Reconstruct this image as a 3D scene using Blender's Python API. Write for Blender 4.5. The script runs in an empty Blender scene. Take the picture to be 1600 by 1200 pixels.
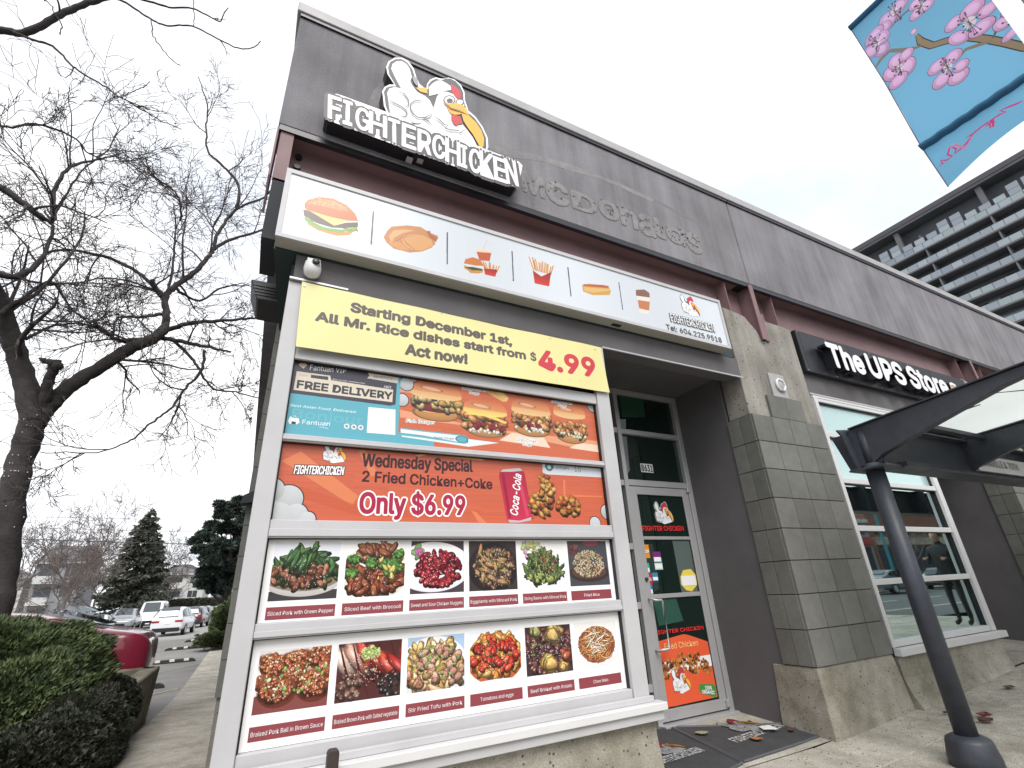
import bpy, bmesh, math, random
import numpy as np
from mathutils import Vector, Matrix, Quaternion
rnd = random.Random(7); nr = np.random.RandomState(11)
scn = bpy.context.scene; COL = scn.collection
# ------------------------------------------------------------------ camera
R = np.array([[0.8900495952, -0.1413234937, -0.4334044164], [-0.4535208805, -0.3707732111, -0.8104603858], [-0.0461576539, 0.9179078908, -0.3940997018]])
H = 1.17; FPX = 751.35
cd = bpy.data.cameras.new('camera'); cam = bpy.data.objects.new('camera', cd); COL.objects.link(cam)
cd.sensor_width = 36; cd.lens = FPX / 1600 * 36; cd.clip_start = 0.02; cd.clip_end = 2000
cam.matrix_world = Matrix.Translation((0, 0, H)) @ Matrix(R.tolist()).to_4x4(); scn.camera = cam
# ------------------------------------------------------------------ sky, sun, exposure
w = bpy.data.worlds.new('World'); scn.world = w; w.use_nodes = True
nt = w.node_tree; nt.nodes.clear()
SUN_EL, SUN_AZ = math.radians(48), math.radians(200)
sky = nt.nodes.new('ShaderNodeTexSky'); sky.sky_type = 'NISHITA'; sky.sun_disc = False; sky.sun_elevation = SUN_EL; sky.sun_rotation = SUN_AZ
hs = nt.nodes.new('ShaderNodeHueSaturation'); hs.inputs['Saturation'].default_value = .15
tc = nt.nodes.new('ShaderNodeTexCoord'); mp = nt.nodes.new('ShaderNodeMapping'); mp.inputs['Scale'].default_value = (1, 1, 2.2)
nz = nt.nodes.new('ShaderNodeTexNoise'); nz.inputs['Scale'].default_value = 1.7; nz.inputs['Detail'].default_value = 5; nz.inputs['Roughness'].default_value = .5
rp = nt.nodes.new('ShaderNodeValToRGB'); rp.color_ramp.elements[0].position = .36; rp.color_ramp.elements[1].position = .6
rp.color_ramp.elements[0].color = (4.9, 5.35, 6.1, 1); rp.color_ramp.elements[1].color = (7.2, 7.25, 7.35, 1)
mx = nt.nodes.new('ShaderNodeMixRGB'); mx.inputs['Fac'].default_value = .9
bg = nt.nodes.new('ShaderNodeBackground'); bg.inputs['Strength'].default_value = .1
wo = nt.nodes.new('ShaderNodeOutputWorld')
for a, b in ((tc.outputs['Generated'], mp.inputs['Vector']), (mp.outputs['Vector'], nz.inputs['Vector']), (nz.outputs['Fac'], rp.inputs['Fac']),
             (sky.outputs['Color'], hs.inputs['Color']), (hs.outputs['Color'], mx.inputs['Color1']), (rp.outputs['Color'], mx.inputs['Color2']),
             (mx.outputs['Color'], bg.inputs['Color']), (bg.outputs['Background'], wo.inputs['Surface'])): nt.links.new(a, b)
sd = bpy.data.lights.new('sun', 'SUN'); sun = bpy.data.objects.new('sun', sd); COL.objects.link(sun)
sd.energy = 1.5; sd.angle = math.radians(35); sd.color = (1, .97, .93)
sun.rotation_euler = (math.radians(42), 0, math.radians(-12))
scn.view_settings.view_transform = 'Standard'; scn.view_settings.look = 'None'
scn.view_settings.exposure = 0.98; scn.view_settings.gamma = 1; scn.view_settings.use_curve_mapping = False
# ------------------------------------------------------------------ helpers
def ray(u, v):
    return R @ np.array([u - 800., -(v - 600.), -FPX])
def P(u, v, y):                       # point of the photograph on the plane y = const
    d = ray(u, v); t = y / d[1]; return (d[0] * t, y, H + d[2] * t)
def PX(u, v, x):                      # the same on the plane x = const
    d = ray(u, v); t = x / d[0]; return (x, d[1] * t, H + d[2] * t)
def tag(o, label=None, cat=None, group=None, kind=None):
    if label: o['label'] = label
    if cat: o['category'] = cat
    if group: o['group'] = group
    if kind: o['kind'] = kind
    return o
def empty(name, label, cat, loc=(0, 0, 0), group=None):
    o = bpy.data.objects.new(name, None); COL.objects.link(o); o.location = loc; o.empty_display_size = .1
    return tag(o, label, cat, group)
def link(name, me, m=None, parent=None, loc=None):
    if isinstance(me, bmesh.types.BMesh):
        b = me; me = bpy.data.meshes.new(name); b.to_mesh(me); b.free()
    if m is not None and not me.materials: me.materials.append(m)
    o = bpy.data.objects.new(name, me); COL.objects.link(o)
    if parent is not None:
        o.parent = parent
        if loc is None: o.matrix_parent_inverse = Matrix.Translation(-wloc(parent))
    if loc is not None: o.location = loc
    return o
def wloc(o):
    v = Vector((0, 0, 0))
    while o is not None:
        v += o.location + (o.matrix_parent_inverse.translation if o.parent else Vector((0, 0, 0))); o = o.parent
    return v
def bevel(o, wd=.004, seg=1):
    md = o.modifiers.new('bevel', 'BEVEL'); md.width = wd; md.segments = seg; md.limit_method = 'ANGLE'; return o
def pieces(name, L, m, parent, bv=0):
    for B in L: box(name, B, m, parent, bv)
def boxes(L):
    b = bmesh.new()
    for (x0, x1, y0, y1, z0, z1) in L:
        vs = [b.verts.new(p) for p in ((x0, y0, z0), (x1, y0, z0), (x1, y1, z0), (x0, y1, z0), (x0, y0, z1), (x1, y0, z1), (x1, y1, z1), (x0, y1, z1))]
        for f in ((3, 2, 1, 0), (4, 5, 6, 7), (0, 1, 5, 4), (1, 2, 6, 5), (2, 3, 7, 6), (3, 0, 4, 7)): b.faces.new([vs[i] for i in f])
    return b
def box(name, B, m, parent=None, bv=0):
    o = link(name, boxes([B]), m, parent)
    return bevel(o, bv) if bv else o
def pyd(V, F):
    me = bpy.data.meshes.new('mesh'); me.from_pydata([tuple(map(float, v)) for v in V], [], F); me.update(); return me
def prism(pts, d, name, m, parent=None, bv=0):          # outline pts (3D, planar) swept by vector d
    n = len(pts); V = [tuple(p) for p in pts] + [tuple(np.array(p) + d) for p in pts]
    F = [list(range(n))[::-1], list(range(n, 2 * n))] + [[i, (i + 1) % n, n + (i + 1) % n, n + i] for i in range(n)]
    me = pyd(V, F); b = bmesh.new(); b.from_mesh(me); bmesh.ops.recalc_face_normals(b, faces=b.faces); b.to_mesh(me); b.free()
    o = link(name, me, m, parent)
    return bevel(o, bv) if bv else o
def tube(paths, k=8, caps=True):     # paths: list of (points Nx3, radii N) -> mesh data
    V = []; F = []
    for pts, rad in paths:
        pts = np.asarray(pts, float); n = len(pts)
        if n < 2: continue
        rad = np.broadcast_to(np.asarray(rad, float), (n,))
        t = np.gradient(pts, axis=0); t /= np.linalg.norm(t, axis=1)[:, None] + 1e-9
        ref = np.array([0, 0, 1.]) if abs(t[0][2]) < .9 else np.array([1., 0, 0])
        a = np.cross(t, ref); a /= np.linalg.norm(a, axis=1)[:, None] + 1e-9; b = np.cross(t, a)
        ang = np.arange(k) * 2 * math.pi / k
        ring = pts[:, None, :] + rad[:, None, None] * (np.cos(ang)[None, :, None] * a[:, None, :] + np.sin(ang)[None, :, None] * b[:, None, :])
        s = len(V); V.extend(ring.reshape(-1, 3).tolist())
        for i in range(n - 1):
            for j in range(k):
                j2 = (j + 1) % k; F.append((s + i * k + j, s + i * k + j2, s + (i + 1) * k + j2, s + (i + 1) * k + j))
        if caps and k > 3:
            F.append(tuple(s + j for j in range(k))[::-1]); F.append(tuple(s + (n - 1) * k + j for j in range(k)))
    me = bpy.data.meshes.new('tube'); me.from_pydata(V, [], F); me.update(); return me
def smooth(me):
    me.polygons.foreach_set('use_smooth', [True] * len(me.polygons)); return me
def lathe(prof, k=24, axis='z', c=(0, 0, 0)):
    V = []; F = []
    for (r, h) in prof:
        for j in range(k):
            a = 2 * math.pi * j / k; p = (r * math.cos(a), r * math.sin(a), h)
            if axis == 'y': p = (p[0], p[2], p[1])
            if axis == 'x': p = (p[2], p[0], p[1])
            V.append((p[0] + c[0], p[1] + c[1], p[2] + c[2]))
    n = len(prof)
    for i in range(n - 1):
        for j in range(k): F.append((i * k + j, i * k + (j + 1) % k, (i + 1) * k + (j + 1) % k, (i + 1) * k + j))
    F.append(tuple(range(k))[::-1]); F.append(tuple((n - 1) * k + j for j in range(k)))
    me = pyd(V, F); b = bmesh.new(); b.from_mesh(me); bmesh.ops.recalc_face_normals(b, faces=b.faces); b.to_mesh(me); b.free(); return me
# ------------------------------------------------------------------ materials
def lin(c):
    return tuple(((x / 12.92) if x <= .04045 else ((x + .055) / 1.055) ** 2.4) for x in c)
def mat(name, col, rough=.7, metal=0, noise=0, nscale=6, col2=None, bump=0, bscale=40, rand=0, spec=.5, streak=False, pits=0, coat=0, detail=6, grain=0):
    m = bpy.data.materials.new(name); m.use_nodes = True; t = m.node_tree; N = t.nodes; L = t.links
    b = N['Principled BSDF']; b.inputs['Roughness'].default_value = rough; b.inputs['Metallic'].default_value = metal
    b.inputs['Specular IOR Level'].default_value = spec; b.inputs['Coat Weight'].default_value = coat
    c = (*col, 1); b.inputs['Base Color'].default_value = c
    src = None
    if noise or pits or bump:
        tcn = N.new('ShaderNodeTexCoord'); co = tcn.outputs['Object']
        geo = N.new('ShaderNodeNewGeometry'); co = geo.outputs['Position']
    if noise:
        mpn = N.new('ShaderNodeMapping'); mpn.inputs['Scale'].default_value = (1, 1, .07) if streak else (1, 1, 1); L.new(co, mpn.inputs['Vector'])
        n = N.new('ShaderNodeTexNoise'); n.inputs['Scale'].default_value = nscale; n.inputs['Detail'].default_value = detail; n.inputs['Roughness'].default_value = .62
        L.new(mpn.outputs['Vector'], n.inputs['Vector'])
        n2 = N.new('ShaderNodeTexNoise'); n2.inputs['Scale'].default_value = nscale * .23; n2.inputs['Detail'].default_value = 3; L.new(co, n2.inputs['Vector'])
        ad = N.new('ShaderNodeMath'); ad.operation = 'ADD'; L.new(n.outputs['Fac'], ad.inputs[0]); L.new(n2.outputs['Fac'], ad.inputs[1])
        mr = N.new('ShaderNodeMapRange'); mr.inputs['From Min'].default_value = .72; mr.inputs['From Max'].default_value = 1.28; L.new(ad.outputs[0], mr.inputs['Value'])
        mxn = N.new('ShaderNodeMixRGB'); L.new(mr.outputs['Result'], mxn.inputs['Fac'])
        d = col2 if col2 else tuple(x * (1 - noise) for x in col)
        mxn.inputs['Color1'].default_value = (*d, 1); mxn.inputs['Color2'].default_value = c; src = mxn.outputs['Color']
        L.new(src, b.inputs['Base Color'])
        if grain:
            gn = N.new('ShaderNodeTexNoise'); gn.inputs['Scale'].default_value = 170; gn.inputs['Detail'].default_value = 3; L.new(co, gn.inputs['Vector'])
            gr = N.new('ShaderNodeMapRange'); gr.inputs['From Min'].default_value = .35; gr.inputs['From Max'].default_value = .65; gr.inputs['To Min'].default_value = 1 - grain; gr.inputs['To Max'].default_value = 1 + grain * .6; L.new(gn.outputs['Fac'], gr.inputs['Value'])
            gm = N.new('ShaderNodeVectorMath'); gm.operation = 'SCALE'; L.new(src, gm.inputs[0]); L.new(gr.outputs['Result'], gm.inputs['Scale']); src = gm.outputs['Vector']; L.new(src, b.inputs['Base Color'])
        rr = N.new('ShaderNodeMapRange'); rr.inputs['To Min'].default_value = min(1, rough + .12); rr.inputs['To Max'].default_value = max(.02, rough - .08); L.new(n2.outputs['Fac'], rr.inputs['Value']); L.new(rr.outputs['Result'], b.inputs['Roughness'])
    if pits:
        v = N.new('ShaderNodeTexVoronoi'); v.inputs['Scale'].default_value = pits; L.new(co, v.inputs['Vector'])
        pn = N.new('ShaderNodeTexNoise'); pn.inputs['Scale'].default_value = pits * .2; L.new(co, pn.inputs['Vector'])
        th = N.new('ShaderNodeMath'); th.operation = 'MULTIPLY'; th.inputs[1].default_value = .30; L.new(pn.outputs['Fac'], th.inputs[0])
        lt = N.new('ShaderNodeMath'); lt.operation = 'LESS_THAN'; L.new(v.outputs['Distance'], lt.inputs[0]); L.new(th.outputs[0], lt.inputs[1])
        mxp = N.new('ShaderNodeMixRGB'); L.new(lt.outputs[0], mxp.inputs['Fac'])
        if src is not None: L.new(src, mxp.inputs['Color1'])
        else: mxp.inputs['Color1'].default_value = c
        mxp.inputs['Color2'].default_value = (*[x * .2 for x in col], 1); src = mxp.outputs['Color']; L.new(src, b.inputs['Base Color'])
    if rand:
        oi = N.new('ShaderNodeObjectInfo'); hv = N.new('ShaderNodeHueSaturation')
        mm = N.new('ShaderNodeMapRange'); mm.inputs['To Min'].default_value = 1 - rand; mm.inputs['To Max'].default_value = 1 + rand; L.new(oi.outputs['Random'], mm.inputs['Value']); L.new(mm.outputs['Result'], hv.inputs['Value'])
        if src is not None: L.new(src, hv.inputs['Color'])
        else: hv.inputs['Color'].default_value = c
        L.new(hv.outputs['Color'], b.inputs['Base Color'])
    if bump:
        nb = N.new('ShaderNodeTexNoise'); nb.inputs['Scale'].default_value = bscale; nb.inputs['Detail'].default_value = 4; L.new(co, nb.inputs['Vector'])
        bp = N.new('ShaderNodeBump'); bp.inputs['Strength'].default_value = bump; bp.inputs['Distance'].default_value = .01; L.new(nb.outputs['Fac'], bp.inputs['Height']); L.new(bp.outputs['Normal'], b.inputs['Normal'])
    return m
def flat(name, r, g, b, rough=.5, **k): return mat(name, lin((r / 255, g / 255, b / 255)), rough, **k)
M = {}
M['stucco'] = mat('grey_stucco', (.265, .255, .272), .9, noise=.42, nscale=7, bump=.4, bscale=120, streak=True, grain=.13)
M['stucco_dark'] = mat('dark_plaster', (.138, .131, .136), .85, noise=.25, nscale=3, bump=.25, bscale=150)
M['coping'] = mat('metal_coping', (.42, .405, .41), .55, noise=.2, nscale=9)
M['concrete'] = mat('raw_concrete', (.40, .375, .33), .9, noise=.5, nscale=7, col2=(.16, .15, .13), bump=.35, bscale=60, streak=True, pits=20, grain=.22)
M['concrete_base'] = mat('pitted_concrete', (.45, .42, .36), .9, noise=.5, nscale=5, col2=(.20, .185, .14), bump=.5, bscale=70, pits=22, grain=.28)
M['moss'] = mat('mossy_concrete', (.30, .28, .2), .95, noise=.5, nscale=9, col2=(.12, .12, .06))
M['tile'] = mat('slate_tile', (.175, .175, .158), .6, noise=.3, nscale=11, col2=(.13, .13, .115), bump=.2, bscale=25, rand=.13, grain=.12)
M['grout'] = mat('dark_grout', (.03, .03, .03), .95)
M['steel_red'] = mat('red_oxide_steel', (.26, .158, .163), .6, noise=.25, nscale=4, bump=.05)
M['dark'] = mat('dark_soffit', (.035, .038, .045), .8, noise=.3, nscale=5)
M['teal_dark'] = mat('dark_green_flashing', (.022, .045, .045), .6)
M['black'] = mat('black_metal', (.012, .013, .018), .35)
M['black_panel'] = mat('black_sign_panel', (.022, .022, .03), .4, noise=.3, nscale=2)
M['white_metal'] = mat('white_frame_paint', (.68, .675, .675), .4, noise=.08, nscale=3)
M['frame_grey'] = mat('light_grey_frame', (.52, .515, .525), .42, noise=.14, nscale=4)
M['alu'] = mat('aluminium', (.50, .495, .50), .35, metal=.35, noise=.12, nscale=5)
M['rubber'] = mat('black_rubber', (.012, .012, .012), .6)
M['under'] = mat('beige_underside', (.44, .42, .36), .6, noise=.1)
M['white'] = mat('white_print', (.84, .84, .85), .45)
M['sign_grey'] = flat('dark_grey_print', 92, 90, 92)
M['lamp_black'] = mat('black_housing', (.02, .02, .022), .5)
M['navy'] = mat('canopy_steel', (.045, .052, .068), .45, noise=.4, nscale=14, grain=.15, bump=.06, bscale=60)
M['side_wood'] = mat('asphalt', (.25, .245, .235), .9, noise=.35, nscale=1.2, bump=.5, bscale=90, grain=.3)
M['asphalt'] = M['side_wood']
M['road'] = mat('road_asphalt', (.10, .10, .10), .85, noise=.35, nscale=.8, bump=.4, bscale=90)
M['pave'] = mat('pavement_concrete', (.50, .47, .405), .92, noise=.42, nscale=9, col2=(.27, .25, .205), bump=.7, bscale=140, rand=.10, pits=45, grain=.45)
M['joint'] = mat('joint_dirt', (.09, .085, .065), 1)
M['glass_dark'] = mat('dark_interior', (.012, .014, .014), .4)
M['yellow_line'] = mat('faded_yellow_paint', (.55, .48, .25), .9, noise=.4, nscale=20)
M['line_white'] = mat('road_marking_white', (.6, .6, .58), .9, noise=.3, nscale=20)
M['bark'] = mat('dark_bark', (.06, .052, .05), .95, noise=.5, nscale=12, bump=.8, bscale=35)
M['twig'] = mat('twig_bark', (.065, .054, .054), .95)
M['twig_far'] = mat('far_twig_bark', (.16, .135, .125), .95)  # paler than the near twigs, distance haze put into the colour
M['conifer'] = mat('conifer_green', (.040, .062, .042), .9, rand=.0, noise=.4, nscale=1)
M['brownfir'] = mat('fir_brown', (.075, .07, .055), .9, noise=.4, nscale=1)
M['pine'] = mat('pine_needles', (.022, .042, .030), .9, noise=.4, nscale=2)
def glass_mat(name, tint, refl, rough=.02, base=(.01, .012, .012)):
    m = bpy.data.materials.new(name); m.use_nodes = True; t = m.node_tree; N = t.nodes; L = t.links; N.remove(N['Principled BSDF'])
    d = N.new('ShaderNodeBsdfDiffuse'); d.inputs['Color'].default_value = (*base, 1)
    g = N.new('ShaderNodeBsdfGlossy'); g.inputs['Color'].default_value = (*tint, 1); g.inputs['Roughness'].default_value = rough
    fr = N.new('ShaderNodeFresnel'); fr.inputs['IOR'].default_value = 1.5
    ma = N.new('ShaderNodeMath'); ma.operation = 'ADD'; ma.inputs[1].default_value = refl; ma.use_clamp = True; L.new(fr.outputs[0], ma.inputs[0])
    x = N.new('ShaderNodeMixShader'); L.new(ma.outputs[0], x.inputs[0]); L.new(d.outputs[0], x.inputs[1]); L.new(g.outputs[0], x.inputs[2]); L.new(x.outputs[0], N['Material Output'].inputs['Surface'])
    return m
M['glass'] = glass_mat('tinted_window_glass', (.74, .92, .92), .55)
M['pale_glass'] = glass_mat('pale_teal_glass', (.74, .90, .90), .18, .06, base=(.42, .56, .56))  # pale teal put into the base colour to brighten the top panes
M['glass_door'] = glass_mat('dark_door_glass', (.75, .85, .8), .05, base=(.006, .016, .013))
M['glass_car'] = glass_mat('car_glass', (.8, .85, .9), .12)
M['glass_tower'] = glass_mat('tower_glass', (.7, .78, .82), .25, .1, base=(.05, .06, .07))
def canopy_glass():
    m = mat('frosted_canopy_glass', (.62, .66, .64), .3, noise=.25, nscale=2.5, col2=(.42, .45, .42))
    b = m.node_tree.nodes['Principled BSDF']; b.inputs['Transmission Weight'].default_value = .55; b.inputs['Roughness'].default_value = .5; b.inputs['IOR'].default_value = 1.1
    t = m.node_tree; L = t.links; tr = t.nodes.new('ShaderNodeBsdfTranslucent'); tr.inputs['Color'].default_value = (.9, .93, .91, 1)
    x = t.nodes.new('ShaderNodeMixShader'); x.inputs[0].default_value = .7; L.new(b.outputs[0], x.inputs[1]); L.new(tr.outputs[0], x.inputs[2]); L.new(x.outputs[0], t.nodes['Material Output'].inputs['Surface'])
    return m
M['glass_canopy'] = canopy_glass()
# ------------------------------------------------------------------ lettering (flat print as thin mesh)
_cache = {}
import os
try:
    FONT = bpy.data.fonts.load(os.path.join(bpy.utils.system_resource('DATAFILES'), 'fonts', 'Inter.woff2'))
except Exception: FONT = None
def text_mesh(s, off=0., res=3, shear=0., jit=True):
    key = (s, off, res, shear, jit)
    if key not in _cache:
        c = bpy.data.curves.new('t', 'FONT'); c.body = s; c.offset = off; c.resolution_u = res; c.shear = shear; c.font = FONT or c.font; c.space_character = 1 + off * 2.2
        o = bpy.data.objects.new('t', c); COL.objects.link(o); dg = bpy.context.evaluated_depsgraph_get()
        me = bpy.data.meshes.new_from_object(o.evaluated_get(dg)); bpy.data.objects.remove(o)
        V = np.array([v.co[:] for v in me.vertices]) if len(me.vertices) else np.zeros((1, 3)); F = [tuple(p.vertices) for p in me.polygons]
        if FONT and jit:      # overlapping strokes of one glyph must not share a plane
            V2 = []; F2 = []
            for i, f in enumerate(F):
                b_ = len(V2); V2 += [(V[k][0], V[k][1], (i % 19) * 3.1e-5) for k in f]; F2.append(tuple(range(b_, b_ + len(f))))
            V, F = np.array(V2), F2
        _cache[key] = (V, F)
    return _cache[key]
CAP = float(text_mesh('H')[0][:, 1].max())
def letters(s, A, B, cap, m, parent, nrm=(0, -1, 0), lift=.0015, off=.0, thick=0., name='lettering', shear=0., fit_off=None, res=3, fat=0.):
    off0 = off; off = 0.; fit_off = None
    if off0 > 0: fat = max(fat, off0 * cap / CAP)
    """text from world point A (baseline start) to B (baseline end), cap height in metres"""
    A = np.array(A, float); B = np.array(B, float); nrm = np.array(nrm, float)
    ex = B - A; W = np.linalg.norm(ex); ex /= W; up = np.cross(nrm, ex) * -1
    up = np.cross(ex, -nrm) * -1 if np.dot(np.cross(nrm, ex), [0, 0, 1]) < 0 and abs(nrm[2]) < .5 else np.cross(nrm, ex)
    V, F = text_mesh(s, off, res, shear, not thick); Vb = V
    x0, x1 = Vb[:, 0].min(), Vb[:, 0].max(); sx = W / (x1 - x0); sy = cap / CAP
    pts = [A + ex * (v[0] - x0) * sx + up * v[1] * sy + nrm * (lift + thick + (0 if thick else v[2])) for v in V]
    if thick:
        pc = np.mean(pts, axis=0); b = bmesh.new(); me = pyd(pts, F); b.from_mesh(me); r_ = bmesh.ops.extrude_face_region(b, geom=b.faces[:])
        bmesh.ops.translate(b, verts=[g for g in r_['geom'] if isinstance(g, bmesh.types.BMVert)], vec=Vector(-nrm * thick))
        bmesh.ops.recalc_face_normals(b, faces=b.faces); b.to_mesh(me); b.free()
    elif fat:
        VV = []; FF = []
        for k in range(8):
            a = k * math.pi / 4; dv = (ex * math.cos(a) + up * math.sin(a)) * fat + nrm * .0002 * k; b_ = len(VV)
            VV += [p + dv for p in pts]; FF += [tuple(i + b_ for i in f) for f in F]
        b_ = len(VV); VV += [p + nrm * .0018 for p in pts]; FF += [tuple(i + b_ for i in f) for f in F]; me = pyd(VV, FF)
    else: me = pyd(pts, F)
    return link(name, me, m, parent)
def ptext(s, pa, pb, ptop, y, m, parent, **k):
    """baseline from photo pixel pa to pb, ptop = a pixel at cap height above pa; all on the plane y"""
    A = P(*pa, y); B = P(*pb, y); T = P(*ptop, y)
    return letters(s, A, B, abs(T[2] - A[2]), m, parent, **k)
def shape(pts, y, m, parent, name='print', lift=0., proj=True):
    V = [P(*p, y) if proj else (p[0], y, p[1]) for p in pts]; V = [(v[0], y - lift, v[2]) for v in V]
    n = len(V); a = sum(V[i][0] * V[(i + 1) % n][2] - V[(i + 1) % n][0] * V[i][2] for i in range(n))
    if a < 0: V = V[::-1]
    return link(name, pyd(V, [tuple(range(n))]), m, parent)
# rooster emblem, traced in local units; layers of (colour, polygon)
SC = 1 / 7.058
def lg(pts): return [(590 + a * SC, 80 + b * SC) for a, b in pts]
OUTER = [(185,365),(110,250),(95,170),(120,110),(190,68),(270,68),(340,105),(400,190),(430,290),(465,360),(520,405),(540,400),(545,360),(580,310),(640,285),(700,300),(745,300),(780,288),(850,310),(920,370),(960,450),(965,540),(990,610),(1000,650),(1080,720),(1160,830),(1215,950),(1222,1050),(1200,1115),(600,960),(130,740),(70,600),(60,500),(50,440),(80,390),(130,365)]
DARK = [(205,385),(130,255),(115,175),(140,115),(200,85),(265,85),(325,120),(385,200),(415,300),(430,380),(480,415),(560,415),(560,365),(595,325),(645,302),(700,318),(760,300),(800,300),(860,330),(915,390),(945,460),(948,540),(975,620),(985,665),(1070,735),(1145,840),(1195,950),(1200,1060),(1180,1100),(600,930),(150,745),(90,600),(78,500),(70,445),(95,400),(140,385)]
HAND = [(150,190),(165,140),(210,110),(265,108),(320,140),(355,195),(378,280),(360,330),(385,380),(440,450),(520,490),(575,540),(615,620),(620,680),(600,710),(610,850),(560,900),(400,830),(200,740),(140,690),(125,600),(115,520),(105,460),(130,410),(190,395),(260,410),(215,330),(180,260)]
BODY = [(600,700),(625,600),(655,500),(680,465),(760,445),(830,470),(870,520),(940,560),(960,600),(900,620),(800,640),(830,720),(930,800),(990,870),(1050,950),(1100,1050),(1130,1110),(600,1000),(450,900),(590,860)]
HAT = [(565,400),(600,360),(650,328),(700,322),(760,355),(805,385),(810,430),(760,435),(700,462),(570,495)]
COMB = [(810,360),(860,390),(910,440),(925,500),(905,530),(860,510),(815,450),(800,400)]
COMBF = [(560,480),(570,400),(600,360),(650,328),(720,340),(760,300),(820,330),(880,370),(920,440),(930,520),(880,520),(800,470),(720,450),(660,490),(630,560)]
BEAK1 = [(722,565),(780,585),(860,575),(920,590),(980,640),(1005,710),(940,680),(880,665),(800,640),(750,600)]
BEAK2 = [(760,605),(800,650),(880,672),(930,687),(900,705),(840,705),(800,690),(775,650)]
WATT = [(810,705),(860,710),(900,720),(930,790),(930,810),(890,810),(870,828),(835,810),(812,760)]
BILL = [(920,690),(1000,715),(1080,790),(1140,880),(1170,970),(1165,1050),(1140,1090),(1100,1020),(1050,930),(990,850),(945,780)]
def ell(cx, cy, a, b, n=18): return [(cx + a * math.cos(2 * math.pi * i / n), cy + b * math.sin(2 * math.pi * i / n)) for i in range(n)]
LINES = [[(120,545),(180,580),(260,620),(310,660),(325,700),(300,730),(240,738),(170,715)], [(225,460),(290,480),(335,540),(340,600),(300,635)],
         [(490,575),(450,550),(400,560),(362,590),(358,640),(390,700),(440,740),(520,740),(600,700)], [(600,710),(560,755),(480,735)], [(480,735),(540,770),(600,830)],
         [(620,730),(680,770),(730,820),(770,830),(735,860),(800,880),(890,885),(900,915),(970,870)], [(370,775),(380,805),(440,815),(485,805)], [(722,565),(800,640),(880,665),(940,680)]]
def stroke(pts, wd):
    p = np.array(pts, float); t = np.gradient(p, axis=0); t /= np.linalg.norm(t, axis=1)[:, None]; n = np.stack([-t[:, 1], t[:, 0]], 1)
    ww = wd * np.concatenate([[.4], np.ones(len(p) - 2), [.4]])[:, None] / 2
    return [tuple(q) for q in np.concatenate([p + n * ww, (p - n * ww)[::-1]])]
M['comb'] = flat('red_print', 196, 52, 62); M['beak'] = flat('orange_yellow_print', 240, 176, 66); M['pgrey'] = flat('grey_print', 84, 82, 84)
_LOC = None
def logo_layers(full):
    L = [('white', OUTER), ('pgrey', DARK), ('white', HAND), ('white', BODY)]
    L += [('comb', COMBF)] if full else [('comb', COMB), ('white', HAT)]
    L += [('pgrey', ell(790, 540, 66, 52)), ('white', ell(790, 540, 54, 41)), ('pgrey', ell(795, 550, 34, 27)), ('pgrey', ell(905, 565, 48, 34)), ('white', ell(905, 565, 36, 25)),
          ('beak', BEAK1), ('beak', BEAK2), ('comb', WATT), ('pgrey', stroke([(925,690),(1000,715),(1080,790)], 12)), ('beak', BILL)]
    L += [('pgrey', stroke(l, 11)) for l in LINES]
    return L
def logo(y, parent, place=None, full=False, lift0=.002, step=.0007, mats=None, nm='emblem', skip=0):
    """place(x,z)->world point; x,z local metres of the traced emblem (0..1.2 wide)"""
    V = []; F = []; MI = []; ml = []
    for i, (mn, poly) in enumerate(logo_layers(full)[skip:]):
        if mn not in ml: ml.append(mn)
        pp = [P(*q, 2.86) for q in lg(poly)]
        s = len(V)
        if place is None: q = [(p[0], y - lift0 - i * step, p[2]) for p in pp]
        else: q = [place((p[0] - .03), (p[2] - 4.62), lift0 + i * step) for p in pp]
        n = len(q); a = sum(pp[j][0] * pp[(j + 1) % n][2] - pp[(j + 1) % n][0] * pp[j][2] for j in range(n))
        if a < 0: q = q[::-1]
        V += q; F.append(tuple(range(s, s + n))); MI.append(ml.index(mn))
    me = pyd(V, F)
    for mn in ml: me.materials.append((mats or M).get(mn, M[mn]))
    me.polygons.foreach_set('material_index', MI)
    o = bpy.data.objects.new(nm, me); COL.objects.link(o); o.parent = parent; o.matrix_parent_inverse = Matrix.Translation(-wloc(parent)); return o
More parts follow.
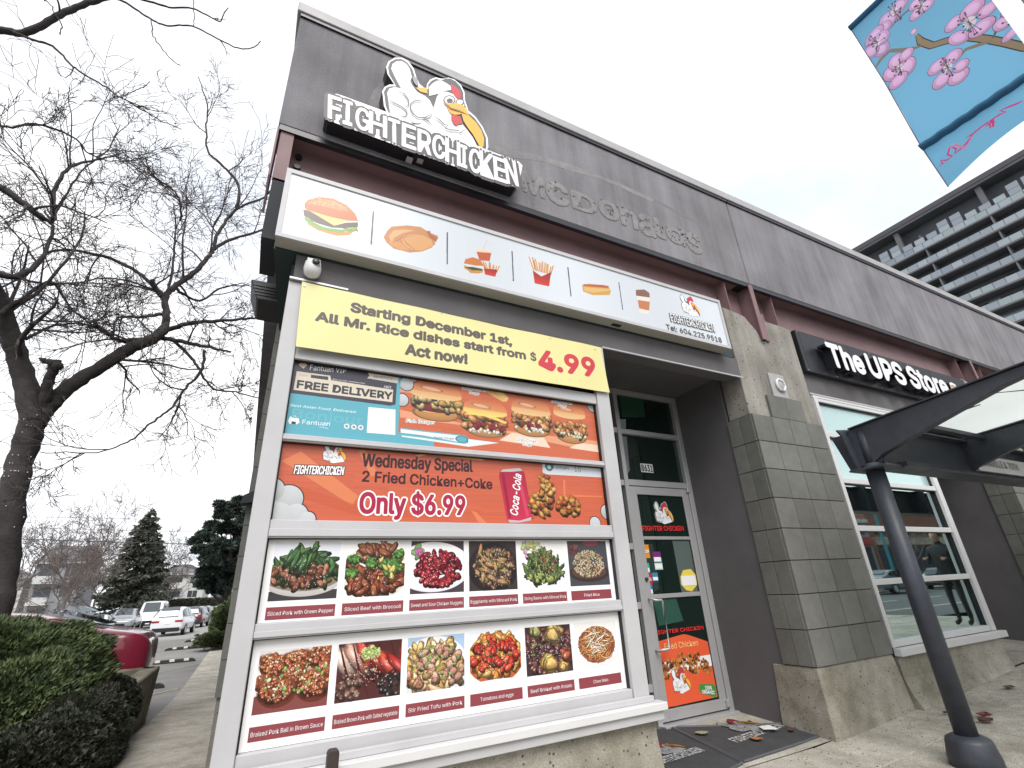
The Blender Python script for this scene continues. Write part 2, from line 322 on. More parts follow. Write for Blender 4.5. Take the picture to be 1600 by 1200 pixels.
# ------------------------------------------------------------------ painter: flat prints computed in numpy
class Canvas:
    def __init__(s, x0, x1, z0, z1, wpx, bg, y):
        s.x0, s.x1, s.z0, s.z1, s.y = x0, x1, z0, z1, y; s.W = wpx; s.H = int(wpx * (z1 - z0) / (x1 - x0)); s.k = s.W / (x1 - x0)
        s.a = np.ones((s.H, s.W, 3), np.float32) * (np.array(bg, np.float32) / 255)
    def xy(s, p): return ((p[0] - s.x0) * s.k, (p[1] - s.z0) * s.k)          # metric -> canvas
    def px(s, u, v): q = P(u, v, s.y); return (q[0], q[2])                    # photo pixel -> metric
    def poly(s, pts, col, a=1., photo=False, grad=None, clip=None):
        if photo: pts = [s.px(*p) for p in pts]
        q = np.array([s.xy(p) for p in pts]); s.fill(q, col, a, grad, clip)
    def fill(s, q, col, a=1., grad=None, clip=None):
        X0, Y0 = np.floor(q.min(0)).astype(int); X1, Y1 = np.ceil(q.max(0)).astype(int) + 1
        c0, c1, c2, c3 = clip if clip else (0, s.W, 0, s.H)
        X0, X1, Y0, Y1 = max(X0, c0), min(X1, c1), max(Y0, c2), min(Y1, c3)
        if X1 <= X0 or Y1 <= Y0: return
        gx, gy = np.meshgrid(np.arange(X0, X1) + .5, np.arange(Y0, Y1) + .5); ins = np.zeros(gx.shape, bool)
        n = len(q)
        for i in range(n):
            (xa, ya), (xb, yb) = q[i], q[(i + 1) % n]
            if ya == yb: continue
            c = ((ya > gy) != (yb > gy)) & (gx < (xb - xa) * (gy - ya) / (yb - ya) + xa); ins ^= c
        col = np.array(col, np.float32) / 255
        if grad is not None:
            g = ((gy - Y0) / max(1, Y1 - Y0))[..., None]; c = np.array(grad, np.float32) / 255 * (1 - g) + col * g
        else: c = np.broadcast_to(col, gx.shape + (3,))
        v = s.a[Y0:Y1, X0:X1]; v[ins] = v[ins] * (1 - a) + c[ins] * a
    def blob(s, cx, cz, rx, rz, ang, col, shade=.5, gloss=.0, edge=.35, clip=None, sq=2., rough=0.):
        x, y = s.xy((cx, cz)); rx *= s.k; rz *= s.k; m = max(rx, rz) + 2
        c0, c1, c2, c3 = clip if clip else (0, s.W, 0, s.H)
        X0, X1, Y0, Y1 = max(int(x - m), c0), min(int(x + m), c1), max(int(y - m), c2), min(int(y + m), c3)
        if X1 <= X0 or Y1 <= Y0: return
        gx, gy = np.meshgrid(np.arange(X0, X1) - x, np.arange(Y0, Y1) - y); ca, sa = math.cos(ang), math.sin(ang)
        u = (gx * ca + gy * sa) / rx; v = (-gx * sa + gy * ca) / rz; r = (np.abs(u) ** sq + np.abs(v) ** sq) ** (1 / sq)
        if shade > .35:
            th = np.arctan2(v, u); p1, p2 = nr.uniform(0, 6.28, 2); r = r * (1 + .13 * np.sin(2 * th + p1) + .10 * np.sin(3 * th + p2) + .05 * np.sin(7 * th + p1))
        if rough: r = r + rough * (nr.rand(*r.shape) - .5)
        ins = r < 1; l = 1 - shade * .5 + shade * (gy / (m + 1e-6)) * .9 + shade * .3 * (1 - r)
        l = np.where(r > 1 - edge * .5, l * (1 - edge), l)
        if rough: l = l * (1 + (nr.rand(*r.shape) - .5) * rough * 1.2)
        if shade > .35:
            tx = nr.rand(l.shape[0] // 3 + 2, l.shape[1] // 3 + 2); tx = np.kron(tx, np.ones((3, 3)))[:l.shape[0], :l.shape[1]]; l = l * (.82 + .36 * tx)
        c = np.array(col, np.float32)[None, None] / 255 * l[..., None]
        if gloss:
            h = np.exp(-(((u + .15) ** 2 + (v - .35 * np.sign(1)) ** 2) / .06)); c = c + (gloss * h)[..., None]
        w = s.a[Y0:Y1, X0:X1]; w[ins] = np.clip(c[ins], 0, 1)
    def line(s, pts, wd, col, photo=False, clip=None):
        if photo: pts = [s.px(*p) for p in pts]
        s.fill(np.array([s.xy(p) for p in stroke(pts, wd)]) if len(pts) > 2 else s._seg(pts, wd), col, clip=clip)
    def _seg(s, pts, wd):
        a, b = np.array(s.xy(pts[0])), np.array(s.xy(pts[1])); t = (b - a) / (np.linalg.norm(b - a) + 1e-6); n = np.array([-t[1], t[0]]) * wd * s.k / 2
        return np.array([a + n, b + n, b - n, a - n])
    def text(s, t, pa, pb, pt, col, off=0., shear=0., **k):     # print lettering between photo pixels
        if not isinstance(col, tuple):
            c_ = col.node_tree.nodes['Principled BSDF'].inputs['Base Color'].default_value[:3]; col = tuple(min(255, 255 * (12.92 * x if x < .0031 else 1.055 * x ** (1 / 2.4) - .055) * (1.08 if min(c_) > .7 else 1.0)) for x in c_)
        A, B, T = s.px(*pa), s.px(*pb), s.px(*pt); V, F = text_mesh(t, 0., 3, shear, False); x0, x1 = V[:, 0].min(), V[:, 0].max(); cap = abs(T[1] - A[1]); a = np.array(s.xy(A)); ex = (np.array(s.xy(B)) - a) / (x1 - x0); up = np.array([0, cap * s.k / CAP]); r = off * cap / CAP * s.k
        q = a + (V[:, :1] - x0) * ex + V[:, 1:2] * up; m = int(r) + 3; X0, Y0 = np.floor(q.min(0)).astype(int) - m; X1, Y1 = np.ceil(q.max(0)).astype(int) + m
        o = Canvas.__new__(Canvas); o.W, o.H = X1 - X0, Y1 - Y0; o.a = np.zeros((o.H, o.W, 3), np.float32); q = q - [X0, Y0]
        for f in F: o.fill(q[list(f)], (255, 255, 255))
        mk = o.a[..., 0] > .5
        if r > .5:
            d = mk.copy(); R_ = int(math.ceil(r))
            for i in range(-R_, R_ + 1):
                for j in range(-R_, R_ + 1):
                    if i * i + j * j <= r * r + .3: d |= np.roll(np.roll(mk, i, 0), j, 1)
            mk = d
        c0, c1, c2, c3 = max(X0, 0), min(X1, s.W), max(Y0, 0), min(Y1, s.H)
        if c1 > c0 and c3 > c2: s.a[c2:c3, c0:c1][mk[c2 - Y0:c3 - Y0, c0 - X0:c1 - X0]] = np.array(col, np.float32) / 255
    def speckle(s, amt):
        h, w_ = s.H // 6 + 2, s.W // 6 + 2; n = nr.rand(h, w_).astype(np.float32); n = np.kron(n, np.ones((6, 6), np.float32))[:s.H, :s.W]
        s.a *= (1 + (n[..., None] - .5) * amt)
    def material(s, name, rough=.35, gain=.86):
        im = bpy.data.images.new(name, s.W, s.H); d = np.ones((s.H, s.W, 4), np.float32); d[..., :3] = np.clip(s.a, 0, 1); im.pixels.foreach_set(d.ravel()); im.update(); im.pack()
        m = bpy.data.materials.new(name); m.use_nodes = True; N = m.node_tree.nodes; L = m.node_tree.links; b = N['Principled BSDF']; b.inputs['Roughness'].default_value = rough
        t = N.new('ShaderNodeTexImage'); t.image = im; t.extension = 'EXTEND'; g = N.new('ShaderNodeMixRGB'); g.blend_type = 'MULTIPLY'; g.inputs['Fac'].default_value = 1; g.inputs['Color2'].default_value = (gain, gain, gain, 1)
        L.new(t.outputs['Color'], g.inputs['Color1']); L.new(g.outputs['Color'], b.inputs['Base Color']); return m
    def quad(s, name, m, parent, th=.004):
        o = link(name, boxes([(s.x0, s.x1, s.y, s.y + th, s.z0, s.z1)]), m, parent); me = o.data; uv = me.uv_layers.new(name='UVMap')
        for lp in me.loops:
            c = me.vertices[lp.vertex_index].co; uv.data[lp.index].uv = ((c.x - s.x0) / (s.x1 - s.x0), (c.z - s.z0) / (s.z1 - s.z0))
        return o
# ================================================================== GROUND
def sst(t): t = max(0., min(1., t)); return t * t * (3 - 2 * t)
def hg(x, y):
    z = -.06 + .05 * max(0, min(4, x - 4.2))
    if 3 < y < 4.2 and 2.4 < x < 12: z += .06 * (y - 3)
    if y > 4 and x < 0: z -= .42 * sst((y - 4) / 11)
    return z
def G(u, v, dz=0):
    d = ray(u, v); z = 0.
    for _ in range(30):
        t = (z - H) / d[2]; x, y = d[0] * t, d[1] * t; z = hg(x, y) + dz
    return (x, y, z)
def sheet(name, x0, x1, y0, y1, dz, m, nx=10, ny=10, parent=None, kind='structure'):
    V = [(x0 + (x1 - x0) * i / nx, y0 + (y1 - y0) * j / ny, 0) for j in range(ny + 1) for i in range(nx + 1)]
    V = [(x, y, hg(x, y) + dz) for x, y, _ in V]
    F = [(j * (nx + 1) + i, j * (nx + 1) + i + 1, (j + 1) * (nx + 1) + i + 1, (j + 1) * (nx + 1) + i) for j in range(ny) for i in range(nx)]
    o = link(name, pyd(V, F), m, parent)
    return tag(o, kind=kind) if kind else o
gnd = link('ground', pyd([(-700, -700, -.56), (700, -700, -.56), (700, 900, -.56), (-700, 900, -.56)], [(0, 1, 2, 3)]), M['asphalt']); tag(gnd, kind='structure')
sheet('parking_lot', -80, -.93, 2.5, 130, -.03, M['asphalt'], 30, 90)
far_road = mat('pale_street_asphalt', (.34, .335, .32), .9, noise=.3, nscale=.5)
sheet('cross_street', -80, -.95, 36, 64, -.026, far_road, 20, 8)
V = []
# pavement in front and beside the building: every slab a piece of its own
for nm, rows in (('front_pavement', [(x, x + 1.2, y0, y1) for x in np.arange(-1.9, 14, 1.2) for (y0, y1) in ((2.5, 3.02), (1.25, 2.5), (0, 1.25), (-1.25, 0), (-2.5, -1.25))]),
                 ('side_pavement', [(-.93, .0, y, y + 1.45) for y in np.arange(3.02, 30, 1.45)])):
    base = sheet(nm, rows[0][0] - .02, rows[-1][1] + .02, min(r[2] for r in rows), max(r[3] for r in rows), -.034, M['joint'], 40, 20)
    for (a, b, c, d) in rows:
        g = .006; q = [(a + g, c + g), (b - g, c + g), (b - g, d - g), (a + g, d - g)]; t = nr.uniform(-.002, .002)
        V = [(x, y, hg(x, y + (-.02 if y > 2.99 and nm[0] == 'f' else 0)) - .05) for x, y in q] + [(x, y, hg(x, y + (-.02 if y > 2.99 and nm[0] == 'f' else 0)) + t) for x, y in q]
        s = link('slab', pyd(V, [(3, 2, 1, 0), (4, 5, 6, 7), (0, 1, 5, 4), (1, 2, 6, 5), (2, 3, 7, 6), (3, 0, 4, 7)]), M['pave'], base); bevel(s, .005)
rec = sheet('doorway_paving', 2.5, 4.42, 3.02, 4.2, .0, M['pave'], 4, 6)
sheet('doorway_paving', 7.7, 10.0, 3.02, 4.2, .0, M['pave'], 4, 6)
sheet('kerb', -3, 40, -2.72, -2.5, .0, M['concrete_base'], 20, 1)
road = link('road', pyd([(-120, -14.5, -.17), (120, -14.5, -.17), (120, -2.7, -.17), (-120, -2.7, -.17)], [(0, 1, 2, 3)]), M['road']); tag(road, kind='structure')
for i in range(-4, 12): box('lane_marking', (i * 4.5, i * 4.5 + 2, -8.7, -8.58, -.168, -.164), M['line_white'], road)
far_walk = box('far_pavement', (-60, 60, -25, -14.5, -.4, -.04), M['pave']); tag(far_walk, kind='structure')
# stall lines in the lot
for (a, b, c, d) in ((237, 1052, 324, 1032), (225, 1087, 277, 1074), (262, 1012, 330, 1000)):
    p, q = np.array(G(a, b)), np.array(G(c, d)); p = p + (p - q) * 1.5; n = np.array([0, .06, 0])
    V = [(v[0], v[1], hg(v[0], v[1]) - .022) for v in (p - n, q - n, q + n, p + n)]
    tag(link('stall_line', pyd(V, [(0, 1, 2, 3)]), M['yellow_line']), kind='structure')
# ================================================================== STOREFRONT BUILDING
BLD = empty('storefront_building', 'single storey grey stucco shop building with concrete parapet and slate tiled columns', 'building', (0, 3, 0))
def bbox_(n, B, m, bv=0, parent=None): return box(n, B, m, parent or BLD, bv)
ZP0, ZP1 = 4.46, 5.76
for i, (a, b) in enumerate(((-.27, 4.93), (4.945, 10.47), (10.485, 16), (16.015, 24))):
    pp = bbox_('parapet_panel', (a, b, 2.98, 3.14, ZP0, ZP1), M['stucco'], .008)
    if i == 0: PP0 = pp
    c = bbox_('coping', (a - (.03 if i == 0 else -.001), b + .013, 2.95, 3.3, ZP1 + .02, 5.895), M['coping'], .006)
    bbox_('drip_edge', (a, b, 2.962, 3.0, ZP1 - .02, ZP1 + .019), M['black'])
bbox_('parapet_return', (-.27, -.1, 3.142, 22, ZP0, ZP1), M['stucco'])
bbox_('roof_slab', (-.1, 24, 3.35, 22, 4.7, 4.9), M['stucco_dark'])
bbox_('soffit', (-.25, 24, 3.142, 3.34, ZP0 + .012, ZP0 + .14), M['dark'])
bbox_('beam_flange', (-.26, 24, 3.03, 3.2, ZP0 - .016, ZP0 - .001), M['steel_red'])
bbox_('black_shade_strip', (-.26, 24, 2.985, 3.028, ZP0 - .05, ZP0 - .001), M['black'])  # solid black bar standing in for the shade under the parapet
bbox_('steel_beam', (-.25, 24, 3.165, 3.18, 3.5, ZP0 - .018), M['steel_red'])
prism([(-.272, 2.985, 4.43), (-.272, 2.985, 3.95), (-.272, 3.13, 3.72), (-.272, 3.16, 4.43)], np.array([.012, 0, 0]), 'end_plate', M['steel_red'], BLD)
box('end_flange', (-.245, -.155, 3.0, 3.014, 3.93, 4.43), M['steel_red'], BLD)
for z in (4.36, 4.26, 4.16, 4.06): link('bolt', lathe([(.026, 0), (.026, -.025)], 6, 'y', (-.105, 3.164, z)), M['black'], BLD)
bbox_('corner_bracket', (-.24, -.14, 3.0, 3.45, 3.42, 3.95), M['dark'])
# soffit behind the light box, tapering along the side wall
prism([(-.154, 3.0, 3.35), (4.3, 3.0, 3.35), (4.3, 3.16, 3.35), (.0, 4.15, 3.35), (-.058, 4.15, 3.35)], np.array([0, 0, .12]), 'side_soffit', M['teal_dark'], BLD)
# side wall and its tile strip
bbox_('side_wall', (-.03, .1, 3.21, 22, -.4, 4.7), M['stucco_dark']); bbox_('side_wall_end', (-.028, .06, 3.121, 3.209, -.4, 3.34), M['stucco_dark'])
sc = bbox_('side_column', (-.086, -.031, 5.45, 6.2, -.4, 4.3), M['concrete'])
for i in range(14):
    z0 = .45 + i * .284; z1 = min(z0 + .278, 4.32)
    box('tile', (-.103 - (.002 if i % 2 else 0), .06, 5.424, 5.438, z0, z1), M['tile'], sc)
    for k in range(2):
        t = box('tile', (-.101 - (.002 if i % 2 else 0), -.087, 5.44 + k * .37, 5.44 + k * .37 + .365, z0, z1), M['tile'], sc)
bk = prism([(-.16, 5.3, 2.05), (-.03, 5.3, 2.07), (-.03, 5.3, 2.17), (-.07, 5.3, 2.17), (-.14, 5.3, 2.13)], np.array([0, .12, 0]), 'scupper', M['dark'], BLD)
# tiled columns
def tiled_column(x0):
    x1 = x0 + 1.16; zt = 4.0
    V = [(x0 + .01, 3.0), (x0 + .36, 3.0), (x0 + .36, 3.0), (x0 + .75, 3.0)]
    out = [(x0 + .02, 3.02, 2.72), (x0 + .02, 3.02, 4.02), (x0 + .12, 3.02, 4.01), (x0 + .36, 3.02, 3.98), (x0 + .52, 3.02, 3.82), (x0 + .58, 3.02, 3.70), (x0 + .66, 3.02, 3.70), (x0 + .68, 3.02, 4.0), (x0 + 1.06, 3.02, 3.99), (x1 + .03, 3.02, 3.97), (x1 + .03, 3.02, 2.72)]
    c = prism(out, np.array([0, .26, 0]), 'tiled_column', M['concrete'], BLD, .008)
    box('core', (x0 + .012, x1 - .004, 3.005, 3.30, .35, 2.728), M['grout'], c)
    zb = .455
    n = 8; hh = (2.72 - zb) / n; wd = 1.16 / 4
    for i in range(n):
        for k in range(4): bevel(box('tile', (x0 + k * wd + .0035, x0 + (k + 1) * wd - .0035, 2.982 + nr.uniform(-.0015, .0015), 3.004, zb + i * hh + .0035, zb + (i + 1) * hh - .0035), M['tile'], c), .002)
        for k in range(2): bevel(box('tile', (x0 - .004, x0 + .011, 3.006 + k * .15, 3.150 + k * .15, zb + i * hh + .0035, zb + (i + 1) * hh - .0035), M['tile'], c), .002)
    for k in (1, 2): bevel(box('tile', (x0 + k * wd + .05, x0 + (k + 1) * wd + .046, 2.99, 3.018, 2.724, 2.98), M['tile'], c), .002)
    # battered concrete foot
    zg = hg(x0 + .5, 2.9) - .12
    V = [(x0 - .03, 2.95, zg), (x1 + .06, 2.95, zg), (x1 + .02, 3.36, zg), (x0 - .01, 3.46, zg), (x0 + .005, 2.99, zb), (x1 - .004, 2.99, zb), (x1 - .004, 3.36, zb), (x0 + .005, 3.42, zb)]
    f = link('concrete_foot', pyd(V, [(3, 2, 1, 0), (4, 5, 6, 7), (0, 1, 5, 4), (1, 2, 6, 5), (2, 3, 7, 6), (3, 0, 4, 7)]), M['concrete_base'], BLD); bevel(f, .012)
    for (a, b) in ((.1, 3.8), (.24, 3.15), (.95, 3.75), (.99, 3.2), (.12, 3.35)): link('tie_hole', lathe([(.008, 0), (.008, .003)], 8, 'y', (x0 + a, 3.0175, b)), M['black'], c)
    # steel bracing at the top of the column
    xc = x0 + .58
    prism([(xc - .02, 2.985, 4.44), (xc - .02, 3.16, 4.44), (xc - .02, 3.16, 3.9), (xc - .02, 3.02, 3.70), (xc - .02, 2.985, 3.70)], np.array([.014, 0, 0]), 'brace_plate', M['steel_red'], BLD)
    box('brace_flange', (xc - .05, xc + .02, 2.972, 2.984, 3.69, 4.44), M['steel_red'], BLD)
    prism([(xc - .14, 3.0, 4.44), (xc + .14, 3.0, 4.44), (xc + .14, 3.14, 4.44), (xc - .14, 3.14, 4.44)], np.array([0, 0, -.012]), 'cap_plate', M['black'], BLD)
    box('cleat', (xc + .05, xc + .11, 3.0, 3.018, 3.7, 4.06), M['steel_red'], BLD)
    for dx in (-.42, .42): box('stiffener', (xc + dx, xc + dx + .012, 3.03, 3.164, 3.9, ZP0 - .05), M['steel_red'], BLD)
    return c
COLM = tiled_column(4.36); tiled_column(9.94)
# plaster return walls of the two doorways
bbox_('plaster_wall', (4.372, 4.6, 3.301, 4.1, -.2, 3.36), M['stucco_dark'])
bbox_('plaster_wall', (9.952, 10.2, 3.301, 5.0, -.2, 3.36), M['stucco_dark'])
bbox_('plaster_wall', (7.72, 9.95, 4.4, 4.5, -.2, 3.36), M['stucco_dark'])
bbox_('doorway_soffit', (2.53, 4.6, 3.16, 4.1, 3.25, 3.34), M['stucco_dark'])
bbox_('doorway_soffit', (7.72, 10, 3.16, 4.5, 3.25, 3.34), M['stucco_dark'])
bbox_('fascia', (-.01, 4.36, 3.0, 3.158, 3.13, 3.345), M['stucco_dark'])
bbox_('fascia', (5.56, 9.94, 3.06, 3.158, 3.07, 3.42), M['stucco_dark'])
bbox_('flashing', (2.53, 4.37, 2.985, 2.999, 3.118, 3.132), M['alu'])
bbox_('flashing', (-.03, .34, 2.96, 2.999, 3.122, 3.136), M['alu'])
# knee walls and sills
def knee(x0, x1, zb, flare=.06):
    V = [(x0, 2.97 - flare, -.4), (x1 + flare, 2.97 - flare, -.4), (x1 + flare, 3.4, -.4), (x0, 3.4, -.4)]
    o = [(0, -.4), (flare, -.4), (flare, -.0), (flare * .3, .1), (.01, .3), (0, zb)]
    pts = [(x0, 2.99 - f, z) for f, z in [(flare, -.4), (flare, .02 if x0 > 3 else -.05), (flare * .35, .12), (.0, .25), (0, zb)]] + [(x0, 3.3, zb), (x0, 3.3, -.4)]
    k = prism(pts, np.array([x1 - x0, 0, 0]), 'knee_wall', M['concrete_base'], BLD); return k
knee(-.045, 2.55, .43); knee(5.58, 7.74, .42, .09)
# left shop window: frame, transoms; right shop window: frame, transoms, panes
ZS = [(.43, .528), (1.002, 1.074), (1.491, 1.587), (2.036, 2.079), (2.57, 2.66), (3.04, 3.12)]
WL = box('shop_window', (.068, 2.40, 3.07, 3.118, .43, 3.118), M['glass_dark'], BLD); pieces('jamb', [(-.03, .0675, 2.985, 3.12, .43, 3.118), (2.4005, 2.53, 2.985, 3.12, .43, 3.118)], M['frame_grey'], WL, .004)
for i, (a, b) in enumerate(ZS):
    mm = (a + b) / 2
    r_ = box('rail', (.069, 2.399, 3.0, 3.1, a, b), M['frame_grey'], WL, .003)
    if i in (1, 2, 3): box('rail_lip', (.069, 2.399, 2.992, 2.999, a + .008, mm), M['frame_grey'], WL, .002)
for (a, b) in zip(ZS, ZS[1:]): box('pane', (.067, 2.401, 3.05, 3.06, a[1] - .001, b[0] + .001), M['glass_dark'], WL)
for (a, b) in zip(ZS, ZS[1:]):
    pieces('gasket', [(.069, .075, 3.02, 3.049, a[1], b[0]), (2.393, 2.399, 3.02, 3.049, a[1], b[0]), (.075, 2.393, 3.02, 3.049, b[0] - .005, b[0])], M['rubber'], WL)
bbox_('sill', (-.07, 2.60, 2.90, 3.0, .40, .445), M['white_metal'], .004)
bbox_('sill_apron', (-.055, 2.58, 2.925, 2.984, .345, .399), M['frame_grey'], .003)
bbox_('sill_step', (-.035, 2.54, 2.955, 2.984, .446, .48), M['frame_grey'], .003)
WR = box('shop_window', (5.621, 7.619, 3.07, 3.11, .5, 3.07), M['glass_dark'], BLD); pieces('jamb', [(5.56, 5.62, 2.99, 3.12, .5, 3.07), (7.62, 7.72, 2.985, 3.12, .5, 3.07)], M['white_metal'], WR, .004)
ZR = [(.50, .555), (1.05, 1.105), (1.575, 1.63), (2.08, 2.135), (2.605, 2.66), (3.03, 3.07)]
for a, b in ZR: box('rail', (5.621, 7.619, 3.0, 3.1, a, b), M['white_metal'], WR, .003)
for (a, b) in zip(ZR, ZR[1:]):
    p = box('pane', (5.615, 7.625, 3.05, 3.056, a[1] - .001, b[0] + .001), M['pale_glass'] if a[0] > 2 else M['glass'], WR)
    pieces('gasket', [(7.613, 7.619, 3.02, 3.049, a[1], b[0]), (5.621, 7.613, 3.02, 3.049, b[0] - .006, b[0])], M['rubber'], WR)
bbox_('window_head', (5.56, 7.75, 3.0, 3.059, 3.075, 3.10), M['white_metal'])
bbox_('window_head', (5.56, 7.75, 3.02, 3.059, 3.12, 3.14), M['alu'])
bbox_('sill', (5.56, 7.80, 2.93, 3.0, .43, .495), M['white_metal'], .004)
bbox_('interior_back', (.1, 12, 5.2, 5.3, -.2, 3.4), M['glass_dark'])
# ------------------------------------------------------------------ doorway with glass door
DF = box('door_frame', (3.4, 3.455, 3.95, 4.05, -.05, 3.245), M['alu'], BLD, .003); pieces('frame_bar', [(4.305, 4.371, 3.95, 4.05, -.05, 3.245), (3.456, 4.304, 3.955, 4.045, 2.135, 2.2), (3.456, 4.304, 3.955, 4.045, 2.71, 2.765), (3.456, 4.304, 3.955, 4.045, 3.19, 3.245), (2.5, 2.56, 3.95, 4.05, -.05, 3.245),
                               *[(2.561, 3.399, 3.955, 4.045, z - .03, z + .03) for z in (.3, .98, 1.52, 2.16, 2.74, 3.21)]], M['alu'], DF, .003)
for (a, b, c, d) in ((3.455, 4.305, 2.2, 2.71), (3.455, 4.305, 2.765, 3.19), (2.56, 3.4, .33, 3.2)): box('pane', (a, b, 4.0, 4.006, c, d), M['glass_door'], DF)
bbox_('threshold', (3.42, 4.36, 3.88, 4.05, -.06, .018), M['alu'], .004)
DR = box('glass_door', (3.462, 3.552, 3.96, 4.0, .03, 2.128), M['alu'], BLD, .003); pieces('door_rail', [(4.21, 4.298, 3.96, 4.0, .03, 2.128), (3.553, 4.209, 3.96, 4.0, 2.045, 2.128), (3.553, 4.209, 3.96, 4.0, .03, .118), (3.553, 4.209, 3.965, 3.995, 1.585, 1.618), (3.553, 4.209, 3.965, 3.995, 1.03, 1.07)], M['alu'], DR, .003)
for (c, d) in ((1.618, 2.045), (1.07, 1.585), (.118, 1.03)):
    box('pane', (3.552, 4.21, 3.98, 3.984, c, d), M['glass_door'], DR)
    link('gasket', boxes([(3.553, 3.56, 3.972, 3.979, c, d), (4.202, 4.209, 3.972, 3.979, c, d), (3.56, 4.202, 3.972, 3.979, d - .006, d)]), M['rubber'], DR)
hp = [(3.50, 3.955, 1.03), (3.50, 3.91, 1.03), (3.52, 3.885, 1.02), (3.59, 3.88, 1.02), (3.60, 3.88, 1.0), (3.60, 3.88, .62), (3.585, 3.88, .6), (3.52, 3.885, .6), (3.50, 3.91, .59), (3.50, 3.955, .59)]
link('door_handle', smooth(tube([(hp, .012)], 10)), M['alu'], DR)
link('lock_cylinder', lathe([(.018, 0), (.018, -.015), (.012, -.018)], 14, 'y', (3.508, 3.96, 1.21)), M['dark'], DR)
for z in (2.12, .08): box('pivot_hinge', (4.27, 4.31, 3.93, 3.958, z - .03, z + .03), M['alu'], DR, .004)
YD = 3.978
# prints on the door
M['red'] = flat('red_lettering', 214, 50, 50); M['pink_red'] = flat('faded_red_lettering', 205, 60, 62)
def dplace(x0, z0, s, y=YD): return lambda x, z, l: (x0 + x * s, y - l, z0 + z * s)
c0 = P(1014, 822, YD); logo(YD, DR, dplace(c0[0], c0[2], .26), True)
ptext('FIGHTER CHICKEN', (1004, 829), (1068, 829), (1002, 822), YD, M['red'], DR, off=.03, lift=.004)
for i, (a, b, c, d, col, s, sc_) in enumerate(((1001, 851, 1016, 872, (222, 140, 30), 'SKIP', (240, 240, 230)), (1019, 862, 1034, 879, (120, 40, 120), '', 0), (1021, 872, 1036, 890, (150, 205, 205), '', 0), (1004, 880, 1016, 895, (60, 170, 150), '', 0), (1007, 896, 1020, 913, (190, 30, 60), 'PULL', (240, 240, 240)), (1018, 895, 1029, 908, (60, 130, 160), '', 0), (1009, 913, 1021, 929, (50, 120, 170), '', 0))):
    A = P(a, b, YD); B_ = P(c, d, YD)
    st = box('sticker', (A[0], B_[0], YD - .0015, YD - .0005, B_[2], A[2]), flat('sticker_%d' % i, *col), DR)
    if s: letters(s, (A[0] + .008, YD - .002, (A[2] + B_[2]) / 2 - .014), (B_[0] - .008, YD - .002, (A[2] + B_[2]) / 2 - .014), .026, flat('sl%d' % i, *sc_), st, off=.03)
    else: box('sticker_band', (A[0] + .006, B_[0] - .006, YD - .003, YD - .0016, B_[2] + .01, (A[2] + B_[2]) / 2), M['white'], st)
oc = [P(*p, YD) for p in ((1063, 902), (1067, 891), (1079, 889), (1088, 899), (1089, 914), (1081, 924), (1072, 922), (1064, 913))]
S1 = link('sticker', pyd([(v[0], YD - .001, v[2]) for v in oc], [tuple(range(8))[::-1]]), flat('yellow_sticker', 232, 208, 90), DR); tag(S1, 'yellow octagonal sticker with white band')
A = P(1064, 900, YD); B_ = P(1088, 914, YD); box('sticker_band', (A[0], B_[0], YD - .003, YD - .0016, B_[2], A[2]), M['white'], S1)
# faint posters seen through the glass
shape([(1005,850),(1020,850),(1030,920),(1022,925)], 4.0 - .0205, flat('menu_board', 40, 52, 48), DR, 'inner_poster')
shape([(1050,842),(1080,842),(1092,925),(1066,930)], 4.0 - .0202, flat('menu_board2', 88, 100, 96), DR, 'inner_poster')
shape([(1020,938),(1056,934),(1068,970),(1030,978)], 4.0 - .0203, flat('menu_board3', 40, 80, 68), DR, 'inner_poster')
q = lambda L: [(1020 + a / 7.5, 960 + b / 7.5) for a, b in L]
YE = YD - .001
po = shape(q([(20,330),(250,262),(345,235),(375,232),(410,240),(500,268),(655,322),(770,965),(110,1105)]), YE, flat('poster_orange', 226, 92, 56), DR, 'door_poster')
shape(q([(45,575),(670,470),(695,600),(60,710)]), YE, M['white'], DR, 'poster_band', .0012)
M['ltred'] = flat('red_lettering_b', 214, 66, 60); M['cream'] = flat('cream_lettering', 244, 212, 140)
ptext('FIGHTER CHICKEN', q([(25,238)])[0], q([(592,172)])[0], q([(12,196)])[0], YE, M['red'], DR, off=.03, lift=.003)
ptext('Fried Chicken', q([(140,415)])[0], q([(530,362)])[0], q([(128,345)])[0], YE, M['cream'], DR, lift=.003)
cv = Canvas(P(*q([(60,600)])[0], YE)[0], P(*q([(700,600)])[0], YE)[0], P(*q([(300,790)])[0], YE)[2], P(*q([(380,440)])[0], YE)[2], 10, (0, 0, 0), YE)
def crumbs(cx, cz, n, rx, rz, name, y, parent):        # clumped fried pieces as small flat shapes
    V = []; F = []; MI = []; cols = [flat(name + str(i), *c) for i, c in enumerate(((120, 66, 30), (168, 104, 50), (198, 136, 74), (86, 44, 22)))]
    for i in range(n):
        a, r = nr.uniform(0, 6.28), math.sqrt(nr.uniform(0, 1)); x, z = cx + rx * r * math.cos(a), cz + rz * r * math.sin(a); s = nr.uniform(.18, .42) * rz; b = len(V)
        for k in range(7): t = k * 6.283 / 7; V.append((x + s * math.cos(t) * nr.uniform(.7, 1.2), y - .0015 - .00002 * i, z + s * math.sin(t) * nr.uniform(.7, 1.2)))
        F.append(tuple(range(b, b + 7))); MI.append(int(nr.choice([0, 1, 1, 2, 2, 3])))
    me = pyd(V, F); [me.materials.append(c) for c in cols]; me.polygons.foreach_set('material_index', MI)
    o = bpy.data.objects.new('chicken_print', me); COL.objects.link(o); o.parent = parent; o.matrix_parent_inverse = Matrix.Translation(-wloc(parent))
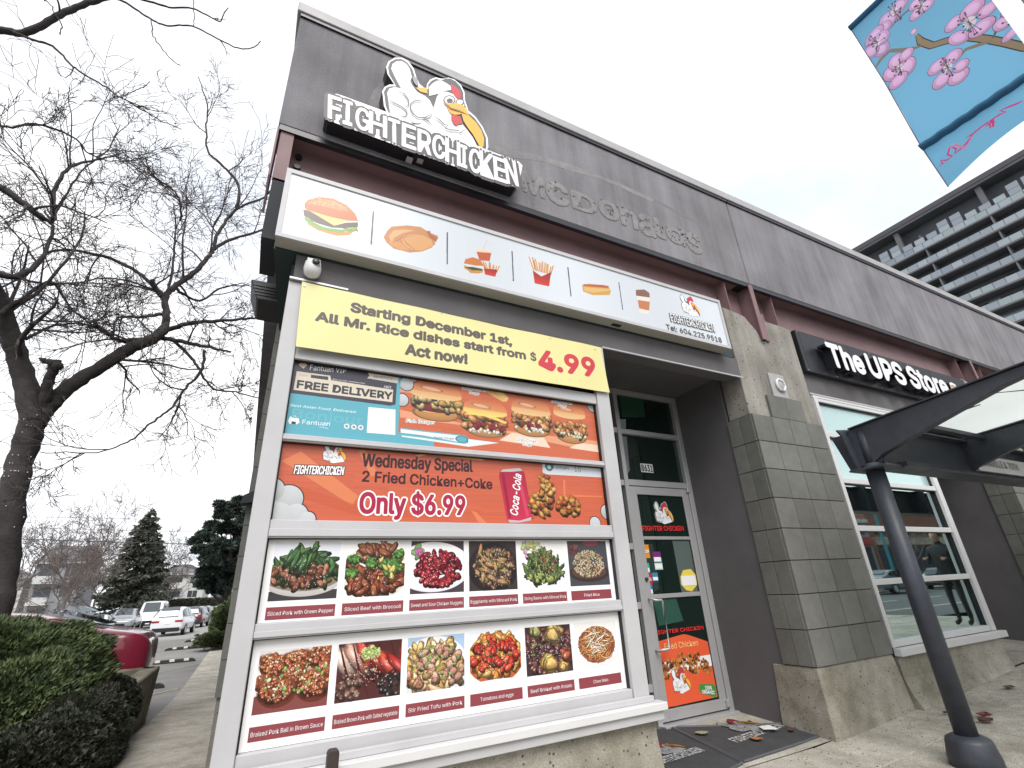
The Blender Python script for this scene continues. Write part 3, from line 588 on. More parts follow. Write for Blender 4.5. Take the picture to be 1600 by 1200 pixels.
for (a, b, s) in ((100, 610, .045), (155, 680, .055), (200, 580, .04), (265, 600, .06), (290, 690, .04), (335, 520, .05), (350, 610, .05), (440, 540, .055), (490, 620, .06), (520, 500, .04), (600, 590, .05), (640, 630, .045)):
    p = P(*q([(a, b)])[0], YE); crumbs(p[0], p[2], 26, s, s, 'fried_print', YE, DR)
c0 = P(*q([(180,1075)])[0], YE); logo(YE, DR, dplace(c0[0] - .01, c0[2] + .055, .235, YE), True, skip=1)
shape(q([(545,815),(700,815),(735,850),(750,930),(740,970),(690,960),(560,920),(540,870)]), YE, flat('green_badge', 66, 140, 62), DR, 'badge', .0012)
ptext('100%', q([(612,880)])[0], q([(690,880)])[0], q([(608,838)])[0], YE, M['white'], DR, off=.03, lift=.003)
ptext('ORGANIC', q([(575,925)])[0], q([(722,935)])[0], q([(570,885)])[0], YE, M['white'], DR, off=.03, lift=.003)
# house number on the transom
A = P(1000, 724, 3.999); B_ = P(1021, 739, 3.999); npl = box('number_plate', (A[0], B_[0], 3.996, 3.999, B_[2], A[2]), M['white'], DF)
letters('8631', (A[0] + .008, 3.996, B_[2] + .012), (B_[0] - .008, 3.996, B_[2] + .012), A[2] - B_[2] - .026, M['black'], npl, off=.02)
shape([(968,618),(1005,624),(1008,652),(972,652)], 3.9995, flat('painted_green_reflection', 28, 70, 52), DF, 'inner_poster')  # green reflection painted onto the transom pane as a flat patch
shape([(966,655),(978,655),(978,671),(968,671)], 3.9995, flat('pale_card', 130, 150, 150), DF, 'inner_poster')
shape([(969,682),(979,682),(984,735),(975,748)], 3.9995, flat('pale_card2', 120, 126, 130), DF, 'inner_poster')
# ghost lettering and arc scar on the first parapet panel
YP = 2.98
GH = mat('bare_concrete_scar', (.29, .278, .272), .95, noise=.35, nscale=14, col2=(.20, .19, .20), bump=.5, bscale=80); GM = mat('glue_residue', (.085, .08, .078), .9); GD = mat('scar_edge', (.19, .182, .188), .95)
k3 = lambda L: [(800 + a / 3.3333, 180 + b / 3.3333) for a, b in L]
shape(k3([(0,185),(50,190),(160,215),(300,255),(440,310),(480,325),(470,332),(420,322),(300,290),(160,240),(0,222)]), YP, GH, PP0, 'arc_scar', .001)
shape(k3([(480,322),(560,355),(640,392),(740,440),(730,450),(640,412),(560,375),(470,336)]), YP, GH, PP0, 'arc_scar', .001)
shape(k3([(740,436),(850,490),(940,540),(1012,588),(1010,596),(930,548),(840,500),(735,446)]), YP, GD, PP0, 'arc_scar', .001)
shape([(575,160),(585,140),(600,128),(606,150),(604,172),(585,175)], YP, GH, PP0, 'arc_scar', .001)
shape([(760,228),(775,226),(800,236),(800,243),(780,240)], YP, GH, PP0, 'arc_scar', .001)
for s, a, b, t in (('M', (60,392), (165,425), (75,290)), ('c', (188,440), (292,465), (205,340)), ('D', (318,480), (440,520), (310,385)), ('o', (462,520), (560,560), (480,440)), ('n', (575,565), (655,595), (570,480)), ('a', (675,610), (745,630), (685,515)), ('l', (755,630), (800,650), (765,540)), ('d', (815,650), (905,690), (835,560)), ("'", (890,680), (912,680), (880,590)), ('s', (925,700), (995,735), (930,610))):
    a, b, t = k3([a, b, t])
    cs = .93 if s not in 'conas' else 1.25
    A = np.array(P(*a, YP)); Bq = np.array(P(*b, YP)); T = P(*t, YP); cp = abs(T[2] - A[2]) * cs; Bq[2] = A[2]
    letters(s, A, Bq, cp, GD, PP0, off=.036, lift=.001, name='letter_scar'); letters(s, A, Bq, cp, GH, PP0, off=.024, lift=.0032, name='letter_scar')
    for _ in range(8):
        x = nr.uniform(A[0], Bq[0]); z = nr.uniform(A[2], A[2] + cp * .8); link('glue_mark', pyd([(x + nr.uniform(.006, .016) * math.cos(k), YP - .0056, z + nr.uniform(.006, .016) * math.sin(k)) for k in np.arange(0, 6.2, .9)], [tuple(range(7))]), GM, PP0)
# ================================================================== SIGNS
# rooster sign on the parapet: black box body with printed face
RS = empty('rooster_sign', 'black edged rooster sign with white lettering mounted high on the grey parapet', 'sign', (.9, 2.98, 4.5))
s4 = lambda L: [(500 + a / 4.848, 130 + b / 4.848) for a, b in L]
plate = s4([(40,235),(60,190),(80,150),(92,100),(120,88),(160,100),(500,225),(1000,400),(1270,515),(1500,598),(1530,630),(1520,680),(1505,740),(1500,785),(1480,795),(900,598),(60,290),(35,265)])
YS = 2.86
for nm, pts in (('sign_body', plate), ('sign_body', lg(OUTER))):
    V = [P(*p, YS) for p in pts]; V = [(v[0], YS + (.0 if pts is plate else .004), v[2]) for v in V]; prism(V, np.array([0, .115, 0]), nm, M['black'], RS)
def inset(pts, k):
    c = np.mean(pts, axis=0); return [tuple(c + (np.array(p) - c) * k) for p in pts]
logo(YS + .003, RS, None, False, lift0=.001)
shape(lg([(420,405),(540,405),(550,470),(470,450)]), YS, M['beak'], RS, 'print', .0035)
shape(lg([(150,255),(250,290),(345,330),(385,355),(340,325),(250,285)]), YS, M['pgrey'], RS, 'crack_line', .009)
shape(lg([(380,290),(430,300),(450,380),(420,385),(395,350)]), YS, flat('peeling_film', 150, 150, 160), RS, 'peeling_film', .01)
shape(plate, YS, M['white'], RS, 'face', .011)
T = 'FIGHTERCHICKEN'
tops = s4([(95,112),(205,150),(300,200),(400,235),(520,275),(640,320),(760,365),(880,405),(985,440),(1075,480),(1155,510),(1240,535),(1340,575),(1445,600)])
bots = s4([(62,275),(175,318),(270,350),(370,385),(520,445),(620,485),(740,525),(850,560),(950,600),(1065,640),(1130,670),(1215,705),(1320,738),(1415,765)])
ends = s4([(155,290),(235,330),(370,370),(500,415),(600,462),(720,512),(835,552),(940,590),(1055,635),(1105,655),(1210,700),(1310,735),(1410,765),(1495,778)])
for i, ch in enumerate(T):
    A = np.array(P(*bots[i], YS)); B_ = np.array(P(*ends[i], YS)); t = P(*tops[i], YS); cap = abs(t[2] - A[2]); B_[2] = A[2] + (B_[2] - A[2]) * .3
    letters(ch, A, B_, cap, M['pgrey'], RS, lift=.0125, off=.07); letters(ch, A, B_, cap, M['white'], RS, lift=.016, off=.014, name='letter')
for (a, b) in (((635, 246), (650, 252)), ((652, 247), (664, 251))):
    p = P(*a, YS + .05); box('vent_label', (p[0], p[0] + .05, YS + .03, YS + .08, p[2] - .02, p[2] - .003), M['alu'], RS)
# light box with food pictures
LX0, LX1, LZ0, LZ1, YL = -.15, 4.13, 3.367, 3.95, 2.88
LB = empty('light_box_sign', 'long white light box sign with row of food pictures above shop window', 'sign', (2, 3, LZ0))
box('cabinet', (LX0, LX1, YL + .008, 2.998, LZ0, LZ1), M['under'], LB)
link('trim', boxes([(LX0 - .004, LX1 + .004, YL - .01, YL + .007, LZ1 - .03, LZ1 + .004), (LX0 - .004, LX1 + .004, YL - .01, YL + .007, LZ0 - .004, LZ0 + .026), (LX0 - .004, LX0 + .028, YL - .01, YL + .007, LZ0 + .027, LZ1 - .031), (LX1 - .028, LX1 + .004, YL - .01, YL + .007, LZ0 + .027, LZ1 - .031)]), M['frame_grey'], LB)
cv = Canvas(LX0 + .01, LX1 - .01, LZ0 + .01, LZ1 - .01, 2600, (226, 232, 238), YL)
cv.a *= (1 + .025 * np.sin(np.linspace(0, 14, cv.W))[None, :, None])
c5 = lambda L: [(420 + a / 3.3333, 240 + b / 3.3333) for a, b in L]
def pl(L, col, f=c5, **k): cv.poly(f(L), col, photo=True, **k)
def seeds(x, z, n, rx, rz, col, s=.004):
    for _ in range(n): cv.blob(x + nr.uniform(-rx, rx), z + nr.uniform(-rz, rz), s, s * .7, nr.uniform(0, 3), col, 0)
pl([(195,345),(260,385),(340,408),(440,408),(455,395),(420,425),(350,428),(260,402),(205,370)], (214,140,60))
pl([(185,322),(215,345),(240,360),(275,378),(310,388),(345,392),(380,396),(420,390),(462,380),(462,400),(430,412),(400,405),(370,414),(330,408),(300,402),(265,396),(240,380),(210,366),(190,350)], (120,168,60))
for t in np.linspace(0, 1, 22): p = cv.px(*c5([(195 + 262 * t, 345 + 58 * t - 8 * abs(t - .7))])[0]); cv.blob(p[0], p[1], .012, .006, nr.uniform(0, 3), (150, 196, 84) if nr.rand() < .6 else (200, 60, 40), .4)
pl([(180,292),(230,300),(300,342),(345,375),(400,360),(465,358),(464,382),(400,388),(330,386),(250,362),(183,322)], (84,62,54))
pl([(200,292),(330,330),(465,350),(400,356),(340,376),(290,345),(245,318)], (250,208,120))
pl([(187,283),(186,262),(205,240),(262,226),(335,234),(405,268),(450,312),(466,352),(420,350),(330,332),(240,306),(195,292)], (206,118,56), grad=(196,104,50))
pl([(200,262),(225,245),(275,238),(335,246),(390,272),(420,300),(350,290),(260,270)], (232,160,90), a=.6)
p = cv.px(*c5([(310, 262)])[0]); seeds(p[0], p[1], 45, .13, .035, (250, 232, 196))
for a, b in (((545,300),(533,474)), ((930,410),(929,577)), ((1267,508),(1274,665)), ((1558,592),(1574,744))): cv.line(c5([a, b]), .011, (84, 86, 92), photo=True)
for a, b in (((290,793),(307,942)), ((556,870),(577,1014))): cv.line(k3([a, b]), .010, (84, 86, 92), photo=True)
# roast chicken
pl([(598,435),(618,400),(640,380),(720,374),(790,382),(838,412),(880,428),(882,444),(862,456),(868,470),(848,490),(800,510),(735,516),(650,495),(612,462)], (206,140,86))
pl([(690,440),(740,420),(800,425),(850,450),(855,480),(800,506),(740,500),(700,470)], (228,170,110), a=.9)
pl([(625,430),(650,400),(700,395),(760,400),(700,415),(650,440),(640,470)], (236,186,130), a=.8)
pl([(620,455),(680,460),(725,490),(730,505),(690,500),(640,480)], (222,158,96))
pl([(820,405),(840,402),(845,420),(880,440),(870,462),(840,440)], (176,104,56)); cv.line(c5([(700,440),(720,470),(760,500)]), .006, (150,84,40), photo=True); cv.line(c5([(640,470),(690,440),(760,425)]), .004, (160,94,50), photo=True)
# combo: cup, burger, fries
def fries(f, box_, bx_tip, n, col=(226, 120, 50)):
    q_ = [cv.px(*p) for p in f(box_)]; x0 = min(a[0] for a in q_); x1 = max(a[0] for a in q_); zt = max(a[1] for a in q_); ht = cv.px(*f([bx_tip])[0])[1]
    for i in range(n):
        x = x0 + (x1 - x0) * (i + .5) / n; l = (ht - zt) * nr.uniform(.55, 1); dx = (x - (x0 + x1) / 2) * .35 + nr.uniform(-.01, .01)
        cv.line([(x, zt - .03), (x + dx, zt + l)], (x1 - x0) / n * .75, (232, 150 + int(40 * nr.rand()), 70)); cv.line([(x + .002, zt - .03), (x + dx + .002, zt + l)], (x1 - x0) / n * .25, (190, 90, 40))
    pl(box_, (150, 30, 28), f=f, grad=(222, 60, 44)); m_ = len(box_) // 2
pl([(1080,508),(1160,513),(1150,560),(1098,556)], (196,92,56)); pl([(1078,500),(1162,508),(1160,518),(1080,512)], (246,214,170)); cv.line(c5([(1118,502),(1136,450),(1166,472)]), .006, (200,190,190), photo=True)
pl([(1015,580),(1060,600),(1118,606),(1112,622),(1060,620),(1020,600)], (206,160,60)); pl([(1016,590),(1060,608),(1116,610),(1110,600),(1060,590)], (70,80,30)); pl([(1016,572),(1024,550),(1062,540),(1102,552),(1120,585),(1080,584)], (210,122,60)); pl([(1022,592),(1064,612),(1112,616),(1095,625),(1050,622)], (212,140,66))
fries(c5, [(1120,598),(1190,605),(1180,642),(1126,630)], (1150, 562), 9); fries(c5, [(1375,608),(1420,640),(1470,618),(1460,692),(1385,676)], (1420, 552), 12)
# hot dog, coffee
pl([(365,885),(400,878),(500,888),(516,915),(508,937),(420,937),(370,918)], (222,170,90), f=k3); pl([(372,880),(470,884),(505,892),(500,900),(400,892),(372,890)], (196,104,66), f=k3); pl([(372,895),(420,900),(510,905),(512,915),(420,925),(380,915)], (240,204,140), f=k3, a=.7)
pl([(650,940),(718,950),(712,1038),(665,1028)], (244,236,226), f=k3); pl([(655,962),(718,972),(714,1018),(662,1006)], (206,130,80), f=k3); pl([(645,910),(690,908),(715,925),(718,950),(646,940)], (140,100,80), f=k3)
cv.poly([(cv.x0, cv.z0), (cv.x1, cv.z0), (cv.x1, cv.z0 + .02), (cv.x0, cv.z0 + .02)], (190, 196, 196), .5)
cv.quad('face', cv.material('food_row_print', .25, .80), LB)
lp = P(*k3([(880,1040)])[0], YL)
logo(YL, LB, dplace(lp[0] - .08, lp[2], .27, YL), True, lift0=.001, skip=1)
GT = flat('charcoal_lettering', 70, 70, 74)
ptext('FIGHTERCHICKEN', k3([(828,1075)])[0], k3([(1056,1132)])[0], k3([(828,1036)])[0], YL, GT, LB, off=.045, lift=.003, fit_off=.03); ptext('FIGHTERCHICKEN', k3([(828,1075)])[0], k3([(1056,1132)])[0], k3([(828,1036)])[0], YL, M['white'], LB, off=.008, lift=.0055, fit_off=.03)
ptext('Tel: 604.225.9518', k3([(805,1116)])[0], k3([(1093,1186)])[0], k3([(805,1090)])[0], YL, GT, LB, off=.008, lift=.003)
for a, b in ((520, 1085), (540, 1098)):
    p = P(*k3([(a, b)])[0], 2.95); box('vent_label', (p[0], p[0] + .06, 2.93, 2.97, LZ0 - .004, LZ0 - .0005), M['dark'], LB)
# yellow banner, gently rippled, tied over the top rail
BN = empty('yellow_banner', 'pale yellow vinyl banner with grey promotion text and red price over window', 'banner', (1.3, 2.97, 2.6))
YB = 2.955; A0, A1, A2, A3 = P(472, 440, YB), P(938, 543, YB), P(953, 613, YB), P(462, 541, YB)
nx, nz_ = 48, 10; V = []
def rip(x, t): return .6 * (.006 * math.sin(x * 5.2 + t * 1.3) + .004 * math.sin(x * 13 + 2 * t) + (.012 * t * t * math.sin(x * 3.1)))
for j in range(nz_ + 1):
    for i in range(nx + 1):
        s, t = i / nx, j / nz_; a = np.array(A0) * (1 - s) + np.array(A1) * s; b = np.array(A3) * (1 - s) + np.array(A2) * s; p = a * (1 - t) + b * t
        V.append((p[0], YB + rip(p[0], t) * .8 - .004, p[2] - .006 * math.sin(s * 3.14) * (1 - t)))
F = [(j * (nx + 1) + i, (j + 1) * (nx + 1) + i, (j + 1) * (nx + 1) + i + 1, j * (nx + 1) + i + 1) for j in range(nz_) for i in range(nx)]
cy = Canvas(min(v[0] for v in V) - .01, max(v[0] for v in V) + .01, min(v[2] for v in V) - .01, max(v[2] for v in V) + .01, 2400, (232, 223, 158), YB)
GB = (92, 84, 78); RB = (204, 60, 74)
for s, a, b, t, col_, of in (('Starting December 1st,', (428,822), (1264,998), (432,778), GB, .05), ('All Mr. Rice dishes start from', (245,868), (1334,1072), (248,824), GB, .05), ('Act now!', (712,1045), (1030,1096), (716,996), GB, .05), ('$', (1362,1078), (1390,1082), (1364,1040), GB, .03)):
    a, b, t = c5([a, b, t]); cy.text(s, a, b, t, col_, off=of)
cy.text('4.99', (843, 576), (930, 588), (845, 549), RB, off=.04)
ym = cy.material('yellow_vinyl_print', .5, .92); me_ = pyd(V, F); uv = me_.uv_layers.new(name='UVMap')
for lp in me_.loops: uv.data[lp.index].uv = ((V[lp.vertex_index][0] - cy.x0) / (cy.x1 - cy.x0), (V[lp.vertex_index][2] - cy.z0) / (cy.z1 - cy.z0))
bs = link('sheet', me_, ym, BN); sol = bs.modifiers.new('thick', 'SOLIDIFY'); sol.thickness = .001; sol.offset = 0
YT = YB - .006
for a, b in ((476, 443), (690, 487), (860, 526), (930, 543)): p = P(a, b + 3, YT); link('grommet', lathe([(.008, 0), (.008, .004)], 10, 'y', (p[0], YT, p[2])), M['alu'], BN)
# ------------------------------------------------------------------ posters filling the window panes
YW = 3.044; GX0, GX1 = .078, 2.39
def poster(name, label, z0, z1, cvf, rough=.3, gain=.86, wpx=2600, bg=(255, 255, 255)):
    po = empty(name, label, 'poster', (1.2, 3.05, z0)); c = Canvas(GX0, GX1, z0, z1, wpx, bg, YW); cvf(c, po); c.quad('print', c.material(name + '_print', rough, gain), po, .004); return po
def bun(c, x, z, w_, h_, col, hi):
    c.blob(x, z, w_, h_, 0, col, .34, .0, .25); c.blob(x - w_ * .15, z + h_ * .35, w_ * .6, h_ * .35, .1, hi, .1)
def burger(c, u, v, w_, h_, kind):
    x, z = c.px(u, v)
    bun(c, x, z - h_ * .34, w_ * .92, h_ * .24, (226, 160, 92), (240, 186, 120))
    if kind == 0: c.blob(x, z - .16 * h_, w_ * .95, h_ * .14, 0, (140, 40, 52), .3)
    for i in range(46 if kind else 26):
        a = nr.uniform(-1, 1); c.blob(x + a * w_ * .95, z + nr.uniform(-.28, .12) * h_ + (0 if kind else .08 * h_), w_ * nr.uniform(.10, .2), h_ * nr.uniform(.10, .2), nr.uniform(0, 3), [(236,166,98),(216,130,72),(248,194,128),(226,146,84)][nr.randint(4)] if kind != 0 else [(236,196,120),(226,176,100),(244,214,150)][nr.randint(3)], .7, .12, .45, rough=.25)
    if kind in (1, 2):
        for i in range(9): c.blob(x + nr.uniform(-.8, .8) * w_, z - nr.uniform(.14, .3) * h_, w_ * .16, h_ * .07, nr.uniform(0, 3), (150, 42, 54), .4)
        for i in range(14): c.blob(x + nr.uniform(-.9, .6) * w_, z - nr.uniform(.3, .42) * h_, w_ * .09, h_ * .05, nr.uniform(0, 3), (246, 240, 224), .3)
    if kind == 3:
        for i in range(12): c.blob(x + nr.uniform(-.7, .9) * w_, z - nr.uniform(.2, .36) * h_, w_ * .12, h_ * .05, nr.uniform(0, 3), (236, 230, 200), .3)
    if kind == 1: c.poly([(x - w_, z + .1 * h_), (x - .3 * w_, z + .3 * h_), (x + w_, z + .0 * h_), (x + .9 * w_, z - .06 * h_), (x - .1 * w_, z + .12 * h_)], (240, 206, 110))
    zz = z + h_ * (.24 if kind != 3 else .45); q_ = [(x + w_ * 1.0 * math.cos(t), zz + h_ * (.46 if kind != 3 else .50) * math.sin(t) * (1 if math.sin(t) > 0 else .28)) for t in np.linspace(0, 6.28, 40)]
    c.poly(q_, (206, 140, 88), grad=(236, 196, 140) if kind != 1 else (246, 220, 120)); c.poly([(a, zz + (b - zz) * .92 + h_ * .06) for a, b in q_ if b > zz - .001], (198, 104, 62), grad=(222, 150, 96)); c.blob(x - .2 * w_, zz + .2 * h_, w_ * .45, h_ * .07, -.1, (236, 178, 140), .1)
def clouds(c, L, f=None):
    for (u, v, r_) in L:
        x, z = c.px(u, v); c.blob(x, z, r_, r_, 0, (50, 40, 44), 0, 0, 0)
    for (u, v, r_) in L:
        x, z = c.px(u, v); c.blob(x, z, r_ - .006, r_ - .006, 0, (206, 208, 210), .1, 0, 0)
def planks(c, x0):
    k0 = int((x0 - c.x0) * c.k); n = nr.rand(c.H // 3 + 2, 12); n = np.kron(n, np.ones((3, (c.W - k0) // 11 + 1)))[:c.H, :c.W - k0]; c.a[:, k0:] *= (1 + (n[..., None] - .5) * .10)
def row1(c, po):
    xs = c.px(624, 640)[0]; c.poly([(xs, c.z0), (c.x1, c.z0), (c.x1, c.z1), (xs, c.z1)], (206, 106, 72)); planks(c, xs)
    for L in ([(625,640),(900,700),(940,705),(940,690),(780,672),(625,652)], [(625,600),(700,612),(700,620),(625,612)]): c.poly(L, (236, 176, 136), .8, photo=True)
    c.poly([(780,688),(800,676),(850,684),(860,700)], (240, 214, 190), photo=True); c.poly([(890,700),(905,692),(945,697),(945,708)], (240, 214, 190), photo=True)
    for t in range(6): c.poly([(762 + t * 3, 606 - t * .2), (790 + t, 622), (786 + t, 628), (758 + t * 3, 612)], (240, 196, 120) if t % 2 else (222, 160, 90), photo=True)
    for (u, v, w_, h_, k) in ((682,630,.19,.235,0), (759,656,.178,.235,1), (831,655,.175,.25,2), (892,668,.155,.235,3)): burger(c, u, v, w_, h_, k)
    clouds(c, [(635,600,.055), (628,625,.05), (645,590,.04), (925,636,.05), (938,630,.04), (918,620,.03), (942,655,.03)])
    c.poly([(c.x0, c.z0), (xs, c.z0), (xs, c.z1), (c.x0, c.z1)], (96, 176, 192)); e5 = lambda L: [(380 + a / 5, 540 + b / 5) for a, b in L]
    c.poly([(c.x0, c.z0), (c.x1 * .42, c.z0), (c.x1 * .42, c.z0 + .085), (c.x0, c.z0 + .085)], (96, 176, 192))
    c.poly(e5([(413,90),(1205,215),(1190,460),(1150,470),(365,370)]), (66, 62, 76), photo=True)
    c.poly(e5([(418,200),(680,235),(688,270),(1172,345),(1165,442),(392,345),(395,330)]), (222, 212, 192), photo=True)
    c.poly(e5([(975,212),(1215,250),(1205,295),(970,255),(985,235)]), (226, 220, 206), photo=True)
    c.poly(e5([(530,228),(665,243),(662,270),(528,252)]), (66, 62, 76), photo=True)
    c.poly(e5([(430,150),(450,135),(490,140),(502,155),(470,180)]), (222, 196, 176), photo=True)
    c.poly(e5([(978,480),(1190,500),(1188,698),(965,680)]), (246, 246, 246), photo=True)     # blank card
    c.poly(e5([(350,590),(365,555),(400,545),(432,560),(440,600),(420,615),(360,610)]), (246, 246, 246), photo=True); c.poly(e5([(378,592),(412,596),(410,615),(376,612)]), (60, 60, 70), photo=True)
    for a, b in ((808, 630), (864, 636), (918, 640)): p = c.px(*e5([(a, b)])[0]); c.blob(p[0], p[1], .02, .02, 0, (240, 244, 246), 0); c.blob(p[0], p[1], .009, .009, 0, (96, 176, 192), 0)
    c.poly(e5([(1230,685),(1250,665),(2000,760),(1760,790),(1240,712)]), (230, 238, 240), photo=True)
    f5 = lambda L: [(660 + a / 5, 580 + b / 5) for a, b in L]
    c.poly(f5([(-170,500),(0,520),(330,568),(358,560),(360,520),(330,500),(0,462),(-170,440)]), (96, 176, 192), photo=True); c.poly(f5([(-170,480),(0,500),(330,562),(345,540),(330,508),(0,472),(-170,450)]), (236, 240, 242), photo=True); p = c.px(*f5([(307, 532)])[0]); c.blob(p[0], p[1], .048, .026, 0, (96, 176, 192), 0)
    W_ = M['white']; DK = flat('slate_lettering', 60, 58, 70); G2 = flat('dim_lettering', 150, 150, 150); k = dict(y=YW, parent=po)
    def tx(s, f, a, b, t, m, off=.0, **kk): a, b, t = f([a, b, t]); c.text(s, a, b, t, m, off=off, **kk)
    tx('Fantuan VIP', e5, (520,190), (802,216), (524,150), W_, .008); tx('FREE DELIVERY', e5, (420,328), (1160,420), (428,272), DK, .045)
    tx('BENEFITS', e5, (1018,248), (1165,268), (1020,234), DK, .01); tx('FREE', e5, (1098,330), (1158,336), (1100,312), W_, .01, shear=.2)
    tx('First month membership', e5, (700,268), (950,300), (702,258), W_); tx('Enjoy', e5, (440,232), (505,240), (441,220), G2)
    tx('Best Asian Food. Delivered.', e5, (366,474), (885,528), (370,455), W_, .01, shear=.2); tx('Bonjour', e5, (380,560), (930,620), (384,490), flat('pale_teal_lettering', 108, 184, 200), .02)
    tx('Fantuan', e5, (460,612), (676,628), (464,578), W_, .008); tx('delivery', e5, (595,640), (665,650), (596,630), W_)
    tx('Search on', f5, (-60,508), (70,520), (-60,498), G2); tx('Fighter Chicken', f5, (92,524), (250,536), (92,508), DK)
    for s, a, b, t in (('Hawaii Chicken', (312,140), (496,162), (314,118)), ('Burger', (366,174), (446,186), (368,155)), ('Crispy Chicken', (738,545), (900,560), (740,522)), ('Burger', (784,578), (856,586), (786,558)), ('Double Chicken', (1010,242), (1168,262), (1012,222)), ('Burger', (1062,272), (1126,282), (1063,254)), ('Fish Burger', (-126,398), (95,412), (-124,375))):
        tx(s, f5, a, b, t, W_, .09, lift=.0005, fit_off=.0); tx(s, f5, a, b, t, DK, .0, lift=.0028, fit_off=.0)
poster('burger_poster', 'orange and teal poster with four burgers and free delivery text in top window row', 2.08, 2.564, row1, bg=(96, 176, 192))
def row2(c, po):
    planks(c, c.x0); g5 = lambda L: [(660 + a / 5, 580 + b / 5) for a, b in L]; e5 = lambda L: [(380 + a / 5, 540 + b / 5) for a, b in L]
    for L in ([(0,640),(20,625),(505,665),(470,698),(0,650)], [(-60,660),(30,640),(60,650),(-20,665)]): c.poly(g5(L), (250, 196, 128), photo=True)
    for L in ([(440,720),(470,705),(560,775),(550,790)], [(560,705),(570,703),(590,740),(580,745)], [(380,1090),(420,1100),(500,1185),(440,1180)], [(1150,980),(1410,985),(1410,975),(1150,965)], [(1100,850),(1115,850),(1120,1080),(1105,1080)]):
        c.poly((g5 if L[0][0] >= 1000 or L[0][1] > 1000 else (lambda z: z))(L), (230, 140, 92), .8, photo=True)
    c.poly([(440,770),(470,760),(560,790),(700,800),(700,812),(560,806)], (198, 90, 56), .5, photo=True)
    c.poly(g5([(935,690),(1395,722),(1397,830),(960,805),(940,795)]), (220, 226, 232), photo=True); p = c.px(*g5([(990, 745)])[0]); c.blob(p[0], p[1], .035, .035, 0, (50, 150, 150), 0); c.blob(p[0], p[1] - .004, .018, .016, 0, (235, 240, 240), 0)
    # can
    c.poly(g5([(660,1170),(760,1190),(850,1160),(880,1150),(860,1130),(700,1150)]), (150, 60, 40), .6, photo=True)
    c.poly(g5([(605,780),(625,768),(760,755),(785,775),(800,800),(858,1130),(845,1165),(760,1182),(680,1180),(660,1160),(598,822)]), (176, 30, 62), photo=True, grad=(206, 50, 84))
    c.poly(g5([(608,785),(628,768),(760,756),(785,778),(700,786)]), (200, 196, 200), photo=True); c.poly(g5([(668,1160),(760,1168),(852,1140),(848,1165),(760,1183),(682,1182)]), (196, 190, 196), photo=True)
    c.poly(g5([(615,800),(640,800),(695,1150),(675,1150)]), (140, 18, 44), .7, photo=True); c.poly(g5([(735,800),(760,800),(835,1130),(810,1140)]), (226, 90, 116), .6, photo=True)
    for (u, v, rx, rz, n) in ((852, 756, .045, .07, 26), (845, 788, .085, .085, 44), (888, 792, .10, .065, 44), (856, 772, .06, .06, 24)):
        x, z = c.px(u, v)
        for i in range(n): a, r_ = nr.uniform(0, 6.28), math.sqrt(nr.rand()); c.blob(x + rx * r_ * math.cos(a), z + rz * r_ * math.sin(a), nr.uniform(.018, .038), nr.uniform(.014, .028), nr.uniform(0, 3), [(222,150,72),(196,112,46),(240,180,96),(206,96,44),(232,166,84)][nr.randint(5)], .8, .15, .4, rough=.35)
    clouds(c, [(430,790,.07), (450,780,.085), (425,765,.07), (462,805,.07), (480,812,.05), (432,808,.09), (948,800,.06), (930,818,.055), (955,785,.04)])
    DKR = flat('maroon_lettering', 60, 24, 30); PR = flat('crimson_lettering', 176, 34, 70)
    for s, a, b, t, of, m in (('Wednesday Special', (566,728), (738,737), (568,709), .026, DKR), ('2 Fried Chicken+Coke', (566,752), (769,764), (568,736), .026, DKR)): c.text(s, a, b, t, m, off=of, lift=.002)
    c.text('Only $6.99', (562,801), (726,804), (564,770), M['white'], off=.07, fit_off=.03, lift=.0005); c.text('Only $6.99', (562,801), (726,804), (564,770), PR, off=.03, lift=.0026)
    c.text('FIGHTERCHICKEN', (459,740), (537,742), (462,727), flat('maroon2', 54, 26, 32), off=.07, fit_off=.02, lift=.002, shear=.15); c.text('FIGHTERCHICKEN', (459,740), (537,742), (462,727), M['white'], off=.02, lift=.0042, shear=.15)
    l = P(484, 728, YW); logo(YW, po, dplace(l[0] + .0, l[2] + .012, .150, YW), True, lift0=.001, step=.0003, skip=1)
    c.text('Fantuan', *g5([(1024,762), (1142,768), (1026,736)]), flat('teal_dark_letters', 40, 70, 80), lift=.002); c.text('10', *g5([(1190,785), (1240,790), (1192,742)]), flat('grey_letters', 110, 110, 130), lift=.002)
    # script along the can
    A = np.array(P(*g5([(742,1130)])[0], YW)); B_ = np.array(P(*g5([(772,808)])[0], YW)); A[0] -= .0
    d = B_ - A; W = np.linalg.norm(d); ex = d / W; up = np.array([-ex[2], 0, ex[0]]); Vt, Ft = text_mesh('Coca-Cola', .02, 3, .25); x0, x1 = Vt[:, 0].min(), Vt[:, 0].max()
    pts = [A + ex * (v[0] - x0) * W / (x1 - x0) + up * v[1] * .115 + np.array([0, -.002, 0]) for v in Vt]; link('lettering', pyd(pts, Ft), M['white'], po)
poster('special_poster', 'orange poster with red drink can and fried chicken and price of 6.99', 1.59, 2.034, row2, bg=(208, 102, 72))
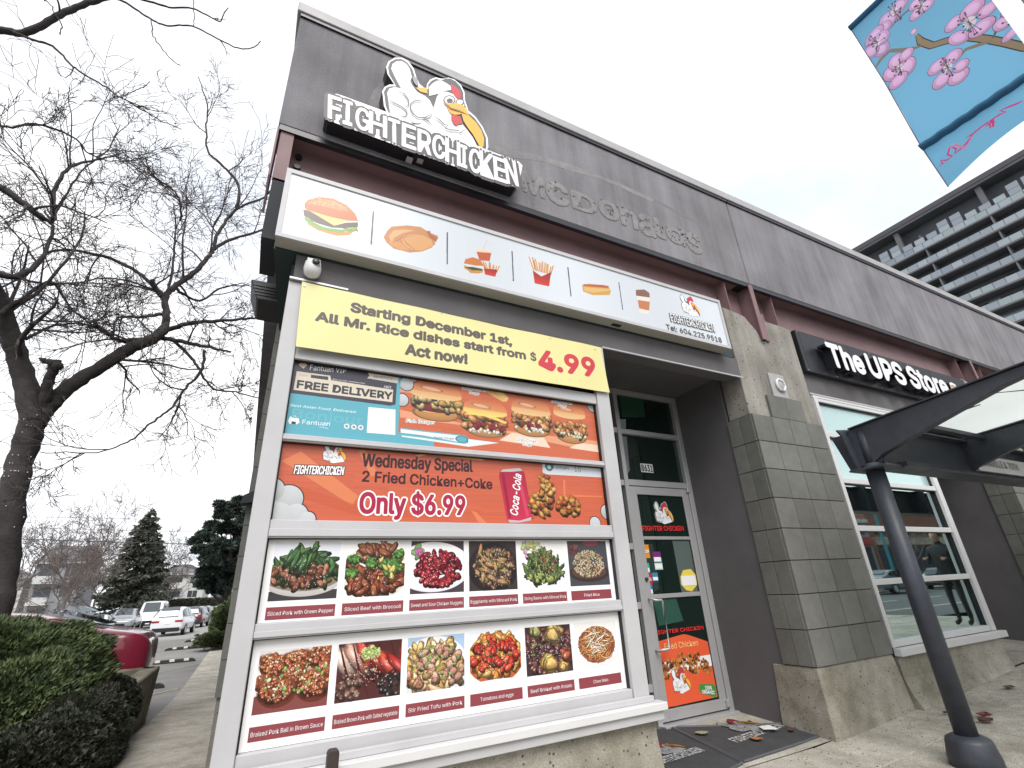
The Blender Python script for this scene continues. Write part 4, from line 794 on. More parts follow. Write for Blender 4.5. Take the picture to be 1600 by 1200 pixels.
# menu rows: six dishes each, as painted pictures on white
def dish(c, x0, z0, w_, h_, kind):
    C0 = (int((x0 - c.x0) * c.k), int((x0 + w_ - c.x0) * c.k), int((z0 - c.z0) * c.k), int((z0 + h_ - c.z0) * c.k)); X = lambda a: x0 + a * w_; Z = lambda b: z0 + b * h_
    def bgc(col): c.poly([(x0, z0), (x0 + w_, z0), (x0 + w_, z0 + h_), (x0, z0 + h_)], col)
    def ov(a, b, ra, rb, col, sh=.1, **k): c.blob(X(a), Z(b), ra * w_, rb * h_, 0, col, sh, clip=C0, edge=.05, **k)
    def pile(n, a, b, ra, rb, cols, s, asp, gl=.25, rough=0., sq=2., ang=None, edge=.45, top=True):
        L = []
        for i in range(int(n * 1.5)): t, r_ = nr.uniform(0, 6.28), math.sqrt(nr.rand()); L.append((b + rb * r_ * math.sin(t), a + ra * r_ * math.cos(t)))
        for zz, xx in sorted(L, reverse=True):
            k = nr.uniform(.7, 1.3); an = nr.uniform(0, 3.14) if ang is None else ang + nr.normal(0, .35)
            col = cols[nr.randint(len(cols))]; ss = s * k * w_ * .82
            c.blob(X(xx) + .002, Z(zz) - .004, ss * 1.08, ss * asp * 1.15, an, tuple(v * .42 for v in col), 0, clip=C0, sq=sq); c.blob(X(xx), Z(zz), ss, ss * asp, an, col, .6, gl, edge, clip=C0, sq=sq, rough=rough)
    def fleck(n, a, b, ra, rb, cols, s):
        for i in range(n): t, r_ = nr.uniform(0, 6.28), math.sqrt(nr.rand()); c.blob(X(a + ra * r_ * math.cos(t)), Z(b + rb * r_ * math.sin(t)), s * w_ * nr.uniform(.5, 1.5), s * w_ * nr.uniform(.4, .9), nr.uniform(0, 3), cols[nr.randint(len(cols))], .3, clip=C0)
    def strands(n, a, b, ra, rb, cols, wd, L_=.3, curl=1.5):
        for i in range(n):
            t, r_ = nr.uniform(0, 6.28), math.sqrt(nr.rand()); x, z = a + ra * r_ * math.cos(t), b + rb * r_ * math.sin(t); an = nr.uniform(0, 6.28); cu = nr.normal(0, curl); pts = []
            for k in range(6):
                pts.append((X(x), Z(z))); x += math.cos(an) * L_ / 6; z += math.sin(an) * L_ / 6; an += cu / 6
                if ((x - a) / (ra * 1.1)) ** 2 + ((z - b) / (rb * 1.1)) ** 2 > 1: break
            if len(pts) > 2:
                c.line([(p[0] + .001, p[1] - .002) for p in pts], wd * w_ * 1.5, (50, 24, 14), clip=C0); c.line(pts, wd * w_, cols[nr.randint(len(cols))], clip=C0)
    c.a_dish = C0
    br = [(150,92,70),(120,66,48),(176,112,84),(98,52,38)]
    if kind == 0:
        bgc((222,224,232)); ov(.5,.05,.9,.12,(40,38,40)); c.poly([(X(0),Z(0)),(X(1),Z(0)),(X(1),Z(.16)),(X(0),Z(.1))],(46,42,44)); ov(.48,.38,.62,.33,(206,200,196),.2); ov(.48,.42,.6,.28,(120,110,90)); pile(60,.5,.45,.5,.22,br+[(90,84,50)],.09,.5); pile(46,.5,.52,.42,.28,[(48,78,44),(64,104,54),(36,58,36),(86,128,66)],.16,.28,.35); pile(22,.45,.4,.45,.2,br,.09,.55); pile(8,.5,.7,.25,.14,[(80,124,60),(56,92,48)],.2,.22,ang=1.1)
    if kind == 1:
        bgc((238,238,232)); ov(.5,.42,.58,.5,(226,220,205)); pile(60,.5,.42,.5,.42,[(140,70,44),(118,52,32),(164,92,58),(92,40,26)],.12,.5,.3); pile(14,.5,.86,.28,.1,[(176,104,72),(150,82,54)],.14,.35)
        for (a, b) in ((.12,.68),(.1,.42),(.62,.58),(.78,.62),(.85,.5),(.72,.45),(.55,.12),(.9,.75),(.42,.6)):
            pile(3,a,b-.05,.05,.03,[(196,206,120),(170,186,90)],.07,.6,.1); pile(20,a,b,.09,.07,[(86,142,56),(64,116,44),(120,172,78),(50,96,40)],.04,.9,.1,.5)
        pile(5,.5,.45,.35,.2,[(214,198,96)],.09,.5); pile(14,.4,.2,.35,.15,[(120,54,34),(150,76,48)],.13,.5,.35)
    if kind == 2:
        bgc((52,44,50)); ov(.42,.5,.72,.48,(242,240,246)); fleck(14,.12,.82,.1,.12,[(90,140,80),(196,90,160),(120,160,90)],.06); pile(80,.52,.46,.42,.34,[(150,26,38),(120,16,28),(178,44,50),(96,12,24)],.075,.75,.5,edge=.5); fleck(34,.5,.5,.35,.3,[(232,150,140),(240,200,190)],.012)
    if kind == 3:
        bgc((44,36,36)); ov(.5,.45,.52,.5,(28,24,26)); pile(90,.52,.45,.42,.4,[(96,66,50),(130,92,66),(70,50,44),(150,118,84),(60,40,34)],.07,.6,.45); pile(14,.5,.5,.42,.4,[(186,132,84),(166,108,66)],.14,.3,.2); fleck(40,.5,.5,.35,.35,[(120,150,80),(160,180,110)],.02); fleck(60,.5,.45,.4,.4,[(220,190,160),(40,24,24)],.012)
    if kind == 4:
        bgc((232,230,226)); fleck(30,.2,.8,.22,.2,[(232,216,120),(190,204,130),(206,150,190),(240,240,220)],.07); ov(.5,.32,.6,.3,(236,238,240)); pile(70,.52,.40,.42,.3,[(96,116,60),(72,92,44),(122,142,78),(60,78,40)],.14,.26,.25); pile(24,.45,.62,.2,.22,[(90,112,56),(120,140,74)],.13,.28,.25); fleck(40,.55,.5,.32,.35,[(150,50,40),(110,60,44),(60,30,28)],.025); fleck(26,.4,.2,.3,.08,[(170,170,80),(140,160,80)],.04)
    if kind == 5:
        bgc((52,54,58)); fleck(10,.15,.8,.1,.08,[(90,50,50),(110,70,66)],.08); ov(.6,.96,.2,.08,(130,50,60)); ov(.5,.28,.5,.2,(46,34,32)); ov(.5,.3,.44,.15,(70,50,44)); fleck(420,.5,.48,.40,.30,[(226,206,170),(206,180,140),(240,226,196),(186,150,110)],.018); fleck(80,.5,.5,.38,.28,[(190,110,70),(120,140,80),(160,90,60)],.02); fleck(30,.45,.66,.22,.1,[(130,150,90)],.015)
    if kind == 6:
        bgc((226,214,210)); ov(.5,.12,.8,.2,(110,52,50))
        for (a, b, r_) in ((.2,.78,.19),(.85,.85,.2),(.52,.82,.18),(.95,.6,.14),(.5,.6,.16),(.08,.5,.12),(.28,.36,.25),(.78,.38,.25)):
            ov(a+.02,b-.05,r_*1.05,r_*1.0,(90,34,22)); c.blob(X(a),Z(b),r_*w_,r_*.95*h_,0,(176,88,50),.9,.1,.5,clip=C0,rough=.3); pile(40,a,b,r_*.85,r_*.8,[(186,92,50),(150,62,36),(206,120,66),(166,76,50)],.035,.8,.6,.2); fleck(10,a,b+.05,r_*.6,r_*.5,[(244,214,190),(255,240,224)],.015)
        fleck(26,.5,.55,.45,.35,[(140,176,80),(110,150,60),(226,226,180)],.03)
    if kind == 7:
        bgc((60,26,26))
        for i in range(8):
            t = i / 7; c.blob(X(.12+.2*i-.1*t), Z(.62-.12*t+.1*math.sin(i)), .11*w_, .44*h_, .55+.05*i, [(226,190,170),(206,150,130),(186,60,44),(160,34,30),(190,60,44),(150,30,28),(176,46,38),(120,20,22)][i], .8,.3,.4,clip=C0,rough=.15)
            c.line([(X(.02+.2*i),Z(.98)),(X(.14+.2*i),Z(.5)),(X(.3+.2*i),Z(.05))],.014,(56,16,18),clip=C0)
        pile(18,.2,.25,.22,.2,[(120,84,70),(90,56,48),(150,110,90)],.05,.8,.4,.3); pile(20,.85,.2,.2,.2,[(30,26,26),(50,30,28)],.07,.8,.6); fleck(60,.5,.8,.15,.12,[(190,210,110),(150,180,80),(216,226,150)],.03); fleck(20,.6,.5,.3,.2,[(206,170,120),(180,60,40)],.025); fleck(30,.4,.6,.3,.4,[(250,230,220)],.01)
    if kind == 8:
        bgc((150,180,214)); ov(.45,.4,.62,.6,(226,224,226)); pile(70,.45,.42,.5,.42,[(216,170,96),(232,190,118),(196,144,74),(240,206,150)],.17,.32,.15,sq=3.5); pile(26,.5,.4,.5,.4,[(206,160,130),(186,130,104)],.09,.7,.15); fleck(24,.5,.5,.4,.35,[(110,150,70),(140,170,90)],.035); fleck(20,.4,.3,.4,.3,[(170,90,60)],.03)
    if kind == 9:
        bgc((226,230,238)); ov(.5,.45,.56,.5,(186,84,40)); pile(90,.5,.5,.48,.42,[(226,132,52),(238,160,76),(212,108,44),(246,184,100)],.12,.5,.3); pile(26,.5,.5,.45,.38,[(206,52,34),(224,76,44),(186,36,28)],.10,.6,.4); fleck(20,.45,.6,.35,.3,[(60,90,40),(90,120,50)],.018); ov(.5,-.08,.7,.12,(226,230,238))
    if kind == 10:
        bgc((44,30,32)); pile(110,.5,.5,.55,.52,[(70,36,40),(96,50,48),(52,26,30),(120,70,60),(84,40,52)],.09,.7,.55); fleck(80,.5,.5,.5,.48,[(226,200,190),(200,170,170)],.010); pile(5,.6,.85,.1,.06,[(232,186,104)],.16,.6,.2); pile(3,.2,.9,.06,.04,[(170,160,90)],.1,.8); pile(4,.48,.22,.05,.05,[(236,180,90)],.17,.8,.2); pile(3,.8,.12,.04,.04,[(226,170,96)],.11,.8); pile(4,.86,.35,.05,.1,[(176,80,56)],.11,.7,.5); fleck(14,.4,.5,.3,.3,[(100,140,60)],.02)
    if kind == 11:
        bgc((226,222,216)); ov(.5,.46,.56,.47,(244,238,240)); ov(.5,.5,.44,.4,(120,60,34)); strands(210,.5,.5,.42,.38,[(186,112,60),(206,140,80),(160,84,44),(222,170,110),(140,66,40)],.018,.5,2.2); strands(26,.5,.55,.3,.28,[(240,232,214),(226,214,190)],.016,.3,.5); fleck(14,.5,.6,.3,.25,[(150,170,100)],.02)
DISH = ['Sliced Pork with Green Pepper', 'Sliced Beef with Brocooli', 'Sweet and Sour Chicken Nuggets', 'Eggplants with Minced Pork', 'String Beans with Minced Pork', 'Fried Rice', 'Braised Pork Ball in Brown Sauce', 'Braised Brown Pork with Salted vegetable', 'Stir Fried Tofu with Pork', 'Tomatoes and eggs', 'Beef Brisket with Potato', 'Chow Mein']
MR = flat('menu_label_maroon', 136, 60, 66)
def menu(z_img, h_img, z_lab, k0):
    def f(c, po):
        for i in range(6):
            x = .112 + .3795 * i; dish(c, x, z_img, .344, h_img, k0 + i)
            lb = box('name_plate', (x - .001, x + .343, YW - .0012, YW, z_lab, z_lab + .06), MR, po)
            c0_, c1_, c2_, c3_ = c.a_dish; [c.blob(nr.uniform(x + .06, x + .29), nr.uniform(z_img + .05, z_img + h_img * .75), .0022, .0016, nr.uniform(0, 3), (255, 246, 238), 0, edge=0) for _ in range(45 if (k0 + i) not in (5, 11) else 0)]; c.a[c2_:c3_, c0_:c1_] = np.clip(c.a[c2_:c3_, c0_:c1_], 0, 1) ** .8 * 1.06
            n = DISH[k0 + i]; ww = min(.325, len(n) * .0122 + .01); cx = x + .171
            letters(n, (cx - ww / 2, YW - .0012, z_lab + .0205), (cx + ww / 2, YW - .0012, z_lab + .0205), .0185, M['white'], lb, off=0, lift=.001)
    return f
poster('menu_poster', 'white menu poster of six dishes starting with green pepper pork in upper menu row', 1.075, 1.49, menu(1.176, .302, 1.087, 0), gain=.88)
poster('menu_poster', 'white menu poster of six dishes starting with pork balls in lowest window row', .53, 1.001, menu(.674, .271, .565, 6), gain=.88)
# ------------------------------------------------------------------ right-hand shop sign
UPS = empty('shop_sign', 'black panel sign with raised white words The UPS Store above right window', 'sign', (7.5, 3, 3.4))
YU = 2.99
box('back_panel', (5.60, 9.93, YU, 3.05, 3.41, 3.975), M['black_panel'], UPS, .004)
for x in (5.66, 6.7, 7.75, 8.8): link('seam', boxes([(x, x + .006, YU - .002, YU - .0002, 3.42, 3.965)]), M['black'], UPS)
for x in (5.63, 6.2, 7.2, 8.2):
    for z in (3.43, 3.95): link('screw', lathe([(.007, 0), (.007, .004)], 8, 'y', (x, YU - .005, z)), M['alu'], UPS)
YV = 2.86; u3 = lambda L: [(1120 + a / 3.3333, 440 + b / 3.3333) for a, b in L]
for s, a, b, t in (('The', (610,432), (775,472), (552,296)), ('UPS', (805,480), (985,522), (775,356)), ('Store', (1018,540), (1213,582), (985,422))):
    a, b, t = u3([a, b, t]); A = np.array(P(*a, YV)); B_ = np.array(P(*b, YV)); T_ = P(*t, YV)
    dx = {'The': -.03, 'UPS': 0, 'Store': 0}[s]; z = 3.485; cap = .325 if s != 'Store' else .325; A[2] = B_[2] = z; A[0] += dx
    letters(s, A, B_, .30, M['black'], UPS, off=.045, fit_off=.025, thick=.11, lift=-.11, name='letter_body'); letters(s, A, B_, .30, M['white'], UPS, off=.035, lift=.003)
sh = [(8.93, 3.72), (9.02, 3.74), (9.12, 3.72), (9.12, 3.58), (9.08, 3.52), (9.02, 3.485), (8.96, 3.52), (8.93, 3.58)]
prism([(a, YV, b) for a, b in sh], np.array([0, .11, 0]), 'shield_body', M['black'], UPS)
shape([(a, b) for a, b in sh], YV, M['white'], UPS, 'shield', .003, proj=False); shape([(9.025 + (a - 9.025) * .82, 3.6 + (b - 3.6) * .8 - .01) for a, b in sh], YV, flat('shield_tan', 196, 150, 120), UPS, 'shield_face', .005, proj=False)
# round bell plate on the concrete column, camera dome, side flood light
BE = empty('alarm_bell', 'round white ringed alarm fitting on square plate on the concrete column', 'alarm bell', (5.0, 3.0, 3.1))
box('back_plate', (4.84, 5.10, 3.0, 3.019, 2.985, 3.27), M['coping'], BE, .003)
link('ring', smooth(tube([([(4.985 + .068 * math.cos(t), 2.985, 3.13 + .068 * math.sin(t)) for t in np.linspace(0, 6.2832, 25)], .014)], 8)), M['white_metal'], BE)
link('grille', lathe([(.058, .02), (.05, 0), (.02, -.008)], 20, 'y', (4.985, 2.985, 3.13)), M['coping'], BE)
CAMR = empty('security_camera', 'white egg shaped security camera under the light box at the shop corner', 'camera', (.1, 2.93, 3.24))
link('housing', smooth(lathe([(.0, .07), (.03, .066), (.05, .045), (.056, .0), (.05, -.04), (.03, -.062), (.0, -.07)], 24, 'z', (.098, 2.935, 3.21))), M['white_metal'], CAMR)
link('lens', smooth(lathe([(.024, -.0), (.024, -.018), (.012, -.024)], 18, 'y', (.112, 2.892, 3.235))), M['black'], CAMR); link('lens_ring', lathe([(.029, .006), (.029, -.012), (.025, -.014)], 18, 'y', (.112, 2.892, 3.235)), M['alu'], CAMR)
box('mount', (.06, .14, 2.94, 3.0, 3.27, 3.30), M['alu'], CAMR)
FLD = empty('flood_light', 'dark metal box light sticking out from the side wall beyond the corner', 'wall light', (-.2, 3.8, 3.45))
fx = [P(392, 435, 3.75), P(430, 440, 3.75), P(432, 472, 3.75), P(396, 466, 3.75)]
prism([(fx[0][0], 3.75, fx[0][2]), (0, 3.75, fx[0][2]), (0, 3.75, fx[3][2]), (fx[3][0] + .02, 3.75, fx[3][2])], np.array([0, .35, 0]), 'housing', M['lamp_black'], FLD, .01)
link('grille_slot', boxes([(fx[0][0] + .03, -.06, 3.744, 3.749, z, z + .012) for z in np.arange(fx[3][2] + .04, fx[0][2] - .03, .028)]), M['black'], FLD)
PS = empty('stub_post', 'short dark brown post standing in front of the window sill at lower left', 'post', (P(522, 1180, 2.82)[0], 2.82, -.06))
qa, qb = P(513, 1174, 2.82), P(531, 1172, 2.82); brown = mat('brown_post', (.05, .035, .03), .6, noise=.4, nscale=20)
prism([(qa[0], 2.82, -.1), (qb[0], 2.82, -.1), (qb[0], 2.82, qa[2] - .01), (qb[0] - .008, 2.82, qa[2]), (qa[0] + .008, 2.82, qa[2]), (qa[0], 2.82, qa[2] - .01)], np.array([0, .05, 0]), 'post_tube', brown, PS, .004); box('foot_plate', (qa[0] - .04, qb[0] + .04, 2.78, 2.91, -.062, -.05), brown, PS)
# ------------------------------------------------------------------ mats, litter, leaves
def mat_rug(name, label, quad, grp, em):
    e = empty(name, label, 'doormat', tuple(np.mean([G(*q) for q in quad], axis=0)), grp); V = []
    q = [np.array(G(*p, .006)) for p in quad]; n = 8
    for j in range(n + 1):
        for i in range(n + 1):
            s, t = i / n, j / n; p = (q[0] * (1 - s) + q[1] * s) * (1 - t) + (q[3] * (1 - s) + q[2] * s) * t; V.append((p[0], p[1], hg(p[0], min(p[1], 4.19)) + .008 + .001 * math.sin(9 * s + 7 * t)))
    F = [(j * (n + 1) + i, (j + 1) * (n + 1) + i, (j + 1) * (n + 1) + i + 1, j * (n + 1) + i + 1) for j in range(n) for i in range(n)]
    o = link('carpet', pyd(V, F), mat('mat_carpet', (.062, .062, .066), .95, noise=.3, nscale=30, bump=.6, bscale=400), e); so = o.modifiers.new('t', 'SOLIDIFY'); so.thickness = .007; so.offset = -1
    B = []
    for a, b in ((0, 1), (1, 2), (2, 3), (3, 0)):
        B.append(([tuple(q[a] * (1 - t) + q[b] * t + np.array([0, 0, hg(*(q[a] * (1 - t) + q[b] * t)[:2]) - (q[a] * (1 - t) + q[b] * t)[2] + .010])) for t in np.linspace(0, 1, 6)], .010))
    link('rubber_edge', tube(B, 6), mat('mat_rubber', (.075, .078, .085), .6), e)
    O, T_, sx, em_s = em; O = np.array(G(*O)); T_ = np.array(G(*T_)); ex = (T_ - O); Wd = np.linalg.norm(ex); ex /= Wd; ey = np.array([-ex[1], ex[0], 0]) / np.linalg.norm(ex[:2])
    zf = lambda x, y, l: (x, y, hg(x, y) + .010 + l)
    Vt, Ft = text_mesh('FIGHTERCHICKEN', .02); x0, x1 = Vt[:, 0].min(), Vt[:, 0].max(); pts = []
    for v in Vt: p = O + ex * (v[0] - x0) * Wd / (x1 - x0) + ey * v[1] / CAP * .09; pts.append(zf(p[0], p[1], .003))
    link('lettering', pyd(pts, Ft), mat('mat_print', (.42, .42, .42), .9), e)
    g = {k: mat('mat_' + k, tuple(x * .3 for x in M[k].node_tree.nodes['Principled BSDF'].inputs['Base Color'].default_value[:3]), .95) for k in ('white', 'comb', 'beak', 'pgrey')}
    def place(x, z, l): p = O + ex * (x * em_s * Wd + Wd * .12) + ey * (z * em_s * Wd + .055); return zf(p[0], p[1], .003 + l)
    logo(0, e, place, True, lift0=.0, step=.0004, mats=g, skip=1); return e
mat_rug('doormat', 'dark grey doormat lying right in front of the glass door with fallen card on it', [(1049, 1137), (1262, 1128), (1281, 1150), (1162, 1191)], 'printed doormats at the shop door', ((1153, 1163), (1226, 1137), 1, .55))
mat_rug('doormat', 'dark grey doormat beside the concrete knee wall left of the door', [(960, 1150), (1047, 1137), (1160, 1193), (1090, 1230)], 'printed doormats at the shop door', ((1028, 1199), (1102, 1176), 1, .55))
def leafy(u, v, s, ang, col, label, curl=.5, grp='fallen leaves'):
    x, y, z = G(u, v); V = []; n = 9
    for i in range(n):
        t = i / (n - 1); wd = s * .33 * math.sin(math.pi * min(1, t * 1.02)) ** .8 * (1 + .25 * (i % 2))
        for sg in (-1, 0, 1):
            a, b = (t - .5) * s, wd * sg; V.append((x + a * math.cos(ang) - b * math.sin(ang), y + a * math.sin(ang) + b * math.cos(ang), z + .014 + curl * s * .3 * (abs(sg) * .5 + (t - .5) ** 2)))
    F = [(i * 3 + k, i * 3 + k + 1, i * 3 + 4 + k, i * 3 + 3 + k) for i in range(n - 1) for k in (0, 1)]
    o = link('fallen_leaf', pyd(V, F), flat('leaf_%d' % u, *col, rough=.8)); so = o.modifiers.new('t', 'SOLIDIFY'); so.thickness = .001; tag(o, label, 'leaf', grp)
leafy(1183, 1160, .10, 2.2, (150, 98, 60), 'curled orange brown leaf on the front edge of the doormat', .9)
leafy(1237, 1145, .07, .8, (96, 62, 48), 'small dark brown leaf near the wall side of the doormat', .8)
leafy(1540, 1122, .14, .3, (112, 54, 44), 'reddish brown leaf on the pavement right of the canopy pole', .7)
leafy(1542, 1130, .13, -.4, (84, 46, 40), 'darker brown leaf just below the reddish leaf by the canopy pole', .6)
leafy(1578, 1077, .13, .1, (88, 78, 62), 'dull olive brown leaf on pavement near the right picture edge', .5)
leafy(1097, 1150, .12, 2.7, (140, 136, 104), 'pale tan curled leaf on seam between the two doormats', .6)
leafy(1172, 1131, .05, 1.1, (60, 58, 58), 'tiny grey scrap of leaf behind the card on the doormat', .7)
leafy(1478, 1117, .06, .2, (70, 56, 48), 'tiny brown leaf at the left foot of the canopy pole', .7)
cA = [G(*p) for p in ((1186, 1140), (1202, 1139), (1218, 1147), (1195, 1149))]
card = prism([(p[0], p[1], p[2] + .022 + .006 * i) for i, p in enumerate(cA)], np.array([0, 0, .0015]), 'paper_card', M['white']); tag(card, 'white paper card dropped on the doormat emblem', 'paper')
for i in range(26):
    u, v = nr.uniform(1240, 1590), nr.uniform(1090, 1190); x, y, z = G(u, v)
    if y > 2.85: continue
bits = []
for i in range(420):
    x, y = nr.uniform(3.2, 9.0), 2.93 - abs(nr.normal(0, .35 if i % 3 else 1.)); y = min(y, 2.92); s = nr.uniform(.003, .009); bits.append((x, x + s, y, y + s * .8, hg(x, y) + .001, hg(x, y) + .006))
tag(link('grit', boxes(bits), mat('grit_mixed', (.5, .45, .36), .9, noise=.9, nscale=3)), 'pale specks of grit scattered over the pavement', 'grit', kind='stuff')
# ================================================================== STREET CANOPY
CN = empty('street_canopy', 'dark steel and frosted glass street canopy on slanting beams over the pavement', 'canopy', (4.5, 2.13, -.05))
def pole(x):
    z0 = hg(x, 2.13); link('pole', smooth(tube([([(x, 2.13, z0 + .04), (x, 2.13, 2.0)], .067)], 20)), M['navy'], CN)
    link('pole_base', smooth(lathe([(.0, z0 - .02), (.150, z0 - .02), (.147, z0 + .05), (.130, z0 + .14), (.122, z0 + .155), (.085, z0 + .175), (.0, z0 + .176)], 28, 'z', (x, 2.13, 0))), M['navy'], CN)
    g = [(x - .10, 2.13, 1.965), (x + .1, 2.13, 1.965), (x + .13, 2.13, 2.36), (x - .20, 2.13, 2.36)]
    prism([(x - .09, 2.2, 1.96), (x - .12, 2.23, 2.26), (x - .15, 2.24, 2.31), (x + .05, 2.22, 2.33), (x + .05, 2.2, 1.96)], np.array([0, .014, 0]), 'gusset', M['navy'], CN)
    prism([(x - .012, 2.06, 1.96), (x - .012, 2.3, 1.96), (x - .012, 2.38, 2.29), (x - .012, 2.0, 2.29)], np.array([.018, 0, 0]), 'gusset', M['navy'], CN)
    link('pole_head', smooth(tube([([(x, 2.13, 1.98), (x, 2.13, 2.29)], .045)], 14)), M['navy'], CN)
    box('cap_flange', (x - .13, x + .16, 1.97, 2.26, 1.945, 1.962), M['navy'], CN, .003)
pole(4.5); pole(10.98)
for k, x in enumerate((4.5, 6.12, 7.74, 9.36, 10.98)):
    out = [(2.23, 2.31), (1.0, 2.413), (-.35, 2.53), (-.35, 2.45), (1.0, 2.345), (1.16, 2.312), (1.74, 2.138), (2.02, 2.05), (2.12, 1.985), (2.23, 1.985)]
    prism([(x - .035, a, b) for a, b in out], np.array([.07, 0, 0]), 'rafter', M['navy'], CN, .004)
    prism([(x - .062, a, b) for a, b in ((2.2, 2.313), (1.0, 2.416), (-.35, 2.533), (-.35, 2.543), (1.0, 2.426), (2.2, 2.323))], np.array([.124, 0, 0]), 'rafter_flange', M['navy'], CN)
prism([(4.54, 2.06, 1.985), (11.0, 2.06, 1.985), (11.0, 2.06, 2.30), (4.54, 2.06, 2.29)], np.array([0, .02, 0]), 'edge_beam', M['navy'], CN)
box('edge_beam_flange', (4.6, 11.1, 2.0, 2.2, 1.965, 1.984), M['navy'], CN); box('edge_beam_flange', (4.6, 11.1, 2.0, 2.16, 2.302, 2.312), M['navy'], CN)
box('purlin', (4.54, 11.0, 1.86, 1.92, 2.29, 2.325), M['navy'], CN); box('purlin', (4.54, 11.0, -.3, -.24, 2.48, 2.515), M['navy'], CN); box('stub_bracket', (4.6, 4.98, 1.93, 2.0, 1.945, 1.985), M['black'], CN)
for a, b in ((4.575, 6.045), (6.195, 7.665), (7.815, 9.285), (9.435, 10.905)):
    V = [(a, 1.95, 2.345), (b, 1.95, 2.345), (b, .98, 2.425), (b, -.33, 2.54), (a, -.33, 2.54), (a, .98, 2.425)]
    o = link('glass_pane', pyd(V, [(0, 1, 2, 5), (5, 2, 3, 4)]), M['glass_canopy'], CN); so = o.modifiers.new('t', 'SOLIDIFY'); so.thickness = .012
drt = mat('canopy_grime', (.10, .105, .09), .9, noise=.5, nscale=9)
for (pts, wd) in (([(4.9, 1.35, 2.467), (5.35, 1.1, 2.480), (5.7, .75, 2.50), (5.95, .4, 2.52)], .03), ([(5.0, 1.75, 2.446), (5.08, 1.62, 2.452), (5.1, 1.5, 2.458)], .05), ([(6.6, 1.5, 2.458), (7.1, 1.3, 2.468)], .03)):
    p = np.array(pts); st = stroke([(a, b) for a, b, _ in pts], wd * 1.4); zz = [2.345 + (1.95 - b) * .085 for _, b, _ in pts]; zz = zz + zz[::-1]; link('leaf_grime', pyd([(a, b, z - .004) for (a, b), z in zip(st, zz)], [tuple(range(len(st)))]), drt, CN)
CS = empty('street_name_sign', 'white strip sign lettered GRANVILLE and 70TH hung on the canopy beam', 'sign', (7, 2.05, 2.1))
p0, p1 = P(1514, 722, 2.03), P(1590, 735, 2.03)
prism([(6.17, 2.03, 2.03), (7.68, 2.03, 2.03), (7.68, 2.03, 2.19), (6.42, 2.03, 2.19), (6.18, 2.03, 2.09)], np.array([0, .028, 0]), 'board', M['white_metal'], CS)
letters('GRANVILLE & 70TH', (P(1531, 724, 2.03)[0], 2.03, 2.085), (P(1591, 733, 2.03)[0], 2.03, 2.085), .07, flat('grey_sign_letters', 128, 126, 122), CS, off=.01, lift=.002)
# ================================================================== BLUE STREET BANNER
XB = 4.7
class CanvasX(Canvas):
    def px(s, u, v): q_ = PX(u, v, XB); return (-q_[1], q_[2])
SBN = empty('street_banner', 'blue cloth street banner printed with pink blossoms hanging above the pavement', 'banner', (XB, .6, 4.5))
b4 = lambda L: [(1120 + a / 3.3333, b / 3.3333) for a, b in L]
q0, q1 = PX(1330, 47, XB), PX(1440, 230, XB); qt = PX(1482, 292, XB)
yl, zb_, zt_ = q0[1], q1[2], q0[2] + .03
cb = CanvasX(-yl - .03, -.22, qt[2] - .03, zt_ + .02, 900, (134, 200, 236), 0)
cb.a *= (1 + .05 * np.sin(np.linspace(0, 5, cb.H))[:, None, None])
def bl(L, col, a=1.): cb.poly(b4(L), col, a, photo=True)
def bstroke(L, wd, col): cb.line(b4(L), wd, col, photo=True)
bstroke([(1040,180),(1060,215),(1120,238),(1200,215),(1300,195),(1400,205),(1500,222),(1600,245),(1700,270)], .062, (74, 66, 60)); bstroke([(1040,180),(1060,215),(1120,238),(1200,215),(1300,195),(1400,205),(1500,222),(1600,245),(1700,270)], .046, (166, 144, 118))
bstroke([(1065,240),(1000,255),(900,262),(850,310),(825,350)], .035, (150, 140, 126)); bstroke([(1250,320),(1300,260),(1380,232),(1440,215)], .03, (150, 140, 120)); bstroke([(1440,200),(1470,130),(1500,60),(1520,0)], .03, (120, 110, 104)); bstroke([(900,150),(940,100),(1000,50),(1060,0)], .02, (130, 130, 140))
def petal(cx, cy, rx, ry, an, col=(232, 160, 214), fade=0):
    q_ = cb.px(*b4([(cx, cy)])[0]); e = cb.px(*b4([(cx + rx, cy)])[0]); g = abs(e[0] - q_[0]); h = g * ry / rx
    cb.blob(q_[0], q_[1], g, h, an, (120, 84, 124) if not fade else (150, 120, 170), 0, edge=0); cb.blob(q_[0], q_[1], g * .94, h * .94, an, col, .12, edge=0); cb.blob(q_[0], q_[1], g * .55, h * .6, an, tuple(min(255, c + 22) for c in col), .05, edge=0)
def flower(cx, cy, s, P_, fade=0):
    for (a, b, rx, ry, an) in P_: petal(cx + a * s * .92, cy + b * s * .92, rx * s * 1.6, ry * s * 1.5, an, (226, 184, 226) if fade else (242, 188, 230), fade)
    q_ = cb.px(*b4([(cx, cy)])[0]); cb.blob(q_[0], q_[1], .030 * s, .04 * s, 0, (244, 230, 240), 0, edge=0)
    for k in range(14):
        t = nr.uniform(0, 6.28); L_ = nr.uniform(25, 55) * s; cb.line([cb.px(*b4([(cx, cy)])[0]), cb.px(*b4([(cx + L_ * math.cos(t), cy + L_ * math.sin(t))])[0])], .0035, (96, 80, 92))
        q_ = cb.px(*b4([(cx + L_ * math.cos(t), cy + L_ * math.sin(t))])[0]); cb.blob(q_[0], q_[1], .007, .009, 0, (90, 74, 80), 0, edge=0)
five = [(-62,0,48,44,.2), (-35,75,50,48,.5), (60,55,52,50,0), (30,-55,46,48,.3), (75,-5,40,40,0)]
